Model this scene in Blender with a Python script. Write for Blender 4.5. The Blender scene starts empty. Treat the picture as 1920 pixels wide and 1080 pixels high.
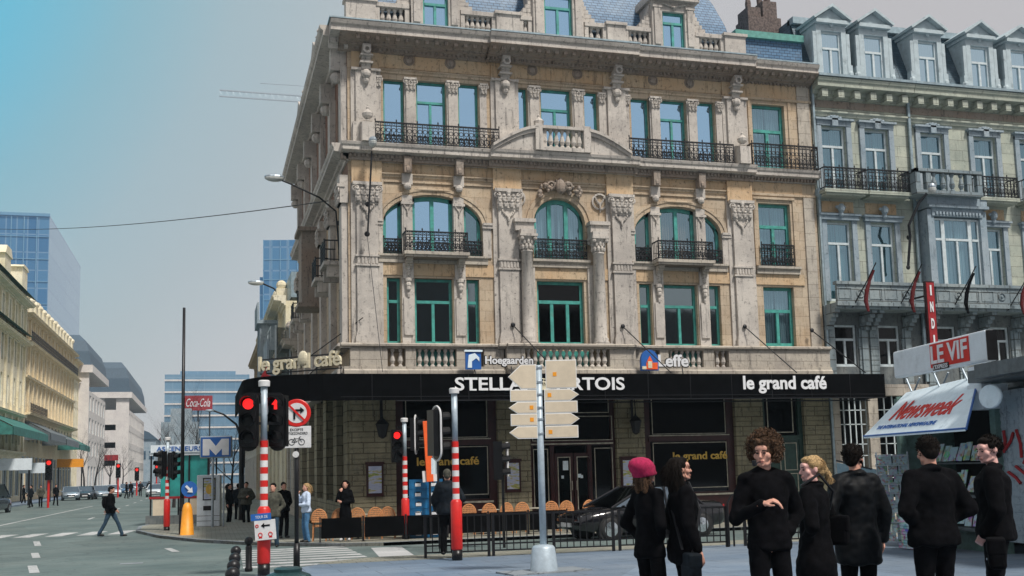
import bpy, math, random
from mathutils import Vector, Matrix, noise as mnoise
R = math.radians
random.seed(7)
SC = bpy.context.scene
COL = SC.collection

# ---------------------------------------------------------------- camera
CAMZ = 1.62
cam_d = bpy.data.cameras.new("camera")
cam = bpy.data.objects.new("camera", cam_d); COL.objects.link(cam)
SC.camera = cam
cam_d.sensor_width = 36.0
cam_d.lens = 37.5
cam_d.shift_y = 105.0 / 1920.0
cam_d.clip_start = 0.1; cam_d.clip_end = 3000
_p, _y, _r = R(6.7), R(16.0), R(-1.43)
_fw = Vector((math.sin(_y)*math.cos(_p), math.cos(_y)*math.cos(_p), math.sin(_p)))
_rt = Vector((math.cos(_y), -math.sin(_y), 0)); _up = _rt.cross(_fw)
_R = _rt*math.cos(_r) + _up*math.sin(_r); _U = -_rt*math.sin(_r) + _up*math.cos(_r)
_m = Matrix((_R, _U, -_fw)).transposed().to_4x4(); _m.translation = Vector((0, 0, CAMZ))
cam.matrix_world = _m

# ---------------------------------------------------------------- sky, sun, exposure
SUN_EL, SUN_AZ = 56.0, 156.0      # the brighter side of the cloud deck, behind the camera
W = bpy.data.worlds.new("World"); SC.world = W; W.use_nodes = True
nt = W.node_tree; nt.nodes.clear()
out = nt.nodes.new("ShaderNodeOutputWorld"); bg = nt.nodes.new("ShaderNodeBackground")
sky = nt.nodes.new("ShaderNodeTexSky"); sky.sky_type = 'NISHITA'; sky.sun_disc = False
sky.sun_elevation = R(SUN_EL); sky.sun_rotation = R(SUN_AZ); sky.air_density = 1.0; sky.dust_density = 3
tc = nt.nodes.new("ShaderNodeTexCoord")
dp = nt.nodes.new("ShaderNodeVectorMath"); dp.operation = 'DOT_PRODUCT'
dv = (_fw + _R*(-700-960)/2000 - _U*(-400-645)/2000).normalized()
dp.inputs[1].default_value = dv
nz = nt.nodes.new("ShaderNodeTexNoise"); nz.inputs['Scale'].default_value = 2.2; nz.inputs['Detail'].default_value = 4
ma = nt.nodes.new("ShaderNodeMath"); ma.operation = 'MULTIPLY_ADD'; ma.inputs[1].default_value = 0.012
rp = nt.nodes.new("ShaderNodeValToRGB"); cr = rp.color_ramp
cr.elements[0].position = 0.60; cr.elements[0].color = (4.95, 4.8, 4.85, 1)
cr.elements[1].position = 1.0; cr.elements[1].color = (.7, 5.0, 7.2, 1)
def _ce(p, c):
    e = cr.elements.new(p); e.color = c
for e_ in cr.elements: pass
_ce(0.84, (5.2, 5.3, 5.45, 1)); _ce(0.885, (4.2, 4.8, 5.0, 1)); _ce(0.918, (3.6, 4.7, 5.1, 1)); _ce(0.948, (2.5, 4.6, 5.4, 1)); _ce(0.972, (1.5, 4.8, 6.3, 1))
mx = nt.nodes.new("ShaderNodeMix"); mx.data_type = 'RGBA'; mx.inputs[0].default_value = 0.10
L = nt.links.new
L(tc.outputs['Generated'], dp.inputs[0]); L(tc.outputs['Generated'], nz.inputs['Vector'])
L(nz.outputs[0], ma.inputs[0]); L(dp.outputs['Value'], ma.inputs[2]); L(ma.outputs[0], rp.inputs[0])
L(rp.outputs[0], mx.inputs[6]); L(sky.outputs[0], mx.inputs[7]); L(mx.outputs[2], bg.inputs[0])
bg.inputs[1].default_value = 0.105; L(bg.outputs[0], out.inputs[0])
sun_d = bpy.data.lights.new("sun", 'SUN'); sun_d.energy = 3.6; sun_d.angle = R(8); sun_d.color = (1, .95, .88)
sun = bpy.data.objects.new("sun", sun_d); COL.objects.link(sun)
_az = R(SUN_AZ)
_sd = Vector((math.sin(_az)*math.cos(R(SUN_EL)), math.cos(_az)*math.cos(R(SUN_EL)), math.sin(R(SUN_EL))))
sun.rotation_euler = _sd.to_track_quat('Z', 'Y').to_euler()
SC.view_settings.view_transform = 'Standard'; SC.view_settings.look = 'None'
SC.view_settings.exposure = 0.1; SC.view_settings.gamma = 1.0

# ---------------------------------------------------------------- helpers
def gz(Y):
    if Y < 9: return 0.0
    if Y < 33: return -.42*(Y-9)/24
    return -.42
def ray(px, py): return _fw + _R*(px-960)/2000 - _U*(py-645)/2000
def at_depth(px, d, z=None):
    """ground position (x, y) that stands d metres in front of the camera in the direction px"""
    v = ray(px, 870)*d
    return v.x, v.y
class MB:
    def __init__(s, M=None): s.v = []; s.f = []; s.m = []; s.M = M or Matrix(); s.mi = 0; s.sm = []; s.smooth = False
    def add(s, vs, fs):
        b = len(s.v)
        for p in vs: s.v.append(s.M @ Vector(p))
        for f in fs: s.f.append([b+i for i in f]); s.m.append(s.mi); s.sm.append(s.smooth)
    def box(s, x0, x1, y0, y1, z0, z1):
        if x0 > x1: x0, x1 = x1, x0
        if y0 > y1: y0, y1 = y1, y0
        if z0 > z1: z0, z1 = z1, z0
        s.add([(x0,y0,z0),(x1,y0,z0),(x1,y1,z0),(x0,y1,z0),(x0,y0,z1),(x1,y0,z1),(x1,y1,z1),(x0,y1,z1)],
              [(0,3,2,1),(4,5,6,7),(0,1,5,4),(1,2,6,5),(2,3,7,6),(3,0,4,7)])
    def quad(s, a, b, c, d): s.add([a, b, c, d], [(0,1,2,3)])
    def prism(s, pts, y0, y1):
        """polygon of (x, z) pushed along y"""
        n = len(pts)
        s.add([(x, y0, z) for x, z in pts] + [(x, y1, z) for x, z in pts],
              [list(range(n)), list(range(2*n-1, n-1, -1))] + [(i, n+i, n+(i+1) % n, (i+1) % n) for i in range(n)])
    def flat(s, pts, z0, z1):
        n = len(pts)
        s.add([(x, y, z0) for x, y in pts] + [(x, y, z1) for x, y in pts],
              [list(range(n))[::-1], list(range(n, 2*n))] + [(i, (i+1) % n, n+(i+1) % n, n+i) for i in range(n)])
    def mold(s, x0, x1, y, prof):
        """moulding along x: prof = [(out, z)] closed against the wall at y (out is towards -y)"""
        n = len(prof)
        s.add([(x0, y-o, z) for o, z in prof] + [(x1, y-o, z) for o, z in prof],
              [list(range(n)), list(range(2*n-1, n-1, -1))] + [(i, n+i, n+(i+1) % n, (i+1) % n) for i in range(n)])
    def tube(s, p0, p1, r0, r1=None, n=10):
        r1 = r0 if r1 is None else r1
        p0 = Vector(p0); p1 = Vector(p1); d = (p1-p0)
        if d.length < 1e-6: return
        d.normalize(); a = d.orthogonal().normalized(); b = d.cross(a)
        vs = []
        for p, r in ((p0, r0), (p1, r1)):
            for i in range(n):
                t = 2*math.pi*i/n; vs.append(p + a*(r*math.cos(t)) + b*(r*math.sin(t)))
        s.add(vs, [list(range(n))[::-1], list(range(n, 2*n))] + [(i, (i+1) % n, n+(i+1) % n, n+i) for i in range(n)])
    def path(s, pts, r, n=6, close=False):
        pts = [Vector(p) for p in pts]
        k = len(pts); vs = []; fs = []
        prev = None
        for i, p in enumerate(pts):
            if close: d = pts[(i+1) % k]-pts[i-1]
            else: d = pts[min(i+1, k-1)]-pts[max(i-1, 0)]
            d.normalize()
            if prev is None: a = d.orthogonal().normalized()
            else:
                a = prev-d*prev.dot(d)
                a = a.normalized() if a.length > 1e-5 else d.orthogonal().normalized()
            prev = a; b = d.cross(a)
            rr = r[i] if isinstance(r, (list, tuple)) else r
            for j in range(n):
                t = 2*math.pi*j/n; vs.append(p + a*(rr*math.cos(t)) + b*(rr*math.sin(t)))
        for i in range(k if close else k-1):
            o = ((i+1) % k)*n
            for j in range(n): fs.append((i*n+j, i*n+(j+1) % n, o+(j+1) % n, o+j))
        if not close: fs += [list(range(n))[::-1], list(range((k-1)*n, k*n))]
        s.add(vs, fs)
    def ring(s, c, r, w, axis='y', n=12, m=4, sx=1, sz=1):
        pts = []
        for i in range(n):
            t = 2*math.pi*i/n
            if axis == 'y': pts.append((c[0]+r*sx*math.cos(t), c[1], c[2]+r*sz*math.sin(t)))
            elif axis == 'z': pts.append((c[0]+r*math.cos(t), c[1]+r*math.sin(t), c[2]))
            else: pts.append((c[0], c[1]+r*math.cos(t), c[2]+r*sz*math.sin(t)))
        s.path(pts, w, m, True)
    def lathe(s, prof, c=(0, 0, 0), n=14, sx=1, sy=1):
        vs = []
        for r, z in prof:
            for i in range(n):
                t = 2*math.pi*i/n; vs.append((c[0]+r*sx*math.cos(t), c[1]+r*sy*math.sin(t), c[2]+z))
        k = len(prof); fs = [list(range(n))[::-1], list(range((k-1)*n, k*n))]
        for i in range(k-1):
            for j in range(n): fs.append((i*n+j, i*n+(j+1) % n, (i+1)*n+(j+1) % n, (i+1)*n+j))
        s.add(vs, fs)
    def ell(s, c, r, n=10, m=6, rot=None):
        if not isinstance(r, (tuple, list)): r = (r, r, r)
        c = Vector(c); vs = []
        for i in range(m+1):
            ph = math.pi*i/m
            for j in range(n):
                t = 2*math.pi*j/n
                p = Vector((r[0]*math.sin(ph)*math.cos(t), r[1]*math.sin(ph)*math.sin(t), -r[2]*math.cos(ph)))
                if rot is not None: p = rot @ p
                vs.append(c+p)
        fs = []
        for i in range(m):
            for j in range(n): fs.append((i*n+j, i*n+(j+1) % n, (i+1)*n+(j+1) % n, (i+1)*n+j))
        s.add(vs, fs)
    def cap(s, p0, p1, r0, r1=None, n=12):
        r1 = r0 if r1 is None else r1
        p0 = Vector(p0); p1 = Vector(p1); d = p1-p0
        if d.length < 1e-5: s.ell(p0, max(r0, r1)); return
        d.normalize(); a = d.orthogonal().normalized(); b = d.cross(a)
        rows = []
        for k in (-90, -60, -30, 0): rows.append((p0 + d*(r0*math.sin(R(k))), max(r0*math.cos(R(k)), 1e-4)))
        for k in (0, 30, 60, 90): rows.append((p1 + d*(r1*math.sin(R(k))), max(r1*math.cos(R(k)), 1e-4)))
        vs = []
        for p, r in rows:
            for i in range(n):
                t = 2*math.pi*i/n; vs.append(p + a*(r*math.cos(t)) + b*(r*math.sin(t)))
        fs = [list(range(n))[::-1], list(range(7*n, 8*n))]
        for i in range(7):
            for j in range(n): fs.append((i*n+j, i*n+(j+1) % n, (i+1)*n+(j+1) % n, (i+1)*n+j))
        s.add(vs, fs)
    def holes(s, x0, x1, z0, z1, hs, y, depth):
        """wall face at y with rectangular openings and their reveals"""
        xs = sorted(set([x0, x1] + [h[i] for h in hs for i in (0, 1)])); zs = sorted(set([z0, z1] + [h[i] for h in hs for i in (2, 3)]))
        for i in range(len(xs)-1):
            for j in range(len(zs)-1):
                cx = (xs[i]+xs[i+1])/2; cz = (zs[j]+zs[j+1])/2
                if any(h[0] < cx < h[1] and h[2] < cz < h[3] for h in hs): continue
                s.quad((xs[i], y, zs[j]), (xs[i+1], y, zs[j]), (xs[i+1], y, zs[j+1]), (xs[i], y, zs[j+1]))
        for a, b, c, d in hs:
            s.quad((a, y, c), (a, y+depth, c), (a, y+depth, d), (a, y, d)); s.quad((b, y, c), (b, y, d), (b, y+depth, d), (b, y+depth, c))
            s.quad((a, y, d), (a, y+depth, d), (b, y+depth, d), (b, y, d)); s.quad((a, y, c), (b, y, c), (b, y+depth, c), (a, y+depth, c))
    def mesh(s, name, mats, off=Vector((0, 0, 0))):
        me = bpy.data.meshes.new(name)
        me.from_pydata([v-off for v in s.v], [], s.f)
        for m in (mats if isinstance(mats, (list, tuple)) else [mats]): me.materials.append(m)
        me.polygons.foreach_set('material_index', s.m); me.polygons.foreach_set('use_smooth', s.sm)
        me.update()
        return me
    def build(s, name, mat, parent=None, world=True, recalc=True, bevel=0):
        off = Vector((0, 0, 0))
        if parent is not None and world:
            p = parent
            while p.parent: p = p.parent
            off = p.location
        me = s.mesh(name, mat, off)
        o = bpy.data.objects.new(name, me); COL.objects.link(o)
        if parent is not None: o.parent = parent
        if bevel:
            b = o.modifiers.new('b', 'BEVEL'); b.width = bevel; b.segments = 2; b.limit_method = 'ANGLE'
        if recalc and len(s.f) < 60000: fixn(me)
        return o
import bmesh
def fixn(me):
    bm = bmesh.new(); bm.from_mesh(me); bmesh.ops.recalc_face_normals(bm, faces=bm.faces); bm.to_mesh(me); bm.free()
def thing(name, label, cat, loc=(0, 0, 0), rz=0, group=None):
    o = bpy.data.objects.new(name, None); COL.objects.link(o)
    o.location = loc; o.rotation_euler = (0, 0, rz); o.empty_display_size = .2
    o['label'] = label; o['category'] = cat
    if group: o['group'] = group
    return o
def tag(o, label, cat, group=None):
    o['label'] = label; o['category'] = cat
    if group: o['group'] = group
    return o
def struct(o, kind='structure'):
    o['kind'] = kind; return o
def copy_tree(o, parent=None):
    c = o.copy(); COL.objects.link(c); c.parent = parent
    for ch in [k for k in o.children]: copy_tree(ch, c)
    return c
def inst(me, name, parent, loc=(0, 0, 0), rz=0):
    o = bpy.data.objects.new(name, me); COL.objects.link(o); o.parent = parent; o.location = loc; o.rotation_euler = (0, 0, rz); return o
def txt(s, w, h, M, mat, parent, name='lettering', bold=0.0, shear=0.0, depth=.01, world=True, spacing=1.0):
    """a line of lettering fitted into w x h; local x = reading direction, local z = up, faces local -y"""
    cu = bpy.data.curves.new('t', 'FONT'); cu.body = s; cu.size = 1; cu.offset = bold; cu.shear = shear; cu.extrude = .02
    cu.space_character = spacing; cu.resolution_u = 4
    ob = bpy.data.objects.new('t', cu); COL.objects.link(ob)
    dg = bpy.context.evaluated_depsgraph_get()
    me = bpy.data.meshes.new_from_object(ob.evaluated_get(dg))
    bpy.data.objects.remove(ob); bpy.data.curves.remove(cu)
    xs = [v.co.x for v in me.vertices]; ys = [v.co.y for v in me.vertices]
    x0, x1, y0, y1 = min(xs), max(xs), min(ys), max(ys)
    mb = MB(M)
    vs = [((v.co.x-x0)/(x1-x0)*w, -v.co.z/.02*depth, (v.co.y-y0)/(y1-y0)*h) for v in me.vertices]
    mb.add(vs, [list(p.vertices) for p in me.polygons])
    bpy.data.meshes.remove(me)
    return mb.build(name, mat, parent, world, recalc=False)
T = Matrix.Translation
def RZ(a): return Matrix.Rotation(a, 4, 'Z')

# ---------------------------------------------------------------- materials
MAT = {}
def newmat(n):
    m = bpy.data.materials.new(n); m.use_nodes = True; MAT[n] = m
    return m, m.node_tree, m.node_tree.nodes['Principled BSDF']
def N(t, kind, **kw):
    n = t.nodes.new(kind)
    for k, v in kw.items():
        if k.startswith('i_'): n.inputs[k[2:].replace('_', ' ')].default_value = v
        else: setattr(n, k, v)
    return n
def ramp(t, fac, stops):
    r = N(t, "ShaderNodeValToRGB"); e = r.color_ramp.elements
    e[0].position, e[0].color = stops[0][0], (*stops[0][1], 1); e[1].position, e[1].color = stops[-1][0], (*stops[-1][1], 1)
    for p, c in stops[1:-1]:
        q = e.new(p); q.color = (*c, 1)
    t.links.new(fac, r.inputs[0]); return r.outputs[0]
def mixc(t, a, b, fac, mode='MIX'):
    m = N(t, "ShaderNodeMix", data_type='RGBA', blend_type=mode)
    for i, v in ((6, a), (7, b)):
        if isinstance(v, tuple): m.inputs[i].default_value = (*v, 1)
        else: t.links.new(v, m.inputs[i])
    if isinstance(fac, float): m.inputs[0].default_value = fac
    else: t.links.new(fac, m.inputs[0])
    return m.outputs[2]
def tex(t, scale=(1, 1, 1), coord='Object'):
    c = N(t, "ShaderNodeTexCoord"); m = N(t, "ShaderNodeMapping"); m.inputs['Scale'].default_value = scale
    t.links.new(c.outputs[coord], m.inputs[0]); return m.outputs[0]
def nse(t, vec, scale, detail=5, rough=.6):
    n = N(t, "ShaderNodeTexNoise"); n.inputs['Scale'].default_value = scale; n.inputs['Detail'].default_value = detail; n.inputs['Roughness'].default_value = rough
    t.links.new(vec, n.inputs['Vector']); return n.outputs[0]
def uvz(t):
    """(x + y, z) so that a pattern runs along either facade"""
    c = N(t, "ShaderNodeTexCoord"); s = N(t, "ShaderNodeSeparateXYZ"); t.links.new(c.outputs['Object'], s.inputs[0])
    a = N(t, "ShaderNodeMath", operation='ADD'); t.links.new(s.outputs[0], a.inputs[0]); t.links.new(s.outputs[1], a.inputs[1])
    k = N(t, "ShaderNodeCombineXYZ"); t.links.new(a.outputs[0], k.inputs[0]); t.links.new(s.outputs[2], k.inputs[1]); return k.outputs[0]
def bumpn(t, h, p, strength=.3, dist=.02):
    b = N(t, "ShaderNodeBump"); b.inputs['Strength'].default_value = strength; b.inputs['Distance'].default_value = dist
    t.links.new(h, b.inputs['Height']); t.links.new(b.outputs[0], p.inputs['Normal'])
def stone(n, ca, cb, dark, bw=.9, bh=.36, mortar=.008, joints=True, grime=.6):
    m, t, p = newmat(n)
    v = tex(t)
    big = nse(t, v, .7, 6, .65)
    c = ramp(t, big, [(.36, ca), (.62, cb)])
    sp = nse(t, v, 9, 6, .7)
    c = mixc(t, c, dark, ramp(t, sp, [(.56, (0, 0, 0)), (.72, (grime,)*3)]))
    st = nse(t, tex(t, (5, 5, .55)), 1.6, 6, .75)
    c = mixc(t, c, dark, ramp(t, st, [(.54, (0, 0, 0)), (.74, (grime*1.1,)*3)]))
    md = nse(t, v, 2.3, 7, .7)
    c = mixc(t, c, tuple(min(1, q*1.25) for q in cb), ramp(t, md, [(.55, (0, 0, 0)), (.7, (.5,)*3)]))
    h = nse(t, v, 18, 5, .7)
    if joints:
        br = N(t, "ShaderNodeTexBrick"); br.inputs['Scale'].default_value = 1; br.inputs['Brick Width'].default_value = bw; br.inputs['Row Height'].default_value = bh
        br.inputs['Mortar Size'].default_value = mortar; br.inputs['Mortar Smooth'].default_value = .1
        br.inputs['Color1'].default_value = (1, 1, 1, 1); br.inputs['Color2'].default_value = (.8, .8, .82, 1); br.inputs['Mortar'].default_value = (.25, .22, .2, 1)
        t.links.new(uvz(t), br.inputs['Vector'])
        c = mixc(t, c, br.outputs[0], .8, 'MULTIPLY')
    t.links.new(c, p.inputs['Base Color']); p.inputs['Roughness'].default_value = .9
    bumpn(t, h, p, .5, .02)
    return m
def plain(n, c, rough=.5, metal=0, var=.15, scale=6, coat=0, spec=None, dirt=None):
    m, t, p = newmat(n)
    v = tex(t); q = nse(t, v, scale, 5, .65)
    c2 = tuple(x*(1-var) for x in c); c3 = tuple(min(1, x*(1+var)) for x in c)
    col = ramp(t, q, [(.35, c2), (.65, c3)])
    if dirt:
        col = mixc(t, col, dirt, ramp(t, nse(t, v, scale*.6, 7, .75), [(.55, (0, 0, 0)), (.7, (.7,)*3)]))
    t.links.new(col, p.inputs['Base Color'])
    p.inputs['Roughness'].default_value = rough; p.inputs['Metallic'].default_value = metal
    if coat: p.inputs['Coat Weight'].default_value = coat
    if spec is not None: p.inputs['Specular IOR Level'].default_value = spec
    return m
def emis(n, c, s):
    m, t, p = newmat(n); p.inputs['Base Color'].default_value = (*c, 1); p.inputs['Emission Color'].default_value = (*c, 1); p.inputs['Emission Strength'].default_value = s
    return m
def glass(n, tint, refl, rough=.02, clear=.5):
    """window pane: part mirror, part clear, with slight waviness"""
    m, t, p = newmat(n); t.nodes.remove(p); o = t.nodes['Material Output']
    g = N(t, "ShaderNodeBsdfGlossy"); g.inputs['Roughness'].default_value = rough; g.inputs['Color'].default_value = (*tint, 1)
    tr = N(t, "ShaderNodeBsdfTransparent"); tr.inputs[0].default_value = (clear, clear*1.03, clear*1.02, 1)
    mx = N(t, "ShaderNodeMixShader"); mx.inputs[0].default_value = refl
    t.links.new(tr.outputs[0], mx.inputs[1]); t.links.new(g.outputs[0], mx.inputs[2]); t.links.new(mx.outputs[0], o.inputs[0])
    b = N(t, "ShaderNodeBump"); b.inputs['Strength'].default_value = .06; b.inputs['Distance'].default_value = .02
    t.links.new(nse(t, tex(t), 1.4, 2), b.inputs['Height']); t.links.new(b.outputs[0], g.inputs['Normal'])
    return m

stone('stone_pale', (.40, .36, .31), (.53, .48, .40), (.07, .06, .055), joints=True, bw=1.4, bh=.46, grime=.75)
stone('stone_trim', (.42, .385, .35), (.58, .535, .48), (.05, .048, .05), joints=False, grime=.9)
stone('stone_ochre', (.49, .365, .24), (.56, .465, .345), (.09, .06, .04), bw=.8, bh=.34, mortar=.005, grime=.8)
stone('stone_brown', (.56, .38, .22), (.54, .42, .28), (.06, .04, .03), joints=False, grime=.95)
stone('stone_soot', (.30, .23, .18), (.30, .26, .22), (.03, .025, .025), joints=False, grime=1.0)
stone('stone_redbrown', (.20, .10, .07), (.26, .17, .12), (.02, .015, .015), joints=False, grime=.9)
stone('ashlar', (.20, .185, .12), (.33, .30, .20), (.05, .05, .045), bw=.7, bh=.33, mortar=.018, grime=.9)
stone('row_wall', (.36, .40, .34), (.50, .52, .43), (.10, .12, .12), bw=1.2, bh=.4, grime=.55)
stone('row_blue', (.24, .31, .36), (.34, .40, .44), (.05, .06, .07), joints=False, grime=.8)
stone('row_dark', (.10, .12, .13), (.20, .21, .20), (.02, .02, .02), joints=False, grime=.9)
stone('row_grey', (.20, .26, .29), (.30, .35, .36), (.04, .04, .04), bw=.9, bh=.4, mortar=.02, grime=.8)
stone('boulevard_cream', (.70, .62, .42), (.80, .74, .58), (.18, .14, .09), joints=False, grime=.8)
stone('boulevard_gold', (.66, .54, .34), (.72, .62, .44), (.16, .11, .06), joints=False, grime=.9)
stone('boulevard_grey', (.60, .56, .54), (.70, .66, .62), (.2, .18, .18), joints=False, grime=.3)
def tiles(n, a, b, s=1.0):
    m, t, p = newmat(n)
    br = N(t, "ShaderNodeTexBrick"); br.inputs['Scale'].default_value = s; br.inputs['Brick Width'].default_value = .22; br.inputs['Row Height'].default_value = .11
    br.inputs['Mortar Size'].default_value = .008; br.inputs['Color1'].default_value = (*a, 1); br.inputs['Color2'].default_value = (*b, 1); br.inputs['Mortar'].default_value = (.02, .03, .05, 1)
    t.links.new(uvz(t), br.inputs['Vector'])
    c = mixc(t, br.outputs[0], (.25, .30, .34), ramp(t, nse(t, tex(t), 1.5, 6), [(.5, (0, 0, 0)), (.75, (.35,)*3)]))
    t.links.new(c, p.inputs['Base Color']); p.inputs['Roughness'].default_value = .55
    bumpn(t, br.outputs['Fac'], p, .6, .02)
tiles('slate', (.07, .16, .28), (.11, .22, .36))
tiles('slate_dark', (.045, .09, .12), (.07, .13, .17))
plain('far_slate', (.06, .10, .14), .6)
plain('zinc', (.28, .36, .40), .45, .3, .2)
plain('zinc_green', (.10, .30, .26), .6, 0, .2)
plain('frame_green', (.06, .31, .27), .45, 0, .25, 5, dirt=(.12, .22, .18))
plain('frame_white', (.55, .62, .64), .5, 0, .12, 5, dirt=(.25, .28, .3))
plain('iron', (.012, .013, .016), .5, .3, .3)
plain('black_cloth', (.003, .003, .0035), .95, 0, .4, 3, spec=.04)
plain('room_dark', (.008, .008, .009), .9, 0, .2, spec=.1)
plain('redwood', (.035, .006, .006), .35, 0, .3)
plain('gilt_line', (.42, .40, .33), .6, 0, .3)
plain('gold', (.65, .42, .08), .4, .3, .2)
plain('letter_white', (.75, .76, .78), .5, 0, .05)
plain('letter_cream', (.72, .66, .48), .5, 0, .15, 8)
plain('paint_red', (.62, .018, .014), .4, 0, .1)
plain('paint_white', (.68, .68, .68), .5, 0, .1, dirt=(.4, .38, .36))
plain('paint_blue', (.02, .12, .42), .4, 0, .1)
plain('paint_black', (.006, .006, .007), .35, .2, .3)
plain('pole_black', (.012, .012, .014), .4, .3, .3)
plain('galvanised', (.36, .42, .47), .4, .5, .18, 12)
plain('pole_pale', (.42, .50, .56), .45, .2, .12, 10)
plain('sign_cream', (.66, .56, .42), .5, 0, .06)
plain('sign_edge', (.8, .8, .78), .5, 0, .05)
plain('orange', (.85, .33, .02), .5, 0, .08)
plain('orange_red', (.85, .12, .02), .5, 0, .1)
plain('crate_blue', (.01, .13, .30), .45, 0, .2)
plain('wicker', (.60, .27, .11), .6, 0, .35, 40)
plain('rubber', (.01, .01, .011), .7)
plain('car_black', (.004, .004, .006), .2, .1, .1, coat=.6)
plain('car_silver', (.38, .45, .52), .25, .5, .08, coat=.5)
plain('car_blue', (.10, .20, .34), .25, .4, .08, coat=.5)
plain('car_white', (.60, .66, .70), .25, 0, .06, coat=.5)
plain('car_dark', (.02, .035, .05), .2, .2, .1, coat=.5)
plain('chrome', (.55, .6, .65), .2, .9, .05)
plain('kiosk_white', (.70, .77, .82), .5, 0, .06, 4, dirt=(.52, .58, .62))
plain('dormer_paint', (.42, .50, .53), .6, 0, .12, 4, dirt=(.14, .18, .2))
plain('kiosk_green', (.12, .20, .18), .5, 0, .25, 6, dirt=(.05, .07, .06))
plain('kiosk_grey', (.10, .12, .13), .5, 0, .25)
plain('canvas_blue', (.74, .86, .93), .8, 0, .06, 4, dirt=(.38, .48, .55))
plain('panel_blue', (.20, .31, .36), .6, 0, .15, 4)
plain('awning_green', (.03, .16, .14), .7, 0, .3, 2)
plain('teal_panel', (.03, .30, .28), .35, 0, .25, 2)
plain('tail_red', (.45, .01, .01), .3)
plain('lamp_lens', (.5, .52, .5), .2, 0, .05)
plain('brick_chimney', (.13, .10, .09), .9, 0, .5, 12, dirt=(.02, .02, .03))
plain('skin', (.58, .30, .22), .5, 0, .10, 14)
plain('skin_pink', (.74, .42, .37), .5, 0, .08, 14)
plain('lips', (.42, .17, .14), .5); plain('eye_dark', (.015, .01, .01), .3); plain('brow', (.04, .022, .015), .8)
plain('hair_dark', (.007, .005, .004), .8, 0, .5, 60, spec=.12)
plain('hair_brown', (.075, .042, .024), .75, 0, .8, 60, spec=.2)
plain('hair_blond', (.36, .24, .115), .7, 0, .6, 70, spec=.2)
plain('beanie_pink', (.36, .012, .07), .95, 0, .25, 30)
plain('coat_black', (.0035, .0035, .0045), .95, 0, .5, 20, spec=.08)
plain('coat_navy', (.005, .009, .014), .75, 0, .5, 20, spec=.2)
plain('coat_leather', (.003, .004, .0055), .6, 0, .5, 20, spec=.15)
plain('coat_khaki', (.06, .06, .045), .9, 0, .4, 14)
plain('fleece_white', (.52, .62, .78), .9, 0, .08, 14)
plain('jeans', (.06, .17, .32), .9, 0, .3, 12)
plain('jeans_dark', (.02, .05, .085), .9, 0, .3, 12)
plain('shoe', (.01, .01, .01), .5); plain('shoe_white', (.6, .6, .62), .5)
plain('flag_red', (.12, .008, .01), .9)
plain('bag_beige', (.45, .42, .30), .8); plain('scarf_red', (.30, .015, .02), .9)
plain('bark', (.025, .02, .02), .9, 0, .4, 20)
emis('red_lamp', (1.0, .02, .02), 1.1)
emis('red_lamp_far', (1.0, .03, .02), 1.0)
glass('pane_sky', (.46, .72, .96), .92, .03, .4)
glass('pane_mid', (.55, .72, .85), .62, .03, .55)
glass('pane_dark', (.55, .68, .72), .42, .04, .35)
glass('pane_row', (.50, .75, .88), .42, .04, .8)
glass('pane_white', (.65, .85, .95), .82, .05, .8)
glass('pane_shop', (.5, .5, .5), .05, .05, .3)
glass('car_glass', (.5, .62, .72), .45, .04, .25)
def curtain(n, a, b):
    m, t, p = newmat(n)
    w = N(t, "ShaderNodeTexWave"); w.inputs['Scale'].default_value = 4; w.inputs['Distortion'].default_value = 5; w.inputs['Detail'].default_value = 3
    t.links.new(tex(t, (1, 1, .12)), w.inputs[0])
    t.links.new(ramp(t, w.outputs[1], [(.2, a), (.8, b)]), p.inputs['Base Color']); p.inputs['Roughness'].default_value = .95
curtain('curtain_blue', (.10, .22, .28), (.34, .50, .58)); curtain('curtain_brown', (.12, .07, .04), (.36, .24, .15)); curtain('curtain_teal', (.04, .15, .19), (.18, .36, .42))
def tower(n, a, b, line, bw=1.4, bh=3.4):
    m, t, p = newmat(n)
    br = N(t, "ShaderNodeTexBrick"); br.inputs['Scale'].default_value = 1; br.inputs['Brick Width'].default_value = bw; br.inputs['Row Height'].default_value = bh; br.offset = 0
    br.inputs['Mortar Size'].default_value = .14; br.inputs['Color1'].default_value = (*a, 1); br.inputs['Color2'].default_value = (*b, 1); br.inputs['Mortar'].default_value = (*line, 1)
    t.links.new(uvz(t), br.inputs['Vector'])
    t.links.new(br.outputs[0], p.inputs['Base Color']); p.inputs['Roughness'].default_value = .15; p.inputs['Metallic'].default_value = .55
tower('tower_glass', (.08, .22, .42), (.14, .32, .52), (.24, .40, .58), 2.2, 4)
tower('tower_glass_pale', (.22, .42, .60), (.27, .47, .64), (.15, .32, .52), 30, 4)
tower('tower_far', (.20, .36, .50), (.24, .40, .54), (.3, .45, .58), 3, 3.5)
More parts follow.
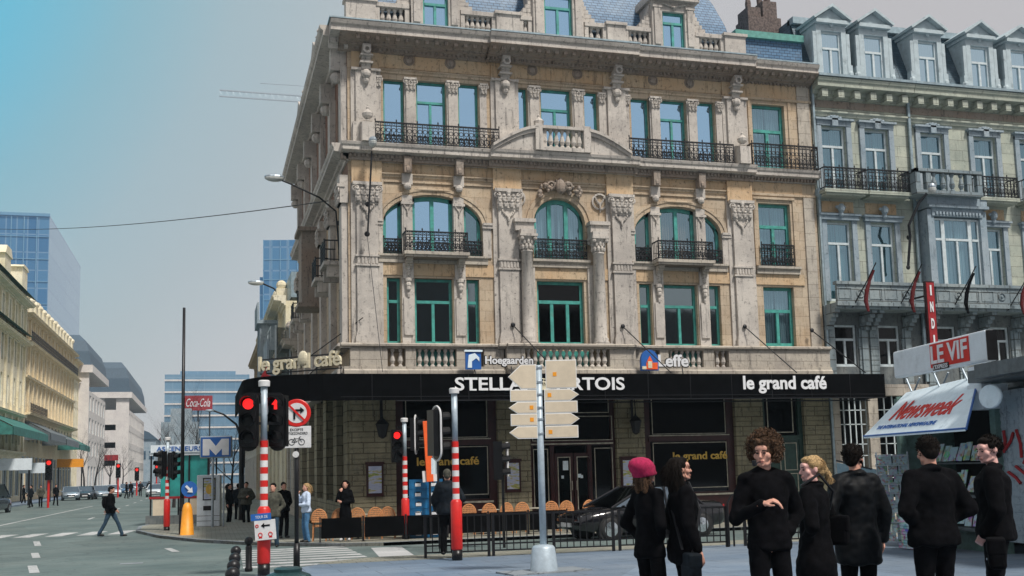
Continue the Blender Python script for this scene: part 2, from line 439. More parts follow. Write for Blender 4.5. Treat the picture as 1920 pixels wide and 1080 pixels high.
def ground(n, a, b, dark, brick=None):
    m, t, p = newmat(n); v = tex(t)
    c = ramp(t, nse(t, v, .35, 7, .65), [(.35, a), (.65, b)])
    c = mixc(t, c, dark, ramp(t, nse(t, v, 22, 5, .8), [(.5, (0, 0, 0)), (.75, (.7,)*3)]))
    c = mixc(t, c, dark, ramp(t, nse(t, tex(t, (.5, 1.6, 1)), 1.1, 7, .75), [(.52, (0, 0, 0)), (.7, (.55,)*3)]))
    if brick:
        br = N(t, "ShaderNodeTexBrick"); br.inputs['Scale'].default_value = 1; br.inputs['Brick Width'].default_value = brick[0]; br.inputs['Row Height'].default_value = brick[1]
        br.inputs['Mortar Size'].default_value = .01; br.inputs['Color1'].default_value = (1, 1, 1, 1); br.inputs['Color2'].default_value = (.86, .88, .9, 1); br.inputs['Mortar'].default_value = (.3, .3, .3, 1)
        t.links.new(v, br.inputs['Vector']); c = mixc(t, c, br.outputs[0], .8, 'MULTIPLY')
    # repair patches, cracks, oil and gum spots
    vo = N(t, "ShaderNodeTexVoronoi"); vo.feature = 'DISTANCE_TO_EDGE'; vo.inputs['Scale'].default_value = .55
    wv = N(t, "ShaderNodeVectorMath", operation='ADD'); t.links.new(v, wv.inputs[0]); nn = N(t, "ShaderNodeTexNoise"); nn.inputs['Scale'].default_value = 1.7; nn.inputs['Detail'].default_value = 6
    t.links.new(v, nn.inputs['Vector']); t.links.new(nn.outputs['Color'], wv.inputs[1]); t.links.new(wv.outputs[0], vo.inputs['Vector'])
    if not brick: c = mixc(t, c, dark, ramp(t, vo.outputs[0], [(.0, (.8,)*3), (.018, (0, 0, 0))]))
    v2 = N(t, "ShaderNodeTexVoronoi"); v2.inputs['Scale'].default_value = .38; t.links.new(tex(t, (1, .6, 1)), v2.inputs['Vector'])
    c = mixc(t, c, mixc(t, c, (.6, .6, .6), 1.0, 'MULTIPLY'), ramp(t, v2.outputs['Color'], [(.3, (0, 0, 0)), (.9, (.55,)*3)]))
    v3 = N(t, "ShaderNodeTexVoronoi"); v3.inputs['Scale'].default_value = 2.6; t.links.new(v, v3.inputs['Vector'])
    c = mixc(t, c, dark, ramp(t, v3.outputs['Distance'], [(.05, (.75,)*3), (.09, (0, 0, 0))]))
    t.links.new(c, p.inputs['Base Color']); p.inputs['Roughness'].default_value = .72
    bumpn(t, nse(t, v, 60, 3), p, .3, .01)
ground('asphalt', (.095, .138, .135), (.165, .205, .195), (.05, .07, .072))
ground('paving_blue', (.15, .215, .30), (.24, .295, .36), (.08, .11, .15), (1.2, .8))
ground('paving_beige', (.25, .25, .20), (.36, .35, .29), (.10, .10, .09), (.3, .3))
ground('kerb_stone', (.20, .23, .26), (.28, .31, .33), (.06, .07, .08))
ground('road_paint', (.42, .44, .44), (.60, .60, .60), (.20, .21, .21))
ground('earth', (.2, .2, .2), (.25, .25, .24), (.1, .1, .1))
m, t, p = newmat('printed_paper')
vo = N(t, "ShaderNodeTexVoronoi"); vo.inputs['Scale'].default_value = 22; t.links.new(tex(t), vo.inputs['Vector'])
hs = N(t, "ShaderNodeHueSaturation"); hs.inputs['Saturation'].default_value = .75; hs.inputs['Value'].default_value = .3; t.links.new(vo.outputs['Color'], hs.inputs['Color'])
t.links.new(mixc(t, hs.outputs[0], (.22, .32, .36), ramp(t, nse(t, tex(t), 14, 4), [(.42, (0, 0, 0)), (.55, (1, 1, 1))])), p.inputs['Base Color'])
m, t, p = newmat('magazine_cover')
vo = N(t, "ShaderNodeTexVoronoi"); vo.inputs['Scale'].default_value = 9; t.links.new(tex(t), vo.inputs['Vector'])
hs = N(t, "ShaderNodeHueSaturation"); hs.inputs['Saturation'].default_value = .9; hs.inputs['Value'].default_value = .7; t.links.new(vo.outputs['Color'], hs.inputs['Color'])
t.links.new(mixc(t, hs.outputs[0], (.45, .62, .70), ramp(t, nse(t, tex(t), 7, 4), [(.45, (0, 0, 0)), (.55, (1, 1, 1))])), p.inputs['Base Color']); p.inputs['Roughness'].default_value = .35
m, t, p = newmat('menu_paper')
c = N(t, "ShaderNodeTexCoord"); s_ = N(t, "ShaderNodeSeparateXYZ"); t.links.new(c.outputs['Object'], s_.inputs[0])
t.links.new(ramp(t, nse(t, tex(t, (1, 1, 5)), 3, 3), [(.3, (.10, .28, .05)), (.42, (.45, .40, .12)), (.5, (.5, .55, .7)), (.7, (.35, .42, .6))]), p.inputs['Base Color'])

# ================================================================ GROUND
def sheet(name, pts_fn, mat, dz, xs, ys, keep=None):
    mb = MB()
    for i in range(len(xs)-1):
        for j in range(len(ys)-1):
            a, b, c, d = xs[i], xs[i+1], ys[j], ys[j+1]
            mb.quad((a, c, gz(c)+dz), (b, c, gz(c)+dz), (b, d, gz(d)+dz), (a, d, gz(d)+dz))
    return struct(mb.build(name, MAT[mat]))
YS = [-60, 0, 9, 21, 33, 60, 120, 250, 500, 1500]
struct(sheet('ground', None, 'earth', -.03, [-1500, -60, 0, 60, 1500], [-1500, -60, 9, 33, 1500]))
sheet('road', None, 'asphalt', 0, [-15.2, -8, 0, 40], [-30, 0, 9, 33])
mb = MB(); mb.box(-15.2, 3.2, 33, 700, -.46, -.42); struct(mb.build('road', MAT['asphalt']))
def slab(name, pts, mat, h=.12, kerb=True):
    """raised paving: polygon of (x, y) following the slope of the ground"""
    n = len(pts); bm = bmesh.new()
    bm.faces.new([bm.verts.new((x, y, 0)) for x, y in pts])
    for yc in (9, 33): bmesh.ops.bisect_plane(bm, geom=bm.verts[:]+bm.edges[:]+bm.faces[:], plane_co=(0, yc, 0), plane_no=(0, 1, 0))
    bmesh.ops.triangulate(bm, faces=bm.faces[:])
    e = [e_ for e_ in bm.edges if e_.is_boundary]
    r_ = bmesh.ops.extrude_edge_only(bm, edges=e); low = set(v for v in r_['geom'] if isinstance(v, bmesh.types.BMVert))
    for v in bm.verts: v.co.z = gz(v.co.y)+(-.05 if v in low else h)
    me = bpy.data.meshes.new(name); bm.normal_update(); bm.to_mesh(me); bm.free(); me.materials.append(MAT[mat])
    o = struct(bpy.data.objects.new(name, me)); COL.objects.link(o)
    if kerb:
        kb = MB()
        for i in range(n):
            a = Vector((*pts[i], 0)); b = Vector((*pts[(i+1) % n], 0)); d = (b-a); l = d.length
            if l > 60: continue
            d.normalize(); q = Vector((-d.y, d.x, 0))*.15
            for s in range(max(1, int(l/1.0))):
                k = max(1, int(l/1.0)); u = a+d*(l*s/k+.005); w = a+d*(l*(s+1)/k-.005)
                vs = []
                for e in (u, w, w+q, u+q): vs.append((e.x, e.y, gz(e.y)+h+.006))
                for e in (u, w, w+q, u+q): vs.append((e.x, e.y, gz(e.y)-.04))
                kb.add([Vector(v) - Vector((0, 0, 0)) for v in vs], [(0,1,2,3),(0,4,5,1),(1,5,6,2),(2,6,7,3),(3,7,4,0)])
        struct(kb.build('kerb', MAT['kerb_stone']))
    return o
# foreground square (the camera stands on it)
slab('pavement', [(40, 22.6), (5.5, 22.6), (2.2, 22.6), (.9, 20.5), (-.3, 15), (-1, 5), (-2, -20), (40, -20)], 'paving_blue', .012, False)
slab('pavement', [(24, 24.1), (6.2, 24.1), (3.4, 24.0), (2.4, 23.2), (2.2, 22.62), (24, 22.62)], 'paving_beige', .02, False)
# traffic island + pavement in front of the cafe
slab('pavement', [(1.2, 33.0), (2.1, 31.5), (3.5, 29.7), (4.6, 29.2), (9.2, 29.2), (40, 29.2), (40, 33.3), (4.0, 33.3), (4.0, 120), (3.2, 200), (1.0, 200), (.8, 60), (.2, 46), (-2.2, 50), (-2.7, 47), (-2.6, 43.5), (-1.6, 39.0), (-.3, 35.6)], 'paving_beige', .09)
slab('pavement', [(-15.2, -10), (-15.2, 600), (-30, 600), (-30, -10)], 'paving_blue', .12, False)
def mark(name, polys, h=.004, mat='road_paint'):
    mb = MB()
    for p in polys: mb.add([(x, y, gz(y)+h) for x, y in p], [list(range(len(p)))])
    return struct(mb.build(name, MAT[mat]))
mark('road_marking', [[(-7.9-.0+i*1.08, 42.9), (-7.3+i*1.08, 42.9), (-7.0+i*1.08, 45.6), (-7.6+i*1.08, 45.6)] for i in range(-6, 6)])
mark('road_marking', [[(x, 21.6+i*.98), (x+w, 21.6+i*.98), (x+w, 22.15+i*.98), (x, 22.15+i*.98)] for i in range(1, 9) for x, w in ((.7+i*.02, 2.75),)])
mark('road_marking', [[(3.75, 24.4), (4.55, 24.4), (4.95, 28.4), (4.15, 28.4)]])
mark('road_marking', [[(-5.7+i*.86, 40-i*6.4), (-5.5+i*.86, 40-i*6.4), (-5.05+i*.86, 37.2-i*6.4), (-5.25+i*.86, 37.2-i*6.4)] for i in range(4)])
mark('road_marking', [[(-9.6, 50), (-9.45, 50), (-8.5, 90), (-8.65, 90)], [(-.9, 30.9), (-.7, 30.9), (-1.0, 33.2), (-1.2, 33.2)]])
mark('road_marking', [[(-6+i*.0, 60+i*9), (-5.85, 60+i*9), (-5.85, 63+i*9), (-6, 63+i*9)] for i in range(20)])
struct(sheet('drain_cover', None, 'kerb_stone', .006, [-1.9, -1.4], [26, 26.5]))

# ================================================================ CAFE BUILDING
cafe = thing('corner_cafe_building', 'ornate pale and ochre stone corner building with green window frames and long black awning', 'building', (4.2, 33, -.42))
Y0 = 33.0
def clusters(mb, tol=.13):
    """indices of faces grouped into pieces that stand apart from each other"""
    n = len(mb.v); par = list(range(n))
    def find(a):
        while par[a] != a: par[a] = par[par[a]]; a = par[a]
        return a
    for f in mb.f:
        r = find(f[0])
        for i in f[1:]: par[find(i)] = r
    comp = {}
    for i in range(n): comp.setdefault(find(i), []).append(i)
    bb = []
    for k, vs in comp.items():
        c = [mb.v[i] for i in vs]
        bb.append([min(v.x for v in c), max(v.x for v in c), min(v.y for v in c), max(v.y for v in c), min(v.z for v in c), max(v.z for v in c), [k]])
    ch = True
    while ch:
        ch = False; bb.sort(key=lambda b: b[0]); out = []
        for b in bb:
            hit = None
            for o in out[-60:]:
                if b[0] <= o[1]+tol and o[0] <= b[1]+tol and b[2] <= o[3]+tol and o[2] <= b[3]+tol and b[4] <= o[5]+tol and o[4] <= b[5]+tol: hit = o; break
            if hit:
                for i in (0, 2, 4): hit[i] = min(hit[i], b[i])
                for i in (1, 3, 5): hit[i] = max(hit[i], b[i])
                hit[6] += b[6]; ch = True
            else: out.append(b)
        bb = out
    w = {}
    for i, b in enumerate(bb):
        for k in b[6]: w[k] = i
    res = [[] for _ in bb]
    for fi, f in enumerate(mb.f): res[w[find(f[0])]].append(fi)
    return res
def P(mb, name, mat, parent=None, **k):
    cl = clusters(mb)
    if 1 < len(cl) <= 40:
        o = None
        for fs in cl:
            m2 = MB(); mp = {}
            for fi in fs:
                q = []
                for i in mb.f[fi]:
                    if i not in mp: mp[i] = len(m2.v); m2.v.append(mb.v[i])
                    q.append(mp[i])
                m2.f.append(q); m2.m.append(mb.m[fi]); m2.sm.append(mb.sm[fi])
            o2 = m2.build(name, MAT[mat], parent or cafe, **k); o = o or o2
        return o
    return mb.build(name, MAT[mat], parent or cafe, **k)
def arch_pts(xc, a, zs, b, n=16): return [(xc-a*math.cos(math.pi*i/n), zs+b*math.sin(math.pi*i/n)) for i in range(n+1)]
def archfill(mb, xc, a, zs, b, y, depth, n=16):
    pts = arch_pts(xc, a, zs, b, n)
    for i in range(n):
        (xa, za), (xb, zb) = pts[i], pts[i+1]
        mb.quad((xa, y, za), (xb, y, zb), (xb, y, zs+b), (xa, y, zs+b))
        mb.quad((xa, y, za), (xa, y+depth, za), (xb, y+depth, zb), (xb, y, zb))
def archband(mb, xc, a, zs, b, w, y, out, n=20):
    for r0, r1, o in ((0, w*.55, out), (w*.55, w, out*1.7)):
        p = arch_pts(xc, a+r0, zs, b+r0, n); q = arch_pts(xc, a+r1, zs, b+r1, n)
        for i in range(n):
            mb.prism([p[i], p[i+1], q[i+1], q[i]], y-o, y+.02)
def capital(mb, xc, z0, z1, w, y, out, k=3):
    """leafy capital: volutes, leaves and an abacus"""
    h = z1-z0
    mb.box(xc-w*.62, xc+w*.62, y-out*1.25, y, z1-h*.16, z1)
    mb.box(xc-w*.5, xc+w*.5, y-out*.8, y, z0, z1-h*.16)
    for s in (-1, 1):
        mb.ring((xc+s*w*.5, y-out, z1-h*.34), h*.15, h*.05, n=10)
        mb.ell((xc+s*w*.5, y-out, z1-h*.34), (h*.08,)*3, 6, 4)
    for r in range(2):
        for i in range(k+r):
            x = xc+((i+.5)/(k+r)-.5)*w*1.05
            mb.ell((x, y-out*.9, z0+h*(.2+.3*r)), (w/(k+2)*.75, out*.35, h*.2), 6, 4)
            mb.ell((x, y-out*1.15, z0+h*(.33+.3*r)), (w/(k+2)*.5, out*.25, h*.08), 6, 4)
    mb.ell((xc, y-out*1.1, z1-h*.2), (w*.12, out*.3, h*.16), 6, 4)
def garland(mb, xc, z, w, h, y):
    for i in range(9):
        t = i/8; mb.ell((xc+(t-.5)*w, y-.03, z-math.sin(math.pi*t)*h*.5), (w*.09, .04, h*.16), 6, 4)
    mb.ell((xc, y-.05, z-h*.75), (w*.12, .05, h*.3), 6, 4); mb.ell((xc, y-.03, z-h*1.1), (w*.06, .03, h*.2), 6, 4)
def cornice(mb, x0, x1, y, z0, z1, out, dent=True):
    h = z1-z0
    mb.mold(x0, x1, y, [(0, z0), (out*.12, z0), (out*.16, z0+h*.18), (out*.34, z0+h*.22), (out*.36, z0+h*.42), (out*.92, z0+h*.5), (out*.92, z0+h*.74), (out, z0+h*.8), (out*1.06, z0+h*.97), (out*1.0, z1), (0, z1)])
def modillions(mb, x0, x1, y, z0, z1, out, step=.42, w=.16):
    n = int((x1-x0)/step)
    for i in range(n):
        x = x0+(x1-x0)*(i+.5)/n
        mb.box(x-w/2, x+w/2, y-out*.86, y, z0+(z1-z0)*.25, z0+(z1-z0)*.47)
def dentils(mb, x0, x1, y, z, h, out, step=.13):
    n = int((x1-x0)/step)
    for i in range(n):
        x = x0+(x1-x0)*(i+.5)/n; mb.box(x-step*.3, x+step*.3, y-out, y, z, z+h)
def balusters(mb, x0, x1, z0, z1, y, step=.2, r=.07):
    n = max(1, round((x1-x0)/step)); h = z1-z0
    for i in range(n):
        x = x0+(x1-x0)*(i+.5)/n
        mb.lathe([(r*1.0, 0), (r*1.0, h*.08), (r*.55, h*.14), (r*1.15, h*.34), (r*.95, h*.5), (r*.45, h*.78), (r*.7, h*.84), (r*.95, h*.9), (r*.95, h)], (x, y, z0), 8)
def railing(mb, x0, x1, z0, z1, y, step=.12, ends=0, curl=1.0):
    """wrought iron rail with bars, rings and scrolls"""
    mb.box(x0, x1, y-.025, y+.025, z1-.04, z1); mb.box(x0, x1, y-.015, y+.015, z1-.14, z1-.12); mb.box(x0, x1, y-.015, y+.015, z0+.04, z0+.07)
    n = max(2, round((x1-x0)/step)); h = z1-z0
    for i in range(n+1):
        x = x0+(x1-x0)*i/n
        mb.box(x-.012, x+.012, y-.012, y+.012, z0, z1)
        if i < n:
            c = x+(x1-x0)/n/2; q = (x1-x0)/n*.42
            mb.ring((c, y, z0+h*.3), q, .014, n=8, m=4, sz=1.6); mb.ring((c, y, z0+h*.62), q*.95, .013, n=8, m=4)
            mb.ring((c, y, z1-.08), q*.6, .011, n=6, m=3)
            if i % 2: mb.ell((c, y, z0+h*.44), (.035, .02, .045), 6, 4)
            mb.path([(c-q, y, z0+.1), (c-q*.2, y, z0+.17), (c, y, z0+.3), (c+q*.3, y, z0+.2), (c+q, y, z0+.12)], .012, 4)
    for i in range(0, n+1, 4): mb.ell((x0+(x1-x0)*i/n, y, z1+.05), (.025, .025, .05), 6, 4)
    if ends:
        for x in (x0, x1):
            mb.box(x-.015, x+.015, y, y+ends, z1-.04, z1); mb.box(x-.01, x+.01, y, y+ends, z0+.04, z0+.07)
            for k in range(4):
                mb.box(x-.008, x+.008, y+ends*(k+.5)/4-.008, y+ends*(k+.5)/4+.008, z0, z1)
def window(x0, x1, z0, z1, y, frame='frame_green', pane='pane_mid', tr=.32, mull=1, cur=None, parent=None, fw=.075, M=None, name='window', arch=None, room=True):
    """tr: part of the height above the transom (0 = none); mull: casement uprights below it"""
    par = parent or cafe
    f = MB(M); d = .05
    if arch:
        xc, a, zs, b = arch
        def top(x): return zs+b*math.sqrt(max(0, 1-((x-xc)/a)**2))
    else:
        def top(x): return z1
    def bar(xa, xb, za, zb): f.box(xa, xb, y-d/2, y+d, za, zb)
    bar(x0, x0+fw, z0, top(x0+fw*.5) if arch else z1); bar(x1-fw, x1, z0, top(x1-fw*.5) if arch else z1); bar(x0+fw, x1-fw, z0, z0+fw*1.3)
    zt = z0+(z1-z0)*(1-tr)
    if arch:
        n = 12
        for i in range(n):
            xa = x0+(x1-x0)*i/n; xb = x0+(x1-x0)*(i+1)/n
            f.prism([(xa, top(xa)-fw*1.2), (xb, top(xb)-fw*1.2), (xb, top(xb)), (xa, top(xa))], y-d/2, y+d)
    else: bar(x0+fw, x1-fw, z1-fw, z1)
    if tr: f.box(x0+fw, x1-fw, y-d*.9, y+d, zt-fw*.55, zt+fw*.55)
    for k in range(mull):
        xm = x0+(x1-x0)*(k+1)/(mull+1); f.box(xm-fw*.55, xm+fw*.55, y-d*.7, y+d*.9, z0+fw, (zt if tr else (top(xm)-fw)))
    w = f.build(name, MAT[frame], par)
    if tr == 0 and not arch: w['split'] = 0
    g = MB(M)
    if arch:
        n = 12; bot = []; 
        for i in range(n):
            xa = x0+.02+(x1-x0-.04)*i/n; xb = x0+.02+(x1-x0-.04)*(i+1)/n
            g.quad((xa, y+.02, z0), (xb, y+.02, z0), (xb, y+.02, top(xb)-.02), (xa, y+.02, top(xa)-.02))
    else: g.quad((x0+.02, y+.02, z0+.02), (x1-.02, y+.02, z0+.02), (x1-.02, y+.02, z1-.02), (x0+.02, y+.02, z1-.02))
    g.build('pane', MAT[pane], w, recalc=False)
    if cur:
        c = MB(M); n = 28; zt2 = z1
        xs = [x0+(x1-x0)*i/n for i in range(n+1)]
        for i in range(n):
            ya = y+.16+.03*math.sin(i*1.9)+.012*math.sin(i*4.7); yb = y+.16+.03*math.sin((i+1)*1.9)+.012*math.sin((i+1)*4.7)
            if abs((i+.5)/n-.5) < .03: continue
            c.quad((xs[i], ya, z0), (xs[i+1], yb, z0), (xs[i+1], yb, (top(xs[i+1]) if arch else zt2)), (xs[i], ya, (top(xs[i]) if arch else zt2)))
        c.build('curtain', MAT[cur], w, recalc=False)
    return w

B1, B2, B3, B4 = 6.92, 11.2, 15.5, 19.25
sideo, c_half = (1.06, 1.5), .62
# ---- openings
ent, fir, sec = [], [], []
for xc in (B1, B3):
    ent += [(xc-1.52, xc-1.08, 5.62, 7.74), (xc-.63, xc+.61, 5.62, 7.74), (xc+1.06, xc+1.49, 5.62, 7.74)]
    fir += [(xc-1.62, xc+1.62, 8.5, 10.45)]
    sec += [(xc-1.57, xc-.89, 12.0, 14.25), (xc-.49, xc+.5, 12.0, 14.28), (xc+.91, xc+1.6, 12.0, 14.3)]
ent += [(B2-.84, B2+.8, 5.62, 7.76), (B4-.6, B4+.6, 5.65, 7.75)]
fir += [(B2-.9, B2+.9, 8.4, 10.55), (B4-.63, B4+.63, 8.4, 10.75)]
sec += [(B2-1.47, B2-1.0, 12.0, 14.3), (B2-.53, B2+.55, 12.0, 14.35), (B2+1.02, B2+1.52, 12.0, 14.35), (B4-.68, B4+.62, 12.0, 14.38)]
w = MB(); w.holes(4.2, 20.95, 4.4, 8.2, ent, Y0, .35); w.holes(4.2, 20.95, 8.2, 11.0, fir, Y0, .35)
for xc in (B1, B3): archfill(w, xc, 1.62, 9.5, .95, Y0, .35)
archfill(w, B2, .9, 9.65, .9, Y0, .35)
P(w, 'wall', 'stone_ochre')
w = MB(); w.holes(4.2, 20.95, 11.0, 15.3, sec, Y0, .35); P(w, 'wall', 'stone_ochre')
# frieze bands of browner stone
w = MB()
for x0, x1 in ((5.15, 9.0), (9.8, 12.95), (13.75, 17.45), (18.25, 20.4)):
    w.box(x0, x1, Y0-.02, Y0-.001, 14.62, 15.2); w.box(x0, x1, Y0-.025, Y0-.001, 11.08, 11.5)
    w.box(x0+.1, x1-.1, Y0-.04, Y0-.001, 7.82, 8.2)
P(w, 'frieze', 'stone_brown')
w = MB()
for xc in (B1, B3):
    for dx in (-.72, .66): w.ell((xc+dx, Y0-.03, 14.93), (.14, .06, .14), 8, 6); w.ring((xc+dx, Y0-.03, 14.93), .17, .025)
for dx in (-.8, .8): w.ell((B2+dx, Y0-.03, 14.93), (.14, .06, .14), 8, 6); w.ring((B2+dx, Y0-.03, 14.93), .17, .025)
P(w, 'frieze_rosettes', 'stone_soot')
# ---- interior dark rooms so that panes have depth
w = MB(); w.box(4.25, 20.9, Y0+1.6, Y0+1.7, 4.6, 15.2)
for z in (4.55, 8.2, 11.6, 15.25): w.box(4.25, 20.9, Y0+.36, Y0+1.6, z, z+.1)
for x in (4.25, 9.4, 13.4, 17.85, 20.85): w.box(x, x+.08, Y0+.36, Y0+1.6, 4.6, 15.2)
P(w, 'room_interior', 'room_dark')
# ---- pilasters
PIL = [4.78, 9.4, 13.36, 17.86]
for i, xc in enumerate(PIL):
    p_ = MB(); hw = .33
    p_.box(xc-hw-.17, xc+hw+.17, Y0-.07, Y0+.02, 5.6, 10.95)
    p_.box(xc-hw, xc+hw, Y0-.17, Y0-.068, 5.95, 10.1); p_.box(xc-hw-.06, xc+hw+.06, Y0-.23, Y0-.068, 5.6, 5.85); p_.box(xc-hw-.03, xc+hw+.03, Y0-.2, Y0-.068, 5.85, 5.97)
    p_.box(xc-hw-.05, xc+hw+.05, Y0-.21, Y0-.068, 8.06, 8.12); p_.box(xc-hw-.05, xc+hw+.05, Y0-.21, Y0-.068, 8.36, 8.42)
    dentils(p_, xc-hw, xc+hw, Y0-.15, 8.14, .18, .05, .1)
    p_.box(xc-hw-.03, xc+hw+.03, Y0-.2, Y0-.068, 10.05, 10.1)
    e_ = MB(); e_.box(xc-hw-.15, xc+hw+.15, Y0-.14, Y0, 10.72, 11.5); e_.box(xc-hw-.12, xc+hw+.12, Y0-.07, Y0, 14.5, 15.2); P(e_, 'entablature_block', 'stone_brown')
    # upper storey pilaster
    p_.box(xc-hw-.15, xc+hw+.15, Y0-.06, Y0+.02, 11.95, 14.42); p_.box(xc-hw, xc+hw, Y0-.15, Y0-.058, 11.95, 14.5); p_.box(xc-hw-.1, xc+hw+.1, Y0-.2, Y0-.058, 11.95, 12.7)
    p_.box(xc-hw-.14, xc+hw+.14, Y0-.2, Y0-.055, 14.42, 14.5)
    P(p_, 'pilaster', 'stone_trim')
    c_ = MB(); capital(c_, xc, 10.1, 10.74, .75, Y0-.1, .16, 4); garland(c_, xc, 10.0, .4, .35, Y0-.17)
    P(c_, 'capital', 'stone_trim')
    k_ = MB()   # scrolled console under the top cornice
    for dz in range(8):
        t_ = dz/7; k_.box(xc-.15+.02*t_, xc+.15-.02*t_, Y0-.2-.26*(t_**1.6), Y0-.06, 14.4+t_*.75-.06, 14.4+t_*.75+.05)
    k_.ell((xc, Y0-.24, 14.28), (.16, .13, .15), 8, 6); k_.ell((xc, Y0-.2, 14.08), (.1, .1, .12), 8, 6); k_.ring((xc, Y0-.47, 15.02), .1, .04)
    k_.box(xc-.21, xc+.21, Y0-.34, Y0-.05, 14.62, 14.68); k_.box(xc-.2, xc+.2, Y0-.42, Y0-.05, 14.84, 14.89)
    P(k_, 'console', 'stone_trim')
for xc in (18.55, 20.62): # plain strips of the narrow bay
    p_ = MB(); p_.box(xc-.2, xc+.2, Y0-.05, Y0+.01, 5.6, 11.0) if xc > 20 else None
    if xc > 20: p_.box(xc-.24, xc+.24, Y0-.05, Y0+.01, 11.95, 15.2); P(p_, 'pilaster', 'stone_pale')
# ---- small pilasters between window lights
for xc in (B1, B3):
    q = MB()
    for s in (-1, 1):
        xm = xc+s*.845
        q.box(xm-.2, xm+.2, Y0-.05, Y0+.05, 5.6, 7.75); q.box(xm-.15, xm+.15, Y0-.1, Y0-.045, 5.9, 7.1)
        for k, z in enumerate((7.65, 7.5, 7.38)): q.ell((xm, Y0-.12, z), (.12-.02*k, .09, .1), 8, 5)
        q.ell((xm, Y0-.1, 7.2), (.06, .05, .14), 6, 4); q.box(xm-.17, xm+.17, Y0-.12, Y0-.045, 7.7, 8.2)
        for k in range(5): q.ell((xm, Y0-.13, 8.15-k*.08), (.1-.008*k, .1, .06), 6, 4)
        # first floor mullions
        q.box(xm-.17, xm+.17, Y0-.052, Y0+.3, 8.45, 10.42); q.box(xm-.12, xm+.12, Y0-.07, Y0-.035, 8.8, 10.0)
        q.box(xm-.2, xm+.2, Y0-.1, Y0+.02, 10.12, 10.2); garland(q, xm, 10.1, .22, .3, Y0-.05)
        q.box(xm-.17, xm+.17, Y0-.16, Y0+.02, 10.75, 11.1); q.ell((xm, Y0-.16, 10.68), (.13, .1, .12), 8, 6)
        # second floor mullions with capitals
        xm2 = xc+s*.7
        q.box(xm2-.19, xm2+.19, Y0-.05, Y0+.06, 12.0, 14.3); q.box(xm2-.14, xm2+.14, Y0-.1, Y0-.045, 12.1, 13.9)
        capital(q, xm2, 13.9, 14.3, .34, Y0-.02, .13, 3)
        xm3 = xc+s*1.76
        q.box(xm3-.13, xm3+.1, Y0-.05, Y0+.02, 12.0, 14.3); capital(q, xm3, 13.95, 14.3, .22, Y0-.02, .1, 2)
    for s in (-1, 1): # imposts of the wide arch
        q.box(xc+s*1.8-.18, xc+s*1.8+.18, Y0-.1, Y0+.01, 9.42, 9.58); q.box(xc+s*1.78-.14, xc+s*1.78+.14, Y0-.05, Y0+.01, 8.45, 9.42)
        q.box(xc+s*1.8-.16, xc+s*1.8+.16, Y0-.13, Y0+.01, 9.52, 9.6)
    P(q, 'mullions', 'stone_trim')
    a = MB(); archband(a, xc, 1.62, 9.52, .95, .24, Y0, .04); 
    a.ell((xc, Y0-.05, 10.62), (.7, .05, .05), 10, 5)
    P(a, 'arch_moulding', 'stone_ochre')
    # sills and balcony slab
    s_ = MB(); s_.mold(xc-1.78, xc+1.78, Y0, [(0, 8.2), (.1, 8.22), (.1, 8.38), (.16, 8.42), (.16, 8.48), (0, 8.48)])
    s_.box(xc-1.05, xc+1.05, Y0-.62, Y0-.158, 8.4, 8.5); s_.box(xc-1.0, xc+1.0, Y0-.56, Y0-.158, 8.32, 8.4)
    for k in (-.845, .845):
        for i in range(5): s_.box(xc+k-.1, xc+k+.1, Y0-.5+.08*i, Y0-.02, 8.3-.07*i, 8.32-.07*i+.05)
    P(s_, 'balcony', 'stone_pale')
    r_ = MB(); railing(r_, xc-1.0, xc+1.0, 8.5, 9.15, Y0-.56, .13, .5); railing(r_, xc-1.6, xc-1.04, 8.5, 9.0, Y0-.02, .11); railing(r_, xc+1.04, xc+1.6, 8.5, 9.0, Y0-.02, .11)
    P(r_, 'balcony_railing', 'iron')
q = MB()   # centre bay
for s in (-1, 1):
    xm = B2+s*.78
    q.box(xm-.2, xm+.2, Y0-.05, Y0+.06, 12.0, 14.35); q.box(xm-.15, xm+.15, Y0-.1, Y0-.045, 12.1, 13.95); capital(q, xm, 13.95, 14.35, .34, Y0-.02, .13, 3)
    q.box(B2+s*1.66-.12, B2+s*1.66+.1, Y0-.05, Y0+.02, 12.0, 14.3); capital(q, B2+s*1.64, 13.95, 14.3, .22, Y0-.02, .1, 2)
    q.box(B2+s*1.3-.32, B2+s*1.3+.32, Y0-.35, Y0+.01, 9.35, 9.62); q.box(B2+s*1.3-.36, B2+s*1.3+.36, Y0-.42, Y0+.01, 9.62, 9.74)
    q.box(B2+s*1.22-.3, B2+s*1.22+.3, Y0-.1, Y0+.01, 5.6, 8.3)
    # carved roundel in the spandrel
    q.ring((B2+s*1.45, Y0-.04, 10.5), .26, .04, n=14); garland(q, B2+s*1.45, 10.62, .3, .4, Y0-.02)
P(q, 'mullions', 'stone_trim')
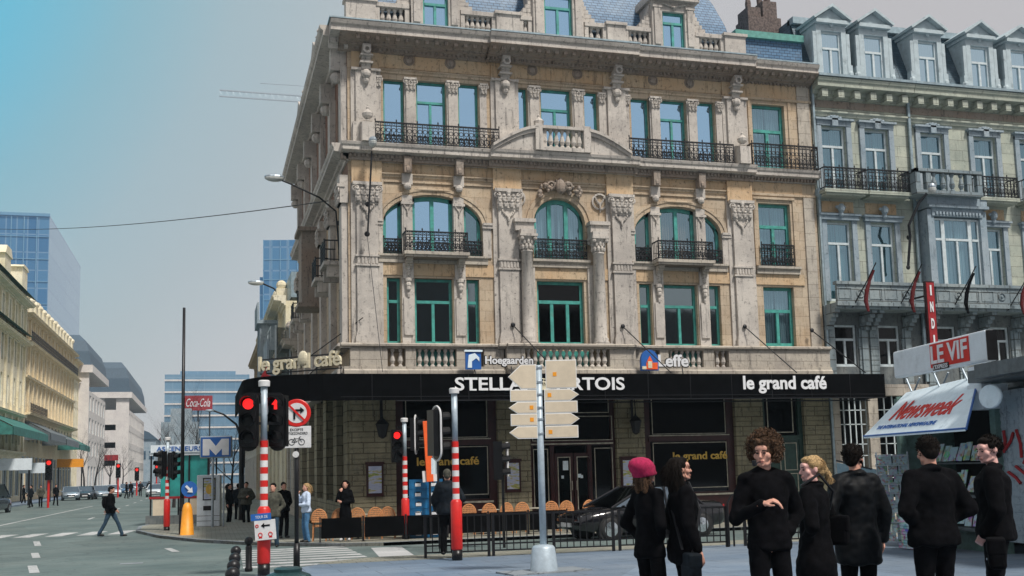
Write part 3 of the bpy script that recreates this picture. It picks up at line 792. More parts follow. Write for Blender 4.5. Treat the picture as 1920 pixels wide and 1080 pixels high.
for s in (-1, 1):
    c_ = MB(); c_.smooth = True; xc = B2+s*1.24
    c_.lathe([(.27, 0), (.27, .08), (.23, .12), (.25, .18), (.2, .24), (.2, 1.2), (.175, 3.0), (.2, 3.02), (.2, 3.06)], (xc, Y0-.3, 5.62), 18); c_.smooth = False
    c_.box(xc-.3, xc+.3, Y0-.6, Y0-.05, 5.55, 5.63)
    P(c_, 'column', 'stone_trim')
    c_ = MB()
    for k in range(10):
        t_ = 2*math.pi*k/10
        for r in range(2): c_.ell((xc+.2*math.cos(t_+r*.3), Y0-.3+.2*math.sin(t_+r*.3), 8.8+.16*r), (.06, .06, .1), 6, 4)
    c_.lathe([(.17, 0), (.2, .3), (.28, .42)], (xc, Y0-.3, 8.7), 14)
    for a_, b_ in ((-1, -1), (1, -1), (-1, 1), (1, 1)): c_.ell((xc+a_*.22, Y0-.3+b_*.22, 9.06), .08, 8, 6)
    c_.box(xc-.3, xc+.3, Y0-.6, Y0-.02, 9.12, 9.2); c_.box(xc-.26, xc+.26, Y0-.55, Y0-.02, 9.2, 9.36)
    P(c_, 'capital', 'stone_trim')
a = MB(); archband(a, B2, .9, 9.67, .9, .26, Y0, .05)
P(a, 'arch_moulding', 'stone_ochre')
a = MB(); random.seed(3)    # carved mask and scrolls above the centre arch
for i in range(46):
    t_ = random.uniform(-1, 1); a.ell((B2+t_*.75, Y0-.12-random.random()*.1, 10.62+.36*(1-abs(t_))+random.uniform(-.1, .22)), (random.uniform(.04, .11), .08, random.uniform(.05, .11)), 6, 4)
a.ell((B2, Y0-.25, 10.9), (.17, .14, .25), 10, 8); a.ring((B2-.3, Y0-.2, 10.95), .12, .04); a.ring((B2+.3, Y0-.2, 10.95), .12, .04)
P(a, 'carved_keystone', 'stone_soot')
s_ = MB(); s_.mold(B2-1.0, B2+1.0, Y0, [(0, 8.18), (.12, 8.2), (.12, 8.34), (.2, 8.38), (.2, 8.46), (0, 8.46)]); s_.mold(B4-.85, B4+.85, Y0, [(0, 8.18), (.12, 8.2), (.12, 8.34), (.2, 8.38), (.2, 8.46), (0, 8.46)])
P(s_, 'sill', 'stone_pale')
r_ = MB(); railing(r_, B2-.9, B2+.9, 8.46, 9.15, Y0-.12, .12); P(r_, 'balcony_railing', 'iron')
r_ = MB(); railing(r_, B4-.63, B4+.63, 8.46, 9.25, Y0-.1, .11); P(r_, 'balcony_railing', 'iron')
# architrave lines above the first floor
m_ = MB()
for x0, x1 in ((5.25, 9.0), (9.8, 12.95), (13.75, 17.45)):
    m_.mold(x0, x1, Y0, [(0, 10.98), (.05, 11.0), (.05, 11.05), (.1, 11.08), (.1, 11.12), (0, 11.12)]); m_.mold(x0+.1, x1-.1, Y0, [(0, 10.83), (.05, 10.83), (.05, 10.88), (0, 10.88)])
    m_.mold(x0, x1, Y0, [(0, 14.42), (.05, 14.44), (.05, 14.5), (.09, 14.53), (.09, 14.57), (0, 14.57)])
m_.mold(18.3, 20.95, Y0, [(0, 11.0), (.06, 11.02), (.06, 11.1), (0, 11.12)]); m_.mold(18.3, 20.95, Y0, [(0, 14.5), (.07, 14.52), (.07, 14.6), (0, 14.62)])
for z in (10.8,): m_.box(B4-.85, B4+.8, Y0-.07, Y0, z+.08, z+.16)
for s in (-1, 1): m_.box(B4+s*.78-.06, B4+s*.78+.06, Y0-.05, Y0, 8.5, 10.88)
for s in (-1, 1): m_.box(B4+s*.8-.05, B4+s*.8+.05, Y0-.04, Y0, 12, 14.5)
P(m_, 'string_course', 'stone_ochre')
# middle cornice, with its top ledge
m_ = MB()
cornice(m_, 3.95, 8.75, Y0, 11.45, 11.97, .5); cornice(m_, 8.75, 13.95, Y0-.12, 11.45, 11.97, .5); cornice(m_, 13.95, 18.4, Y0, 11.45, 11.97, .5); cornice(m_, 18.4, 20.98, Y0+.1, 11.42, 11.93, .5)
P(m_, 'cornice', 'stone_trim')
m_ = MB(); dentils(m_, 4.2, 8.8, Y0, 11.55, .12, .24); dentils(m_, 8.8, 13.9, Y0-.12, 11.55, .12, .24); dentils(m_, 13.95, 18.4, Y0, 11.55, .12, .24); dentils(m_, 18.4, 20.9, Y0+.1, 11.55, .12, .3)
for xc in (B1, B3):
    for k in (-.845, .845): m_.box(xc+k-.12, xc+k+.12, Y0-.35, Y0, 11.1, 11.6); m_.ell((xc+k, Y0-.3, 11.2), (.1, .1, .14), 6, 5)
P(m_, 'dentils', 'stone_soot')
# railings and pediment of the second floor
r_ = MB(); railing(r_, 5.02, 9.08, 11.97, 12.68, Y0-.42, .17); P(r_, 'balcony_railing', 'iron')
r_ = MB(); railing(r_, 13.65, 17.55, 11.97, 12.68, Y0-.42, .17); P(r_, 'balcony_railing', 'iron')
r_ = MB(); railing(r_, 18.25, 20.85, 11.93, 12.78, Y0-.45, .15, .4); P(r_, 'balcony_railing', 'iron')
p_ = MB()
for s in (-1, 1):
    x0 = B2+s*2.4; x1 = B2+s*.92
    arc = [(x0+(x1-x0)*t_, 12.02+.68*math.sin(t_*math.pi/2*.86)/math.sin(math.pi/2*.86)) for t_ in [i/8 for i in range(9)]]
    for i in range(8):
        (xa, za), (xb, zb) = arc[i], arc[i+1]
        p_.prism([(xa, za-.01), (xb, zb-.01), (xb, zb+.09), (xa, za+.09)], Y0-.75, Y0-.2)
        p_.prism([(xa, za-.12), (xb, zb-.12), (xb, zb-.01), (xa, za-.01)], Y0-.68, Y0-.2)
        p_.prism([(xa, 11.98), (xb, 11.98), (xb, zb-.1), (xa, za-.1)], Y0-.6, Y0-.2)
    p_.box(B2+s*.84-.12, B2+s*.84+.12, Y0-.735, Y0-.385, 11.975, 12.86)
p_.box(B2-.95, B2+.95, Y0-.72, Y0-.4, 12.72, 12.82); p_.box(B2-.95, B2+.95, Y0-.72, Y0-.4, 11.97, 12.1)
P(p_, 'pediment', 'stone_trim')
p_ = MB(); balusters(p_, B2-.7, B2+.7, 12.1, 12.72, Y0-.56, .21, .08); P(p_, 'balustrade', 'stone_trim')
p_ = MB()
for x in (4.78, 10.45, 17.9):   # stone vases on the ledge
    z_ = 12.72 if x > 5 and x < 12 else 12.6
    p_.box(x-.2, x+.2, Y0-.62, Y0-.25, 11.97, z_-.02); p_.lathe([(.12, 0), (.15, .04), (.05, .1), (.16, .2), (.18, .3), (.1, .38), (.04, .44), (.05, .5), (.01, .55)], (x, Y0-.43, z_), 10)
P(p_, 'stone_vases', 'stone_trim')
# ledge and balustrade above the awning
p_ = MB()
prof = lambda z0: [(0, z0), (.28, z0), (.32, z0+.05), (.4, z0+.07), (.4, z0+.12), (.36, z0+.16), (0, z0+.16)]
p_.mold(3.9, 8.9, Y0, prof(5.45)); p_.mold(9.15, 13.55, Y0-.25, prof(5.45)); p_.mold(13.8, 20.98, Y0, prof(5.45))
p_.mold(8.9, 9.15, Y0-.12, prof(5.45)); p_.mold(13.55, 13.8, Y0-.12, prof(5.45))
p_.mold(4.0, 20.98, Y0, [(0, 4.4), (.4, 4.4), (.4, 4.75), (.34, 4.8), (.34, 4.88), (0, 4.88)])
p_.mold(9.15, 13.55, Y0-.2, [(0, 4.42), (.4, 4.42), (.4, 4.75), (.34, 4.8), (.34, 4.87), (0, 4.87)])
for x0, x1 in ((4.2, 5.35), (5.92, 6.25), (7.55, 7.9), (8.45, 9.1), (13.6, 13.95), (14.5, 14.82), (16.1, 16.5), (17.05, 20.95)):
    p_.box(x0, x1, Y0-.3, Y0, 4.88, 5.45)
for x0, x1 in ((9.15, 9.75), (12.65, 13.55)): p_.box(x0, x1, Y0-.5, Y0-.1, 4.87, 5.45)
P(p_, 'ledge', 'stone_pale')
p_ = MB()
for x0, x1 in ((5.4, 5.9), (6.28, 7.52), (7.92, 8.42), (14.0, 14.45), (14.85, 16.08), (16.55, 17.0)): balusters(p_, x0, x1, 4.88, 5.45, Y0-.16, .2, .075)
balusters(p_, 9.78, 12.6, 4.87, 5.45, Y0-.38, .21, .08)
P(p_, 'balustrade', 'stone_trim')
p_ = MB()
for x0, x1 in ((6.25, 7.55), (10.3, 12.1), (14.82, 16.1)): p_.box(x0, x1, Y0-.03, Y0-.005, 4.9, 5.43)
P(p_, 'window_apron', 'frame_green')
# main cornice
m_ = MB()
cornice(m_, 3.6, 8.75, Y0, 15.1, 15.78, .85); cornice(m_, 8.75, 13.95, Y0-.1, 15.1, 15.78, .85); cornice(m_, 13.95, 18.4, Y0, 15.1, 15.78, .85); cornice(m_, 18.4, 20.98, Y0+.12, 15.1, 15.75, .8)
P(m_, 'cornice', 'stone_trim')
m_ = MB()
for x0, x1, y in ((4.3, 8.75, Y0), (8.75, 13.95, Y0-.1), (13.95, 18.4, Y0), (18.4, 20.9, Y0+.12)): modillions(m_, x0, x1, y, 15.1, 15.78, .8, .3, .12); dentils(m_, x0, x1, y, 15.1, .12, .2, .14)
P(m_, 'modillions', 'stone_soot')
m_ = MB()
m_.box(3.55, 8.75, Y0-.9, Y0, 15.785, 15.83); m_.box(8.75, 13.95, Y0-1.0, Y0, 15.785, 15.84); m_.box(13.95, 18.4, Y0-.9, Y0, 15.785, 15.83); m_.box(18.4, 20.98, Y0-.7, Y0+.1, 15.755, 15.8)
P(m_, 'gutter', 'zinc')
m_ = MB()
for x0, x1, y in ((3.9, 8.75, Y0), (8.75, 13.95, Y0-.1), (13.95, 18.4, Y0), (18.4, 20.96, Y0+.12)):
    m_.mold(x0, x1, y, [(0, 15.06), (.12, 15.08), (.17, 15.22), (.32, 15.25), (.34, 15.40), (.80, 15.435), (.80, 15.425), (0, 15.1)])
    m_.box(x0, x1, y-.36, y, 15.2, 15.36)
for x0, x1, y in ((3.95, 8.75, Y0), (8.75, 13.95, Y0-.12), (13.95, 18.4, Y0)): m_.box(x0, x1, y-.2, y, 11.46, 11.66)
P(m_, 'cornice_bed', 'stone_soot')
# attic balustrade
YA = Y0-.35
p_ = MB(); caps = MB()
def post(x0, x1, top=16.66):
    p_.box(x0, x1, YA-.22, YA+.2, 15.83, top-.1); p_.box(x0-.06, x1+.06, YA-.28, YA+.24, top-.1, top); p_.box(x0-.03, x1+.03, YA-.25, YA+.22, 15.83, 15.95)
for a_ in ((4.1, 5.05), (9.05, 9.85), (12.95, 13.6), (17.35, 18.15)): post(*a_)
for x0, x1 in ((5.05, 6.15), (7.85, 9.05), (9.85, 10.3), (12.15, 12.95), (13.6, 14.65), (16.25, 17.35)):
    p_.box(x0, x1, YA-.18, YA+.16, 16.46, 16.6); p_.box(x0, x1, YA-.15, YA+.12, 15.83, 15.93)
    p_.box(x0, x0+.14, YA-.15, YA+.12, 15.93, 16.46); p_.box(x1-.14, x1, YA-.15, YA+.12, 15.93, 16.46)
P(p_, 'attic_parapet', 'stone_trim')
p_ = MB()
for x0, x1 in ((5.2, 6.0), (8.0, 8.9), (10.0, 10.2), (12.3, 12.8), (13.75, 14.5), (16.4, 17.2)): balusters(p_, x0, x1, 15.93, 16.46, YA, .2, .08)
P(p_, 'balustrade', 'stone_trim')
m_ = MB(); m_.box(4.5, 18.1, YA+.25, YA+.3, 15.84, 16.5); P(m_, 'baluster_shade', 'far_slate')  # dark sheet added to stand in for the shade on the slate behind the balusters
# dormers
for xc, hw, ht in ((7.0, .42, 17.0), (11.2, .5, 17.4), (15.4, .42, 17.2)):
    d_ = MB(); zt = ht+.02
    d_.box(xc-hw-.38, xc-hw, YA-.25, YA+1.6, 15.83, zt+.35); d_.box(xc+hw, xc+hw+.38, YA-.25, YA+1.6, 15.83, zt+.35); d_.box(xc-hw, xc+hw, YA-.25, YA+1.6, zt, zt+.35)
    for s in (-1, 1): d_.box(xc+s*(hw+.2)-.11, xc+s*(hw+.2)+.11, YA-.31, YA-.24, 16.0, zt+.1); d_.box(xc+s*(hw+.2)-.17, xc+s*(hw+.2)+.17, YA-.33, YA-.24, zt+.1, zt+.2)
    d_.box(xc-hw-.5, xc+hw+.5, YA-.45, YA+1.6, zt+.35, zt+.46)
    arc = arch_pts(xc, hw+.5, zt+.46, .42, 12)
    d_.prism(arc, YA-.42, YA+1.6)
    for i in range(12): 
        (xa, za), (xb, zb) = arc[i], arc[i+1]; d_.prism([(xa, za), (xb, zb), (xb, zb+.09), (xa, za+.09)], YA-.52, YA+1.6)
    garland(d_, xc, zt+.25, .8, .16, YA-.27)
    for s in (-1, 1):   # side scrolls
        for k in range(6): d_.box(xc+s*(hw+.38+.0), xc+s*(hw+.38+.42*(1-k/6)**1.8+.03), YA-.12, YA+.16, 16.6+k*.14, 16.6+k*.14+.15)
    o_ = P(d_, 'dormer', 'stone_trim')
    window(xc-hw, xc+hw, 15.84, zt, YA-.1, pane='pane_sky', tr=.28, parent=cafe, name='dormer_window')
    b_ = MB(); b_.box(xc-hw, xc+hw, YA+.1, YA+.14, 15.84, zt); b_.build('blind', MAT['curtain_blue'], cafe)
# mansard roof
r_ = MB()
def curve(z): # set-back of a bulging mansard
    t_ = (z-16.0)/5.0; return .25+1.9*t_**1.7
zz = [15.85, 16.6, 17.4, 18.3, 19.3, 20.4, 21.2]
for i in range(len(zz)-1):
    a0, a1 = curve(max(zz[i], 16)), curve(zz[i+1]); z0_, z1_ = zz[i], zz[i+1]
    L0, L1 = 4.2+a0*.8, 4.2+a1*.8; R0, R1 = 18.3-a0*1.0+.1, 18.3-a1*1.0+.1
    r_.quad((L0, Y0+a0, z0_), (R0, Y0+a0, z0_), (R1, Y0+a1, z1_), (L1, Y0+a1, z1_))
    r_.quad((L0, Y0+a0, z0_), (L1, Y0+a1, z1_), (L1, Y0+12, z1_), (L0, Y0+12, z0_))
    r_.quad((R0, Y0+a0, z0_), (R0, Y0+12, z0_), (R1, Y0+12, z1_), (R1, Y0+a1, z1_))
r_.quad((L1, Y0+a1, 21.2), (R1, Y0+a1, 21.2), (R1, Y0+12, 21.2), (L1, Y0+12, 21.2))
P(r_, 'roof', 'slate')
r_ = MB(); r_.prism([(18.25, 15.8), (20.95, 15.8), (20.95, 17.15), (18.25, 17.15)], Y0+.35, Y0+8); P(r_, 'roof', 'slate')
r_ = MB(); r_.box(18.2, 20.98, Y0+.2, Y0+.7, 16.95, 17.2); P(r_, 'roof_coping', 'zinc_green')
# ---- windows
def cw(h, **k): return window(h[0], h[1], h[2], h[3], Y0+.2, **k)
for xc, pn in ((B1, 'pane_mid'), (B3, 'pane_dark')):
    i0 = 0 if xc == B1 else 3
    for k in range(3): cw(ent[i0+k], pane='pane_dark' , tr=.35, mull=1 if k == 1 else 0, fw=.085)
    ar = (xc, 1.62, 9.5, .95); cu = None if xc == B1 else 'curtain_brown'
    window(xc-1.6, xc-1.02, 8.5, 10.2, Y0+.2, pane='pane_sky' if xc == B1 else 'pane_dark', tr=0, mull=0, arch=ar, fw=.1)
    window(xc-.67, xc+.67, 8.5, 10.4, Y0+.2, pane='pane_sky' if xc == B1 else 'pane_row', tr=0, mull=1, cur=cu, arch=ar, fw=.11)
    window(xc+1.02, xc+1.6, 8.5, 10.2, Y0+.2, pane='pane_row', tr=0, mull=0, cur='curtain_teal', arch=ar, fw=.1)
    for k in range(3): cw(sec[i0+k], pane='pane_sky', tr=.3 if k == 1 else 0, mull=1 if k == 1 else 0, fw=.07)
w_ = cw(ent[6], pane='pane_shop', tr=.32, mull=2, fw=.1); cw(ent[7], pane='pane_row', tr=.4, mull=1, cur='curtain_blue', fw=.1)
window(B2-.88, B2+.88, 8.4, 10.5, Y0+.2, pane='pane_row', tr=0, mull=2, cur='curtain_blue', arch=(B2, .9, 9.65, .9), fw=.12)
cw(fir[3], pane='pane_row', tr=.35, mull=1, cur='curtain_teal', fw=.1)
cw(sec[6], pane='pane_sky', tr=0, mull=0, fw=.07); cw(sec[7], pane='pane_sky', tr=.3, mull=1, cur=None); cw(sec[8], pane='pane_sky', tr=0, mull=0, fw=.07); cw(sec[9], pane='pane_row', tr=.4, mull=1, cur='curtain_blue', fw=.1)

# ---- ground floor: ashlar piers, shopfronts
g_ = MB()
for x0, x1 in ((4.2, 5.62), (8.9, 9.98), (12.95, 13.95), (17.3, 18.35), (19.95, 20.95)):
    for k in range(14):
        z0_ = -.3+k*.335; g_.box(x0, x1, Y0-.06, Y0+.5, z0_+.012, z0_+.325)
    g_.box(x0+.02, x1-.02, Y0-.03, Y0+.5, -.42, 4.4)
    g_.box(x0-.04, x1+.04, Y0-.12, Y0+.3, -.42, .25)
P(g_, 'stone_piers', 'ashlar')
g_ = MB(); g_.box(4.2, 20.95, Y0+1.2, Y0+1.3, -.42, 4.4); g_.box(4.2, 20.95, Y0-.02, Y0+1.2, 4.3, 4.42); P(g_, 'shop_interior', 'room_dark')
g_ = MB()
def frame(x0, x1, z0, z1, y, t_=.09):
    g_.box(x0, x0+t_, y, y+.08, z0, z1); g_.box(x1-t_, x1, y, y+.08, z0, z1); g_.box(x0+t_, x1-t_, y, y+.08, z1-t_, z1); g_.box(x0+t_, x1-t_, y, y+.08, z0, z0+t_)
def line(mb, x0, x1, z0, z1, y, t_=.022):
    mb.box(x0, x0+t_, y, y+.02, z0, z1); mb.box(x1-t_, x1, y, y+.02, z0, z1); mb.box(x0+t_, x1-t_, y, y+.02, z1-t_, z1); mb.box(x0+t_, x1-t_, y, y+.02, z0, z0+t_)
ln = MB()
for x0, x1 in ((5.62, 8.9), (13.95, 17.3)):
    frame(x0, x1, -.42, 4.3, Y0+.12, .26); g_.box(x0+.26, x1-.26, Y0+.1, Y0+.22, -.42, .72); g_.box(x0+.2, x1-.2, Y0+.08, Y0+.24, 2.42, 2.6)
    line(ln, x0+.34, x1-.3, .85, 2.38, Y0+.1); line(ln, x0+.34, x1-.3, 2.66, 4.1, Y0+.1); ln.box(x0+.2, x1-.15, Y0+.05, Y0+.1, .6, .66); ln.box(x0+.2, x1-.2, Y0+.05, Y0+.08, 2.6, 2.63)
# entrance
x0, x1 = 9.98, 12.95
frame(x0, x1, -.42, 4.3, Y0+.12, .14); g_.box(x0, x1, Y0+.08, Y0+.22, 2.35, 2.5)
line(ln, x0+.1, x1-.1, 2.5, 3.3, Y0+.06); line(ln, x0+1.6, x1-.2, 3.4, 4.2, Y0+.06); line(ln, x0+.3, x0+1.4, 3.4, 4.2, Y0+.06); ln.box(x0+.05, x1-.1, Y0+.03, Y0+.07, 2.38, 2.42)
line(ln, x0+.12, x0+.62, .35, 2.25, Y0+.06); line(ln, x1-.75, x1-.12, .5, 2.25, Y0+.06); line(ln, x1-.7, x1-.15, -.1, .32, Y0+.06, .05)
g_.box(x0+.7, x0+.84, Y0+.1, Y0+.22, -.42, 2.35); g_.box(x1-.98, x1-.84, Y0+.1, Y0+.22, -.42, 2.35); g_.box(x1-.84, x1-.14, Y0+.12, Y0+.2, -.42, .4)
g_.box(x0+.14, x0+.7, Y0+.12, Y0+.2, -.42, .3)
P(g_, 'shopfront', 'redwood'); P(ln, 'shopfront_mouldings', 'gilt_line')
for k, xa in enumerate((10.84, 11.5)):
    d_ = MB(); d_.box(xa, xa+.1, Y0+.12, Y0+.18, -.3, 2.1); d_.box(xa+.52, xa+.62, Y0+.12, Y0+.18, -.3, 2.1); d_.box(xa+.1, xa+.52, Y0+.12, Y0+.18, 1.98, 2.1); d_.box(xa+.1, xa+.52, Y0+.12, Y0+.18, -.3, .1)
    dr = P(d_, 'door', 'redwood')
    l_ = MB(); line(l_, xa+.09, xa+.53, .1, 1.98, Y0+.1, .025); l_.build('door_trim', MAT['gilt_line'], dr)
    l_ = MB(); l_.quad((xa+.1, Y0+.15, .1), (xa+.52, Y0+.15, .1), (xa+.52, Y0+.15, 1.98), (xa+.1, Y0+.15, 1.98)); l_.build('pane', MAT['pane_shop'], dr, recalc=False)
    l_ = MB(); l_.box(xa+(.28 if k == 0 else .12), xa+(.46 if k == 0 else .24), Y0+.13, Y0+.145, 1.55 if k == 0 else 1.3, 1.85 if k == 0 else 1.42); l_.box(xa+.22, xa+.3, Y0+.13, Y0+.145, 1.28, 1.38); P(l_, 'sticker', 'canvas_blue', dr)
    l_ = MB(); l_.tube((xa+(.56 if k == 0 else .06), Y0+.07, .9), (xa+(.56 if k == 0 else .06), Y0+.07, 1.2), .015); l_.build('handle', MAT['gilt_line'], dr)
gl = MB()
for x0, x1, z0, z1 in ((5.88, 8.64, .72, 4.04), (14.21, 17.04, .72, 4.04), (10.12, 10.68, .3, 4.2), (12.11, 12.8, .4, 4.2), (10.7, 12.1, 2.5, 4.2)): gl.quad((x0, Y0+.2, z0), (x1, Y0+.2, z0), (x1, Y0+.2, z1), (x0, Y0+.2, z1))
gl.build('shop_pane', MAT['pane_shop'], cafe, recalc=False)
for x in (6.3, 15.0): txt('le grand café', 2.0, .34, T((x, Y0+.09, 1.72)), MAT['gold'], cafe, 'window_lettering', bold=.02)
g_ = MB()   # green side door
g_.box(18.35, 18.5, Y0+.1, Y0+.25, -.42, 4.3); g_.box(19.8, 19.95, Y0+.1, Y0+.25, -.42, 4.3); g_.box(18.5, 19.8, Y0+.14, Y0+.2, -.42, 2.4); g_.box(18.5, 19.8, Y0+.1, Y0+.22, 2.4, 2.55)
plain('door_green', (.012, .045, .035), .4, 0, .3); dr = P(g_, 'door', 'door_green')
l_ = MB()
for a_ in (18.56, 19.2):
    for z0_, z1_ in ((-.2, .5), (.62, 1.25), (1.35, 2.3)): line(l_, a_, a_+.5, z0_, z1_, Y0+.12, .025)
line(l_, 18.6, 19.6, 2.65, 4.2, Y0+.1, .03); l_.build('door_trim', MAT['gilt_line'], dr)
# menu boards and wall lanterns
for x in (4.95, 9.35, 13.3):
    b_ = MB(); b_.box(x-.26, x+.26, Y0-.14, Y0-.06, .9, 1.9); b_.box(x-.29, x+.29, Y0-.16, Y0-.06, 1.88, 1.95); o_ = b_.build('menu_board', MAT['redwood'], cafe)
    b_ = MB(); b_.box(x-.2, x+.2, Y0-.15, Y0-.141, 1.0, 1.82); b_.build('menu_sheet', MAT['menu_paper'], o_)
    b_ = MB(); zl = 2.75; b_.smooth = False
    b_.box(x+.18, x+.24, Y0-.12, Y0-.06, zl+.3, zl+1.1); b_.path([(x+.2, Y0-.1, zl+1.0), (x+.2, Y0-.35, zl+1.1), (x+.2, Y0-.4, zl+.8), (x+.2, Y0-.4, zl+.5)], .02, 5)
    b_.lathe([(.03, 0), (.12, .06), (.2, .42), (.22, .44), (.12, .56), (.04, .62), (.02, .7)], (x+.2, Y0-.4, zl-.1), 6)
    b_.build('wall_lantern', MAT['iron'], cafe)
# ---- awning with its lettering
aw = MB(); yf = 31.0; xl = .95; zt, zb = 4.5, 3.72
out = [(21.9, yf), (3.6, yf)] + [(3.6-2.6*math.sin(t_), yf+2.6*(1-math.cos(t_))) for t_ in [math.pi/2*i/10 for i in range(1, 11)]] + [(xl, 40)]
inn = [(21.9, Y0-.35), (4.1, Y0-.35), (3.85, Y0), (3.85, 40)]
for i in range(len(out)-1):
    a_, b_ = out[i], out[i+1]
    zi = zt+.02*(i > 0)
    aw.quad((*a_, zb), (*b_, zb), (*b_, zt), (*a_, zt))
    aw.quad((a_[0], a_[1]+.02, zb), (b_[0]+.02, b_[1]+.02, zb), (b_[0]+.02, b_[1]+.02, zt), (a_[0], a_[1]+.02, zt))
tp = out+inn[::-1]
aw.add([(x, y, zt if j < len(out) else zt+.12) for j, (x, y) in enumerate(tp)], [list(range(len(tp)))])
aw.box(4.1, 21.88, yf+.1, Y0-.36, 3.86, 3.9); aw.quad((21.9, yf, zb), (21.9, Y0-.35, zb), (21.9, Y0-.35, zt+.12), (21.9, yf, zt))
awn = P(aw, 'awning', 'black_cloth', recalc=False)
b_ = MB()
for k in range(12): b_.box(4.6+k*1.45, 4.615+k*1.45, yf-.006, yf-.001, zb+.01, zt)
b_.box(3.7, 21.9, yf-.012, yf-.001, zb+.1, zb+.115); b_.build('awning_seams', MAT['iron'], awn)
b_ = MB(); b_.box(5.3, 21.9, yf-.02, yf-.005, zb-.03, zb); b_.box(9.5, 21.5, yf+.3, yf+.33, 3.62, 3.66); b_.build('awning_rail', MAT['iron'], awn)
txt('STELLA', 2.14, .40, T((7.08, yf-.03, 3.99)), MAT['letter_white'], awn, 'lettering', bold=.02)
txt('ARTOIS', 2.25, .40, T((10.25, yf-.03, 3.99)), MAT['letter_white'], awn, 'lettering', bold=.02)
sr = MB()  # slab serifs
for x in (7.62, 7.98, 8.36, 8.72): sr.box(x-.09, x+.12, yf-.036, yf-.02, 3.99, 4.04)
for k in (0, 1):
    x_ = 9.02+.26*k; sr.box(x_-.09, x_+.05, yf-.036, yf-.02, 3.99, 4.03)
sr.build('lettering_serifs', MAT['letter_white'], awn)
e_ = MB(); random.seed(5)
for i in range(14):
    t_ = R(15+i*11.5); e_.path([(9.82, yf-.03, 4.02), (9.82+.2*math.cos(t_), yf-.04, 4.03+.12*math.sin(t_)), (9.82+.42*math.cos(t_), yf-.03, 4.04+.3*math.sin(t_))], .014, 4)
e_.ring((9.82, yf-.03, 4.13), .2, .02, sx=1.8, sz=.6); e_.ring((9.82, yf-.03, 4.18), .3, .014, sx=1.2, sz=.55)
e_.build('gilt_emblem', MAT['letter_cream'], awn)
txt('le grand café', 3.05, .58, T((16.6, yf-.03, 3.86)), MAT['letter_white'], awn, 'lettering', bold=.028)
# awning stays with their wall rosettes
for x, z in ((9.45, 6.25), (13.25, 6.25), (17.75, 6.3), (20.35, 6.2)):
    s_ = MB(); s_.tube((x, Y0-.2, z), (x+.9, yf+.1, 4.55), .02, n=6); s_.ell((x, Y0-.22, z), (.08, .05, .08), 8, 5); P(s_, 'awning_stay', 'iron')
# ---- side facade along the boulevard (runs from the corner to y = 50)
MS = T((4.2, 50.5, 0)) @ RZ(R(-90))       # local x: from far to near, local -y: out to the street
S_len = 17.5
ctr = [2.2, 5.6, 9.0, 12.4, 15.4]
hs1 = [(c-.5, c+.5, 5.62, 7.75) for c in ctr]; hs2 = [(c-.6, c+.6, 8.5, 10.6) for c in ctr]; hs3 = [(c-.55, c+.55, 12.0, 14.3) for c in ctr]
w = MB(MS); w.holes(0, S_len, 4.4, 11, hs1+hs2, 0, .3); P(w, 'side_wall', 'stone_ochre')
w = MB(MS); w.holes(0, S_len, 11, 15.3, hs3, 0, .3); P(w, 'side_wall', 'stone_redbrown')
w = MB(MS)
for k in range(14): w.box(0, S_len, -.05, .4, -.3+k*.335+.012, -.3+k*.335+.325) if k < 3 else None
for c in (.4, 3.9, 7.3, 10.7, 14.0, 16.9): w.box(c-.5, c+.5, -.06, .4, -.42, 4.4)
P(w, 'side_piers', 'ashlar')
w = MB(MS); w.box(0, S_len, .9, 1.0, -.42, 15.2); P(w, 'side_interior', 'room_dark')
w = MB(MS)
for c in (.4, 3.9, 7.3, 10.7, 13.9, 17.1):
    w.box(c-.33, c+.33, -.2, .02, 5.6, 10.2); w.box(c-.4, c+.4, -.26, .02, 10.1, 11.0); w.box(c-.33, c+.33, -.2, .02, 11.95, 14.6); w.box(c-.2, c+.2, -.5, .02, 14.5, 15.2)
    capital(w, c, 10.1, 10.7, .7, -.1, .2, 4); w.ell((c, -.3, 14.3), (.18, .2, .2), 8, 6)
cornice(w, 0, S_len+.25, 0, 15.1, 15.78, .85); cornice(w, 0, S_len+.2, 0, 11.45, 11.97, .5); w.mold(0, S_len+.3, 0, prof(5.45)); w.mold(0, S_len+.2, 0, [(0, 4.4), (.4, 4.4), (.4, 4.75), (.34, 4.88), (0, 4.88)])
for x0 in (0.2, 6.0, 12.5): w.box(x0, x0+2.4, -.5, .1, 15.8, 16.6); w.box(x0-.1, x0+2.5, -.56, .15, 16.6, 16.72)
for c in ctr: w.box(c-.7, c+.7, -.62, -.1, 8.38, 8.5); w.box(c-.6, c-.4, -.5, 0, 8.0, 8.38); w.box(c+.4, c+.6, -.5, 0, 8.0, 8.38)
for c, hh in ((3.9, 0), (10.7, 0)): # dormer gables rising over the cornice
    w.box(c-.9, c+.9, -.3, .6, 15.8, 17.4); w.prism([(c-1.1, 17.4), (c+1.1, 17.4), (c, 18.1)], -.45, .6); w.lathe([(.05, 0), (.15, .2), (.04, .35), (.1, .45), (.01, .6)], (c, -.2, 18.1), 8)
P(w, 'side_cornices', 'stone_trim')
w = MB(MS)
for c in ctr: railing(w, c-.7, c+.7, 8.5, 9.2, -.58, .14, .5)
P(w, 'side_railings', 'iron')
for hh, pn in ((hs1, 'pane_dark'), (hs2, 'pane_mid'), (hs3, 'pane_sky')):
    for h_ in hh: window(h_[0], h_[1], h_[2], h_[3], .15, pane=pn, M=MS, tr=.3, name='side_window')
# oriel of stone on the side facade, seen edge-on as stacked balconies
w = MB(MS)
for z0_, z1_ in ((7.95, 8.1), (10.9, 11.05)): w.box(8.2, 9.9, -.95, 0, z0_, z1_)
w.box(8.35, 9.75, -.8, 0, 8.1, 10.9); P(w, 'oriel', 'stone_soot')

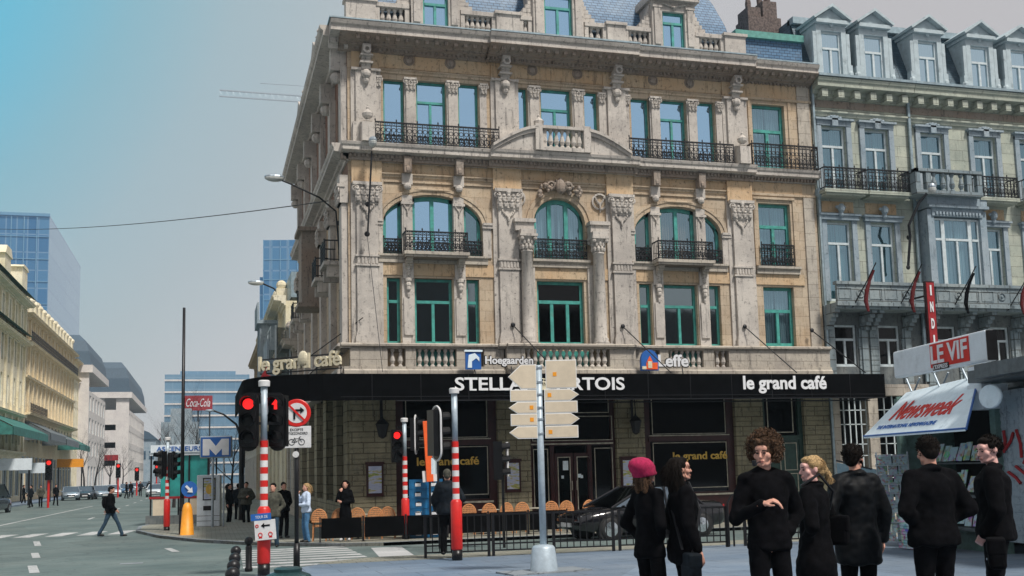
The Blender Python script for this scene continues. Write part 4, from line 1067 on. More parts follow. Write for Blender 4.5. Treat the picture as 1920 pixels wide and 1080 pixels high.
# ================================================================ ROW HOUSES TO THE RIGHT
def PP(par, mat):
    def f(mb, name, m=None, **k): return P(mb, name, m or mat, par, **k)
    return f
def row_house(root, x0, x1, cols, dormers, oriel=None):
    Q = PP(root, 'row_blue'); y = Y0+.05
    h2 = [(c-.5, c+.5, 11.3, 13.75) for c in cols]; h1 = [(c-.5, c+.5, 7.3, 10.2) for c in cols if not (oriel and abs(c-oriel) < .5)]
    h0 = [(c-.45, c+.45, 4.95, 6.45) for c in cols]
    if oriel: h1.append((oriel-1.0, oriel+1.0, 7.4, 10.4))
    w = MB(); w.holes(x0, x1, 7.0, 15.0, h2+h1, y, .3); Q(w, 'wall', 'row_wall')
    w = MB(); w.holes(x0, x1, 4.3, 7.0, h0, y, .3)
    for k in range(8):
        pass
    Q(w, 'lower_wall', 'row_dark')
    w = MB()
    for k in range(6):
        for c in cols:
            for s_ in (-1, 1): w.box(c+s_*.66-.16, c+s_*.66+.16, y-.06, y+.05, 4.35+k*.33, 4.35+k*.33+.31)
    Q(w, 'quoin_blocks', 'row_grey')
    w = MB(); w.box(x0, x1, y+1.2, y+1.3, -.4, 15); w.box(x0, x1, y+.3, y+1.2, 10.7, 10.8); w.box(x0, x1, y+.3, y+1.2, 6.8, 6.9); Q(w, 'room_interior', 'room_dark')
    # cornice with modillions and string lines
    w = MB(); cornice(w, x0, x1, y, 14.75, 15.4, .6); w.mold(x0, x1, y, [(0, 14.1), (.08, 14.12), (.08, 14.2), (.15, 14.24), (.15, 14.3), (0, 14.32)])
    Q(w, 'cornice', 'row_wall')
    w = MB(); n = int((x1-x0)/.62)
    for i in range(n): x = x0+(x1-x0)*(i+.5)/n; w.box(x-.12, x+.12, y-.45, y, 14.72, 15.0)
    Q(w, 'modillions', 'row_wall')
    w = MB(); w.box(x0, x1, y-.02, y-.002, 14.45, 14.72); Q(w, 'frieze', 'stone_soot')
    w = MB(); w.box(x0, x1, y-.68, y-.1, 15.41, 15.5); Q(w, 'gutter', 'zinc')
    for h in h2:      # window surrounds, second floor
        w = MB(); a, b, c_, d = h
        w.box(a-.22, a-.02, y-.08, y, c_, d+.12); w.box(b+.02, b+.22, y-.08, y, c_, d+.12); w.box(a-.22, b+.22, y-.1, y, d+.02, d+.2); w.box(a-.3, b+.3, y-.2, y, d+.2, d+.27)
        m_ = (a+b)/2; w.box(m_-.12, m_+.12, y-.2, y, d-.02, d+.35)
        for k in range(7): w.ell((m_+(k-3)*.12, y-.14, d+.34-.012*(k-3)**2), (.08, .07, .06), 6, 4)
        Q(w, 'window_surround', 'row_blue')
        window(a, b, c_, d, y+.12, 'frame_white', 'pane_row', tr=.3, mull=1, cur='curtain_teal', parent=root)
    for h in h1:
        a, b, c_, d = h
        if oriel and b-a > 1.5:
            w = MB()
            for e in (a-.14, b+.14): w.box(e-.14, e+.14, y-.55, y, 7.1, 10.7)
            w.box(a-.1, b+.1, y-.6, y, 10.45, 10.75); w.box(a-.3, b+.3, y-.72, y, 10.75, 10.85); w.box(a, b, y-.5, y, 7.1, 7.75); dentils(w, a, b, y-.5, 10.5, .1, .16, .14)
            w.box(a-.3, b+.3, y-.62, y, 10.85, 11.15)
            Q(w, 'oriel', 'row_blue')
            for p0, p1, mm in ((a, a+.42, 0), (a+.42, b-.42, 1), (b-.42, b, 0)): window(p0, p1, 7.75, 10.4, y-.42, 'frame_white', 'pane_row', tr=.3, mull=mm, cur='curtain_blue', parent=root, name='oriel_window')
            continue
        w = MB(); w.box(a-.22, a-.02, y-.08, y, c_, d+.12); w.box(b+.02, b+.22, y-.08, y, c_, d+.12); w.box(a-.28, b+.28, y-.16, y, d+.05, d+.2); w.box(a-.34, b+.34, y-.22, y, d+.2, d+.27)
        m_ = (a+b)/2; w.ell((m_, y-.24, d+.45), (.13, .14, .18), 8, 6); w.ell((m_, y-.2, d+.25), (.09, .1, .14), 8, 6); w.ell((m_-.12, y-.2, d+.5), (.1, .06, .07), 6, 4); w.ell((m_+.12, y-.2, d+.5), (.1, .06, .07), 6, 4)
        Q(w, 'window_surround', 'row_blue')
        window(a, b, c_, d, y+.12, 'frame_white', 'pane_row', tr=.27, mull=1, cur='curtain_teal', parent=root)
    w = MB()
    for h in h1:
        if h[1]-h[0] < 1.5: w.box(h[0]-.15, h[1]+.15, y-.02, y-.002, 10.55, 10.95)
    Q(w, 'frieze', 'stone_brown')
    for h in h0: window(h[0], h[1], h[2], h[3], y+.1, 'frame_white', 'pane_shop', tr=.35, mull=1, parent=root)
    # balconies
    for c in cols:
        if oriel and abs(c-oriel) < .5:
            w = MB(); w.box(c-1.5, c+1.35, y-.95, y-.1, 11.15, 11.3); w.box(c-1.5, c+1.35, y-.95, y-.7, 11.98, 12.1)
            for e in (c-1.4, c-.95, c+.8, c+1.25): w.box(e-.1, e+.1, y-.92, y-.72, 11.3, 11.98)
            w.box(c-1.5, c-1.38, y-.95, y-.1, 11.98, 12.1); w.box(c-1.48, c-1.4, y-.75, y-.1, 11.3, 11.98)
            balusters(w, c-.85, c+.7, 11.3, 11.98, y-.82, .36, .09); Q(w, 'stone_balcony', 'row_grey')
        else:
            w = MB(); w.box(c-.88, c+.88, y-.66, y-.0, 11.12, 11.25); w.box(c-.8, c+.8, y-.58, y, 11.04, 11.12); Q(w, 'balcony_slab', 'row_wall')
            w = MB(); railing(w, c-.85, c+.85, 11.25, 12.05, y-.62, .15, .6); Q(w, 'balcony_railing', 'iron')
    w = MB(); w.box(x0, x1, y-.95, y, 7.0, 7.12); w.box(x0, x1, y-.85, y, 6.9, 7.0)
    e = x0+.08
    w.box(x0+.04, x1-.04, y-.9, y-.78, 7.12, 7.75); w.box(x0, x1, y-.96, y-.72, 7.75, 7.86)
    for i in range(int((x1-x0)/.62)):
        xx = x0+.35+i*.62
        if i % 3 == 1: w.ring((xx, y-.91, 7.44), .14, .03); w.ell((xx, y-.91, 7.44), (.06, .04, .06), 6, 4)
        else: line(w, xx-.26, xx+.26, 7.25, 7.64, y-.92, .03)
    for c in cols:
        for s in (-.75, .75):
            for k in range(5): w.box(c+s-.1, c+s+.1, y-.75+.13*k, y, 6.9-.13*(k+1), 6.9-.13*k)
    Q(w, 'long_balcony', 'row_grey')
    w = MB()
    for k in range(2): w.box(x0, x1, y-.8, y-.06, 6.55+k*.02, 6.56+k*.02) if False else None
    for a_ in [x0+.1] + [c+.6 for c in cols if c+.6 < x1-.3]: w.box(a_, a_+.24, y-.12, y, 4.3, 6.8); w.ell((a_+.12, y-.18, 6.6), (.16, .14, .2), 6, 5)
    Q(w, 'console_pilaster', 'row_grey')
    # roof
    w = MB(); w.quad((x0, y+.05, 15.45), (x1, y+.05, 15.45), (x1, y+1.1, 18.2), (x0, y+1.1, 18.2)); w.box(x0, x1, y+1.1, y+8, 15.5, 18.2); Q(w, 'roof', 'slate_dark')
    w = MB(); w.box(x0, x1, y+.85, y+1.25, 18.0, 18.25); Q(w, 'roof_coping', 'zinc')
    for c in dormers:
        w = MB()
        w.box(c-.62, c-.42, y-.12, y+1.2, 15.5, 17.6); w.box(c+.42, c+.62, y-.12, y+1.2, 15.5, 17.6); w.box(c-.42, c+.42, y-.12, y+1.2, 17.35, 17.6)
        w.box(c-.68, c+.68, y-.28, y+1.2, 17.6, 17.74); w.prism([(c-.72, 17.74), (c+.72, 17.74), (c, 18.2)], y-.12, y+1.2)
        for s in (-1, 1): w.prism([(c+s*.76, 17.72), (c, 18.22), (c, 18.33), (c+s*.82, 17.79)], y-.34, y+1.2); w.box(c+s*.72-.1, c+s*.72+.1, y-.14, y+.1, 15.5, 16.1); w.ell((c+s*.74, y-.1, 15.75), (.14, .1, .16), 6, 5); w.box(c+s*.7-.07, c+s*.7+.07, y-.12, y, 15.9, 17.3)
        w.ell((c, y-.16, 17.62), (.1, .06, .14), 6, 4)
        Q(w, 'dormer', 'dormer_paint')
        window(c-.42, c+.42, 15.5, 17.35, y, 'frame_white', 'pane_white', tr=.35, mull=1, cur='curtain_blue', parent=root, name='dormer_window')
h1_ = thing('row_house', 'cream terraced house right next to the corner building, two white dormers and iron balconies', 'building', (21, 33, -.42))
row_house(h1_, 21.0, 25.04, [21.85, 23.65], [21.95, 23.75])
w = MB()
for x0_, x1_ in ((21.0, 21.35), (22.5, 22.9), (24.6, 25.04)): w.box(x0_, x1_, Y0-.1, Y0+.3, -.42, 4.3)
w.box(21.0, 25.04, Y0-.15, Y0+.3, 3.9, 4.3); w.box(21.3, 24.6, Y0-.02, Y0+.2, -.42, .3); P(w, 'shop_frame', 'stone_pale', h1_)
w = MB()
for x0_, x1_ in ((21.35, 22.5), (22.9, 24.6)):
    for k in range(6): xx = x0_+(x1_-x0_)*k/5; w.box(xx-.02, xx+.02, Y0+.02, Y0+.06, .3, 3.9)
    for z in (1.0, 1.8, 2.2, 2.9, 3.4): w.box(x0_, x1_, Y0+.02, Y0+.05, z-.015, z+.015)
P(w, 'shop_glazing_bars', 'frame_white', h1_)
w = MB(); w.box(20.98, 21.06, Y0-.12, Y0-.04, .5, 15.2); w.lathe([(.06, 0), (.16, .1), (.16, .3), (.06, .4)], (21.05, Y0-.1, 11.0), 8); P(w, 'drainpipe', 'zinc', h1_)
w = MB(); w.box(19.7, 21.1, Y0+1.9, Y0+2.9, 15.8, 18.6)
w.box(19.75, 20.3, Y0+2.0, Y0+2.8, 18.6, 19.0); w.box(20.4, 21.0, Y0+2.0, Y0+2.8, 18.6, 19.3); 
for x in (20.0, 20.5, 20.85): w.lathe([(.1, 0), (.12, .3), (.08, .55)], (x, Y0+2.4, 19.0 if x < 20.2 else 19.3), 8)
w.path([(20.7, Y0+2.4, 19.3), (20.7, Y0+2.4, 20.6)], .025, 5); P(w, 'chimney', 'brick_chimney', h1_)
h2_ = thing('row_house', 'greenish cream terraced house at the right edge, with stone balcony above a wide oriel', 'building', (25.06, 33, -.42))
row_house(h2_, 25.06, 33.5, [26.05, 28.4, 30.5, 32.4], [26.1, 28.45, 30.3, 32.4], 26.5)
w = MB(); w.box(25.06, 33.5, Y0-.1, Y0+.3, -.42, 4.3); P(w, 'shop_wall', 'row_dark', h2_)
w = MB(); w.box(25.0, 25.1, Y0-.1, Y0-.02, 4.4, 15.2); P(w, 'drainpipe', 'zinc', h2_)
for i, (px_, X, s) in enumerate(((1630, 21.9, 1), (1715, 23.75, 1), (1815, 26.0, 0), (1915, 28.4, 1))):
    y = Y0-.9
    lab = ['furled dark red flag on a slanted pole, leftmost on the long balcony', 'furled red flag directly left of the vertical red hanging sign', 'short dark furled flag right of the vertical hanging sign, below the oriel', 'furled orange and red flag at the right edge of the photo'][i]
    f = thing('flag', lab, 'flag', (X, y, 7.4), 0, 'flags on the long balcony')
    m_ = MB(); m_.path([(X-.25, y+.1, 6.95), (X+.05, y-.4, 7.8), (X+.25, y-.7, 8.4)], .022, 6); m_.build('flag_pole', MAT['iron'], f)
    m_ = MB()
    pts = [(X+.2, y-.66, 8.15), (X+.1, y-.5, 7.8), (X+.02, y-.42, 7.45), (X, y-.36, 7.1), (X+.1, y-.33, 6.75)]
    for k in range(3): m_.path([(a+.04*k-.04, b+.03*k, c) for a, b, c in pts], [.02, .035, .06, .06, .03], 7)
    m_.build('cloth', MAT['flag_red' if s else 'coat_black'], f)
ind = thing('hanging_sign', 'tall narrow red vertical sign with white letters projecting above the news kiosk', 'sign', (25.6, 31.8, 5.3))
w = MB(); w.box(25.42, 25.78, 31.0, 31.12, 5.35, 8.1); w.build('sign_box', MAT['redwood'], ind)
w = MB(); w.box(25.45, 25.75, 30.985, 30.995, 5.4, 8.05); w.build('sign_face', MAT['scarf_red'], ind)
for k, ch in enumerate('INDI'): txt(ch, .13 if ch != 'I' else .06, .36, T((25.53 if ch != 'I' else 25.57, 30.97, 7.6-.58*k)), MAT['letter_white'], ind, 'lettering', bold=.04)
w = MB(); w.box(25.58, 25.62, 31.12, 33, 7.6, 7.66); w.box(25.58, 25.62, 31.12, 33, 5.8, 5.86); P(w, 'bracket', 'iron', ind); ind.location = (23.95, 31.8, 4.92)

# ================================================================ BUILDINGS ALONG THE LEFT SIDE OF THE BOULEVARD
def win_mesh(w, h, frame, pane, tr=.3, mull=1):
    f = MB(); t_ = .08
    f.box(-w/2, -w/2+t_, -.03, .05, 0, h); f.box(w/2-t_, w/2, -.03, .05, 0, h); f.box(-w/2+t_, w/2-t_, -.03, .05, h-t_, h); f.box(-w/2+t_, w/2-t_, -.03, .05, 0, t_)
    if tr: f.box(-w/2+t_, w/2-t_, -.03, .05, h*(1-tr)-.04, h*(1-tr)+.04)
    if mull: f.box(-.04, .04, -.03, .05, t_, h*(1-tr) if tr else h-t_)
    f.mi = 1; f.quad((-w/2, .02, 0), (w/2, .02, 0), (w/2, .02, h), (-w/2, .02, h))
    me = f.mesh('window', [MAT[frame], MAT[pane]]); return me
glass('pane_far', (.35, .5, .6), .35, .1, .05)
plain('far_window', (.05, .09, .13), .2, 0, .3, 2)
def far_facade(root, org, rz, length, floors, bay, wall, depth=12, frame='frame_white', zbase=-.42):
    """floors = [(z0, z1, win_w, win_h)], one shared window mesh per floor"""
    M = T(org) @ RZ(rz); hs = []; n = max(1, int(length/bay)); st = length/n
    for z0, z1, ww, wh in floors:
        me = win_mesh(ww, wh, frame, 'far_window'); zw = z0+(z1-z0-wh)*.45
        for i in range(n):
            u = (i+.5)*st; hs.append((u-ww/2, u+ww/2, zw, zw+wh))
            p_ = (M @ Vector((u, .15, zw)))-root.location
            inst(me, 'window', root, p_, rz)
    w = MB(M); w.holes(0, length, zbase, floors[-1][1], hs, 0, .22)
    w.box(0, length, .22, depth, zbase, floors[-1][1]) if False else None
    w.quad((0, .22, zbase), (length, .22, zbase), (length, .22, floors[-1][1]), (0, .22, floors[-1][1]))
    w.quad((0, 0, zbase), (0, depth, zbase), (0, depth, floors[-1][1]), (0, 0, floors[-1][1])); w.quad((length, 0, zbase), (length, 0, floors[-1][1]), (length, depth, floors[-1][1]), (length, depth, zbase))
    w.build('wall', MAT[wall], root)
    return M, n, st
XL = -18
def boulevard(name, label, Ya, Yb, floors, bay, wall, X=XL):
    r = thing(name, label, 'building', (X, Ya, -.42))
    M, n, st = far_facade(r, (X, Ya, 0), R(90), Yb-Ya, floors, bay, wall)
    return r, M, n, st
r, M, n, st = boulevard('boulevard_house', 'pale cream building at the left edge with two green roof ledges', 62, 117, [(-.42, 4.6, 2.6, 3.6), (4.6, 8.4, 1.3, 2.4), (8.4, 12.2, 1.3, 2.6), (12.2, 15.8, 1.3, 2.5), (15.8, 19.6, 1.2, 2.2)], 3.4, 'boulevard_cream')
w = MB(M)
for z, o in ((4.5, .5), (8.2, .5), (15.5, .9), (19.4, 1.0)): cornice(w, 0, 55, 0, z-.4, z, o)
for i in range(n+1): w.box(i*st-.3, i*st+.3, -.2, 0, 4.6, 19)
P(w, 'cornice', 'boulevard_cream', r)
w = MB(M); w.quad((0, -1.1, 15.95), (55, -1.1, 15.95), (55, 0, 16.5), (0, 0, 16.5)); w.quad((0, -1.2, 19.8), (55, -1.2, 19.8), (55, .6, 20.9), (0, .6, 20.9)); P(w, 'green_roof_ledge', 'awning_green', r)
w = MB(M); w.box(0, 55, .6, 9, 19.6, 21.2)
for i in range(6): w.box(4+i*9.5, 7+i*9.5, -.2, 1.8, 19.6, 22.3+.5*(i % 2)); w.prism([(3.7+i*9.5, 22.3+.5*(i % 2)), (7.3+i*9.5, 22.3+.5*(i % 2)), (6.6+i*9.5, 23.1), (4.4+i*9.5, 23.1)], -.3, 1.8)
P(w, 'roof_gables', 'boulevard_cream', r)
r, M, n, st = boulevard('boulevard_house', 'long golden stone building on the left with grey mansard roof and long iron balconies', 117.1, 158, [(-.42, 5.2, 2.6, 3.8), (5.2, 8.6, 1.3, 2.2), (8.6, 12.4, 1.4, 2.9), (12.4, 15.9, 1.3, 2.5), (16.0, 18.6, 1.2, 1.9)], 2.9, 'boulevard_gold')
w = MB(M)
for z, o in ((8.6, .8), (12.4, .4), (15.9, .7), (18.8, .8)): cornice(w, 0, 40.9, 0, z-.45, z, o)
for i in range(n+1): w.box(i*st-.25, i*st+.25, -.18, 0, 8.6, 18.4)
P(w, 'cornice', 'boulevard_gold', r)
w = MB(M); railing(w, 0, 40.9, 15.95, 16.9, -.68, .5); railing(w, 0, 12, 8.65, 9.5, -.75, .5); P(w, 'balcony_railing', 'iron', r)
w = MB(M); w.quad((0, .1, 18.85), (40.9, .1, 18.85), (40.9, 1.2, 21), (0, 1.2, 21)); w.quad((0, 1.2, 21), (40.9, 1.2, 21), (40.9, 9, 21.4), (0, 9, 21.4)); P(w, 'mansard_roof', 'zinc', r)
w = MB(M)
for i in range(n): c = (i+.5)*st; w.box(c-.65, c+.65, -.05, 1, 18.85, 20.5); w.ell((c, .3, 20.6), (.75, .6, .45), 8, 6); w.ell((c+st/2, .5, 20.7), (.2, .2, .45), 6, 4)
for i in (1, 5, 9): w.box(i*3.9, i*3.9+1.6, 1.5, 3, 20.5, 22.8)
P(w, 'roof_dormers', 'boulevard_cream', r)
r, M, n, st = boulevard('boulevard_house', 'narrow cream building between the long golden one and the dark mansard roofs', 158.1, 165, [(-.42, 5.2, 2.2, 3.8), (5.2, 8.6, .9, 2.2), (8.6, 12.4, .9, 2.8), (12.4, 15.9, .9, 2.5), (15.9, 18.2, .9, 1.5)], 1.7, 'boulevard_cream')
w = MB(M); cornice(w, 0, 6.9, 0, 17.9, 18.4, .6); cornice(w, 0, 6.9, 0, 15.6, 15.9, .4); P(w, 'cornice', 'boulevard_gold', r)
def modern(label, X, Y, L, zb, zr, wins):
    r = thing('office_block', label, 'building', (X, Y, -.42))
    fl = [(-.42, 4.6, 2.4, 3.2)] + [(4.6+3.3*i, 7.9+3.3*i, 2.0, 2.2) for i in range(int((zb-4.6)/3.3+.01))]
    far_facade(r, (X, Y, 0), R(90), L, fl, 4, 'boulevard_grey')
    w = MB(); w.box(X-14, X-4.4, Y, Y+.4, -.42, zb); w.box(X-2.3, X-.01, Y-.01, Y+.4, -.42, zb)
    for f_ in fl: w.box(X-4.4, X-2.3, Y+.0, Y+.4, f_[0]-.5, f_[0]+.55)
    w.box(X-14, X+.5, Y-.5, Y+L, zb-.1, zb+1.0)
    P(w, 'end_wall', 'boulevard_grey', r)
    for f_ in fl: w = MB(); w.box(X-4.4, X-2.3, Y+.2, Y+.3, f_[0]+.55, f_[1]-.5); w.build('window', MAT['far_window'], r)
    w = MB(); z0 = zb+1.0
    pr = [(0, 0), (.3, (zr-z0)*.45), (.9, (zr-z0)*.8), (1.8, zr-z0)]
    for i in range(3):
        (a, z1), (b, z2) = pr[i], pr[i+1]; x0, x1, y0_, y1 = X-14, X+.2, Y-.2, Y+L
        w.quad((x0, y0_+a, z0+z1), (x1-a, y0_+a, z0+z1), (x1-b, y0_+b, z0+z2), (x0, y0_+b, z0+z2))
        w.quad((x1-a, y0_+a, z0+z1), (x1-a, y1, z0+z1), (x1-b, y1, z0+z2), (x1-b, y0_+b, z0+z2))
    w.quad((x0, y0_+1.8, zr), (x1-1.8, y0_+1.8, zr), (x1-1.8, y1, zr), (x0, y1, zr))
    w.build('mansard_roof', MAT['far_slate'], r)
modern('pale office block with rounded dark mansard roof, nearer of the two', -16.6, 165.2, 26, 17.2, 22.8, 4)
modern('pale office block with dark mansard roof and column of wide windows, farther of the two', -14.2, 212, 50, 16.8, 23.6, 4)
r = thing('corner_shop_house', 'low blue-grey house with a sloping roof at the far end of the boulevard', 'building', (-13.5, 290, -.42))
w = MB(); w.box(-19, -12.8, 290, 330, -.42, 11.5); w.flat([(-19, 290), (-12.8, 290), (-12.8, 330), (-19, 330)], 11.5, 11.6); P(w, 'wall', 'row_blue', r)
w = MB(); w.prism([(-19.3, 11.6), (-12.5, 11.6), (-14.5, 13.4), (-17.5, 14.6)], 289.6, 330); P(w, 'roof', 'far_slate', r)
w = MB(); 
for i in range(3): w.box(-18.4+i*2, -17.2+i*2, 289.9, 290, 6.5, 8.6)
P(w, 'window', 'far_window', r)
r = thing('far_house', 'small house with a pinkish gable at the end of the boulevard', 'building', (-10, 350, -.42))
w = MB(); w.box(-17, -5, 350, 362, -.42, 11); P(w, 'wall', 'boulevard_grey', r)
plain('pink_roof', (.50, .22, .18), .8, 0, .2, 1)
w = MB(); w.prism([(-17.2, 11), (-4.8, 11), (-8, 15), (-13, 15.2)], 349.6, 362); P(w, 'roof', 'pink_roof', r)
# shop awnings, canopies along the left pavement
for i, (Ya, Yb, z, mt, lab) in enumerate(((96, 116, 4.6, 'awning_green', 'green shop awning at the left edge of the photo'), (118, 130, 4.9, 'kiosk_grey', 'dark shop canopy under the golden building, nearest part'), (131, 143, 4.7, 'kiosk_grey', 'dark shop canopy in the middle of the golden building'), (144, 156, 4.5, 'awning_green', 'greenish shop canopy at the far end of the golden building'))):
    o = MB(); o.add([(XL, Ya, z+3), (XL, Yb, z+3), (XL+2.6, Yb, z+1.6), (XL+2.6, Ya, z+1.6)], [(0, 1, 2, 3)]); o.box(XL+2.55, XL+2.62, Ya, Yb, z+.9, z+1.6); o.add([(XL, Ya, z+2.9), (XL+2.6, Ya, z+1.5), (XL+2.6, Ya, z+.9), (XL, Ya, z+.9)], [(0, 1, 2, 3)])
    tag(o.build('shop_awning', MAT[mt]), lab, 'awning', 'shop awnings on the left pavement')
for i, (Ya, z, mt, lab) in enumerate(((100, 2.6, 'kiosk_white', 'pale green lit shop sign at the left edge'), (113, 2.4, 'kiosk_white', 'pale blue shop sign box on the left pavement'), (140, 3.2, 'orange', 'yellow shop sign under the golden building'), (206, 5.0, 'scarf_red', 'red shop sign at the foot of the office blocks'))):
    o = thing('shop_sign', lab, 'sign', (XL+3.5 if i < 3 else -15.5, Ya, z)); x_ = o.location.x
    w = MB(); w.box(x_-3, x_, Ya-.15, Ya+.15, z, z+1.0); w.build('sign_box', MAT[mt], o); w = MB(); w.tube((x_-2.8, Ya, -.42), (x_-2.8, Ya, z), .08); w.tube((x_-.2, Ya, -.42), (x_-.2, Ya, z), .08); P(w, 'post', 'iron', o)

# ================================================================ TOWERS AND FAR BUILDINGS
t1 = thing('glass_tower', 'tall blue glass office tower behind the buildings on the left', 'building', (-34, 250, -.42))
w = MB(); w.quad((-60, 250, 0), (-34, 250, 0), (-34, 250, 60), (-60, 250, 60)); w.quad((-60, 250, 60), (-34, 250, 60), (-34, 310, 60), (-60, 310, 60)); w.build('front_glazing', MAT['tower_glass'], t1)
w = MB(); w.quad((-34, 250, 0), (-34, 310, 0), (-34, 310, 60), (-34, 250, 60)); w.build('side_glazing', MAT['tower_glass_pale'], t1)
w = MB()
for i in range(10): w.box(-60+2.6*i, -59.8+2.6*i, 249.7, 250, 0, 60)
w.box(-49.6, -45.8, 249.75, 249.95, 0, 60)
for k in range(12): w.box(-60, -34, 249.8, 250, 5*k, 5*k+.15)
w.box(-60, -33.9, 249.6, 250, 59.6, 60.3); w.build('mullions', MAT['tower_glass_pale'], t1)
t2 = thing('glass_tower', 'blue glass tower rising behind the balconies of the corner building', 'building', (14, 180, -.42))
w = MB(T((8.7, 180, 0)) @ RZ(R(-12))); w.box(0, 16, 0, 14, 0, 40.8); w.box(-.65, 0, .5, 12, 0, 34.6)
w.build('glazing', MAT['tower_glass'], t2)
w = MB(T((8.7, 180, 0)) @ RZ(R(-12)))
for i in range(12): w.box(1.4*i, 1.4*i+.15, -.2, 0, 0, 40.8)
for k in range(12): w.box(0, 16, -.1, 0, 3.4*k, 3.4*k+.12)
w.build('mullions', MAT['tower_glass_pale'], t2)
t3 = thing('slab_building', 'pale hazy slab building closing the boulevard behind the bare trees', 'building', (-1, 330, -.42))
w = MB(); w.box(-12.3, 12, 330, 345, -.42, 32); w.box(-8, 8, 332, 340, 32, 33.2); w.build('glazing', MAT['tower_far'], t3)
w = MB()
for k in range(9): w.box(-12.4, 12.1, 329.7, 330, 3.5*k+2, 3.5*k+2.5)
w.build('floor_bands', MAT['boulevard_grey'], t3)
t4 = thing('rooftop_billboard', 'red advertising board with white script in front of the pale slab building', 'sign', (-3.5, 300, 20))
w = MB(); w.box(-6.2, 1.2, 299.8, 300.2, 19.5, 23.5); w.build('panel', MAT['scarf_red'], t4)
txt('Coca-Cola', 6.2, 2.2, T((-5.6, 299.75, 20.5)), MAT['letter_white'], t4, bold=.0, shear=.35)
w = MB()
for x in (-5.5, -2.5, .5): w.box(x-.2, x+.2, 300.2, 300.6, -.4, 20)
P(w, 'post', 'iron', t4)
r = thing('far_house', 'dark hazy building behind the metro shelter and the bare trees', 'building', (-4, 250, -.42))
w = MB(); w.box(-10, -2, 250, 262, -.42, 14); w.box(-8, -3.5, 250, 260, 14, 17); P(w, 'wall', 'row_blue', r)
# neighbours beyond the cafe on its side of the boulevard
def neighbour(label, X, Ya, Yb, zt, wall, roofm='zinc', bay=None):
    r = thing('boulevard_house', label, 'building', (X, Ya, -.42)); Lh = Yb-Ya
    fl = [(-.42, 4.4, 2.0, 3.0)]; z = 4.4
    while z+3.1 < zt: fl.append((z, z+3.3, 1.1, 2.3)); z += 3.3
    M = T((X, Yb, 0)) @ RZ(R(-90)); far_facade(r, (X, Yb, 0), R(-90), Lh, fl, 3.3, wall)
    w = MB(M); cornice(w, -.1, Lh+.3, 0, z-.3, z+.25, .7); cornice(w, 0, Lh, 0, 4.3, 4.6, .4); cornice(w, 0, Lh, 0, 7.7, 7.9, .35)
    for i in range(int(Lh/3.3)+1): w.box(i*3.3-.25, i*3.3+.25, -.2, 0, 4.6, z); w.box(i*3.3-.3, i*3.3+.3, -.3, .4, z+.25, z+1.2); w.ell((i*3.3, 0, z+1.4), .3, 8, 6)
    P(w, 'cornice', wall, r)
    w = MB(M); w.box(0, Lh, .3, 10, z+.2, z+1.6); P(w, 'roof', roofm, r)
    if bay:
        w = MB(M); a = Lh-bay
        w.box(a-1.5, a+1.5, -1.15, 0, 5.4, z-.8); w.box(a-1.7, a+1.7, -1.35, 0, z-.8, z-.6); w.box(a-1.6, a+1.6, -1.25, 0, 5.1, 5.4)
        for e in (-1.5, -.5, .5, 1.4): w.box(a+e, a+e+.12, -1.2, -1.1, 5.4, z-.8)
        w.box(a-1.7, a+1.7, -1.35, -1.25, z-.6, z+.4)
        P(w, 'oriel', 'row_blue', r)
        w = MB(M); w.quad((a+1.505, -.95, 6.2), (a+1.505, -.3, 6.2), (a+1.505, -.3, 8.7), (a+1.505, -.95, 8.7)); w.build('oriel_window', MAT['pane_dark'], r, recalc=False)
        w = MB(M); line(w, a-1.3, a+1.3, 6.1, 8.8, -1.17, .08)
        w.box(a+1.5, a+1.56, -.98, -.9, 6.1, 8.8); w.box(a+1.5, a+1.56, -.3, -.22, 6.1, 8.8); w.build('oriel_frame', MAT['frame_white'], r)
    return r
neighbour('stone house with a grey-blue oriel just behind the corner building', 4.05, 50.6, 58, 10.2, 'stone_pale', 'zinc', 3.0)
neighbour('yellowish house with ornate gable, second behind the corner building', 4.0, 58.2, 78, 11.6, 'boulevard_cream', 'zinc', 5)
neighbour('narrow dark-trimmed house, third behind the corner building', 4.1, 78.2, 96, 11.6, 'stone_ochre', 'zinc')
neighbour('pale farthest house on the corner building side of the boulevard', 4.2, 96.2, 130, 9.0, 'boulevard_grey', 'zinc')
# the square's opposite side, behind the camera: what the window panes mirror
r = thing('facing_block', 'brick and slate block on the opposite side of the square mirrored in the panes', 'building', (10, -24, 0))
w = MB(); w.box(-30, 12, -36, -24, 0, 14.5); w.box(12, 22, -36, -24, 0, 19.5); w.box(22, 60, -36, -24, 0, 16); w.box(13, 15, -30, -28, 19.5, 22); P(w, 'wall', 'brick_chimney', r)
w = MB(); w.add([(-30, -24, 14.5), (12, -24, 14.5), (12, -30, 18.5), (-30, -30, 18.5)], [(0, 1, 2, 3)]); w.add([(12, -24, 14.5), (12, -30, 18.5), (12, -36, 14.5)], [(0, 1, 2)]); P(w, 'roof', 'slate_dark', r)
# tower crane far behind
cr_ = thing('tower_crane', 'thin horizontal jib of a distant crane beside the corner building roof', 'crane', (30, 200, -.4))
w = MB(); w.path([(1.6, 200, 73.5), (30, 200, 73.5)], .16, 4); w.path([(1.6, 199.4, 72.1), (30, 199.4, 72.1)], .14, 4); w.path([(9, 200, 75.4), (30, 200, 75.6)], .07, 4)
for i in range(24): w.path([(1.6+i*1.18, 200, 73.5), (2.2+i*1.18, 199.4, 72.1), (2.78+i*1.18, 200, 73.5)], .04, 3)
w.box(29.4, 30.6, 199.4, 200.6, -.4, 78); w.box(30.6, 38, 199.5, 200.5, 72, 73.4); w.build('jib', MAT['galvanised'], cr_)

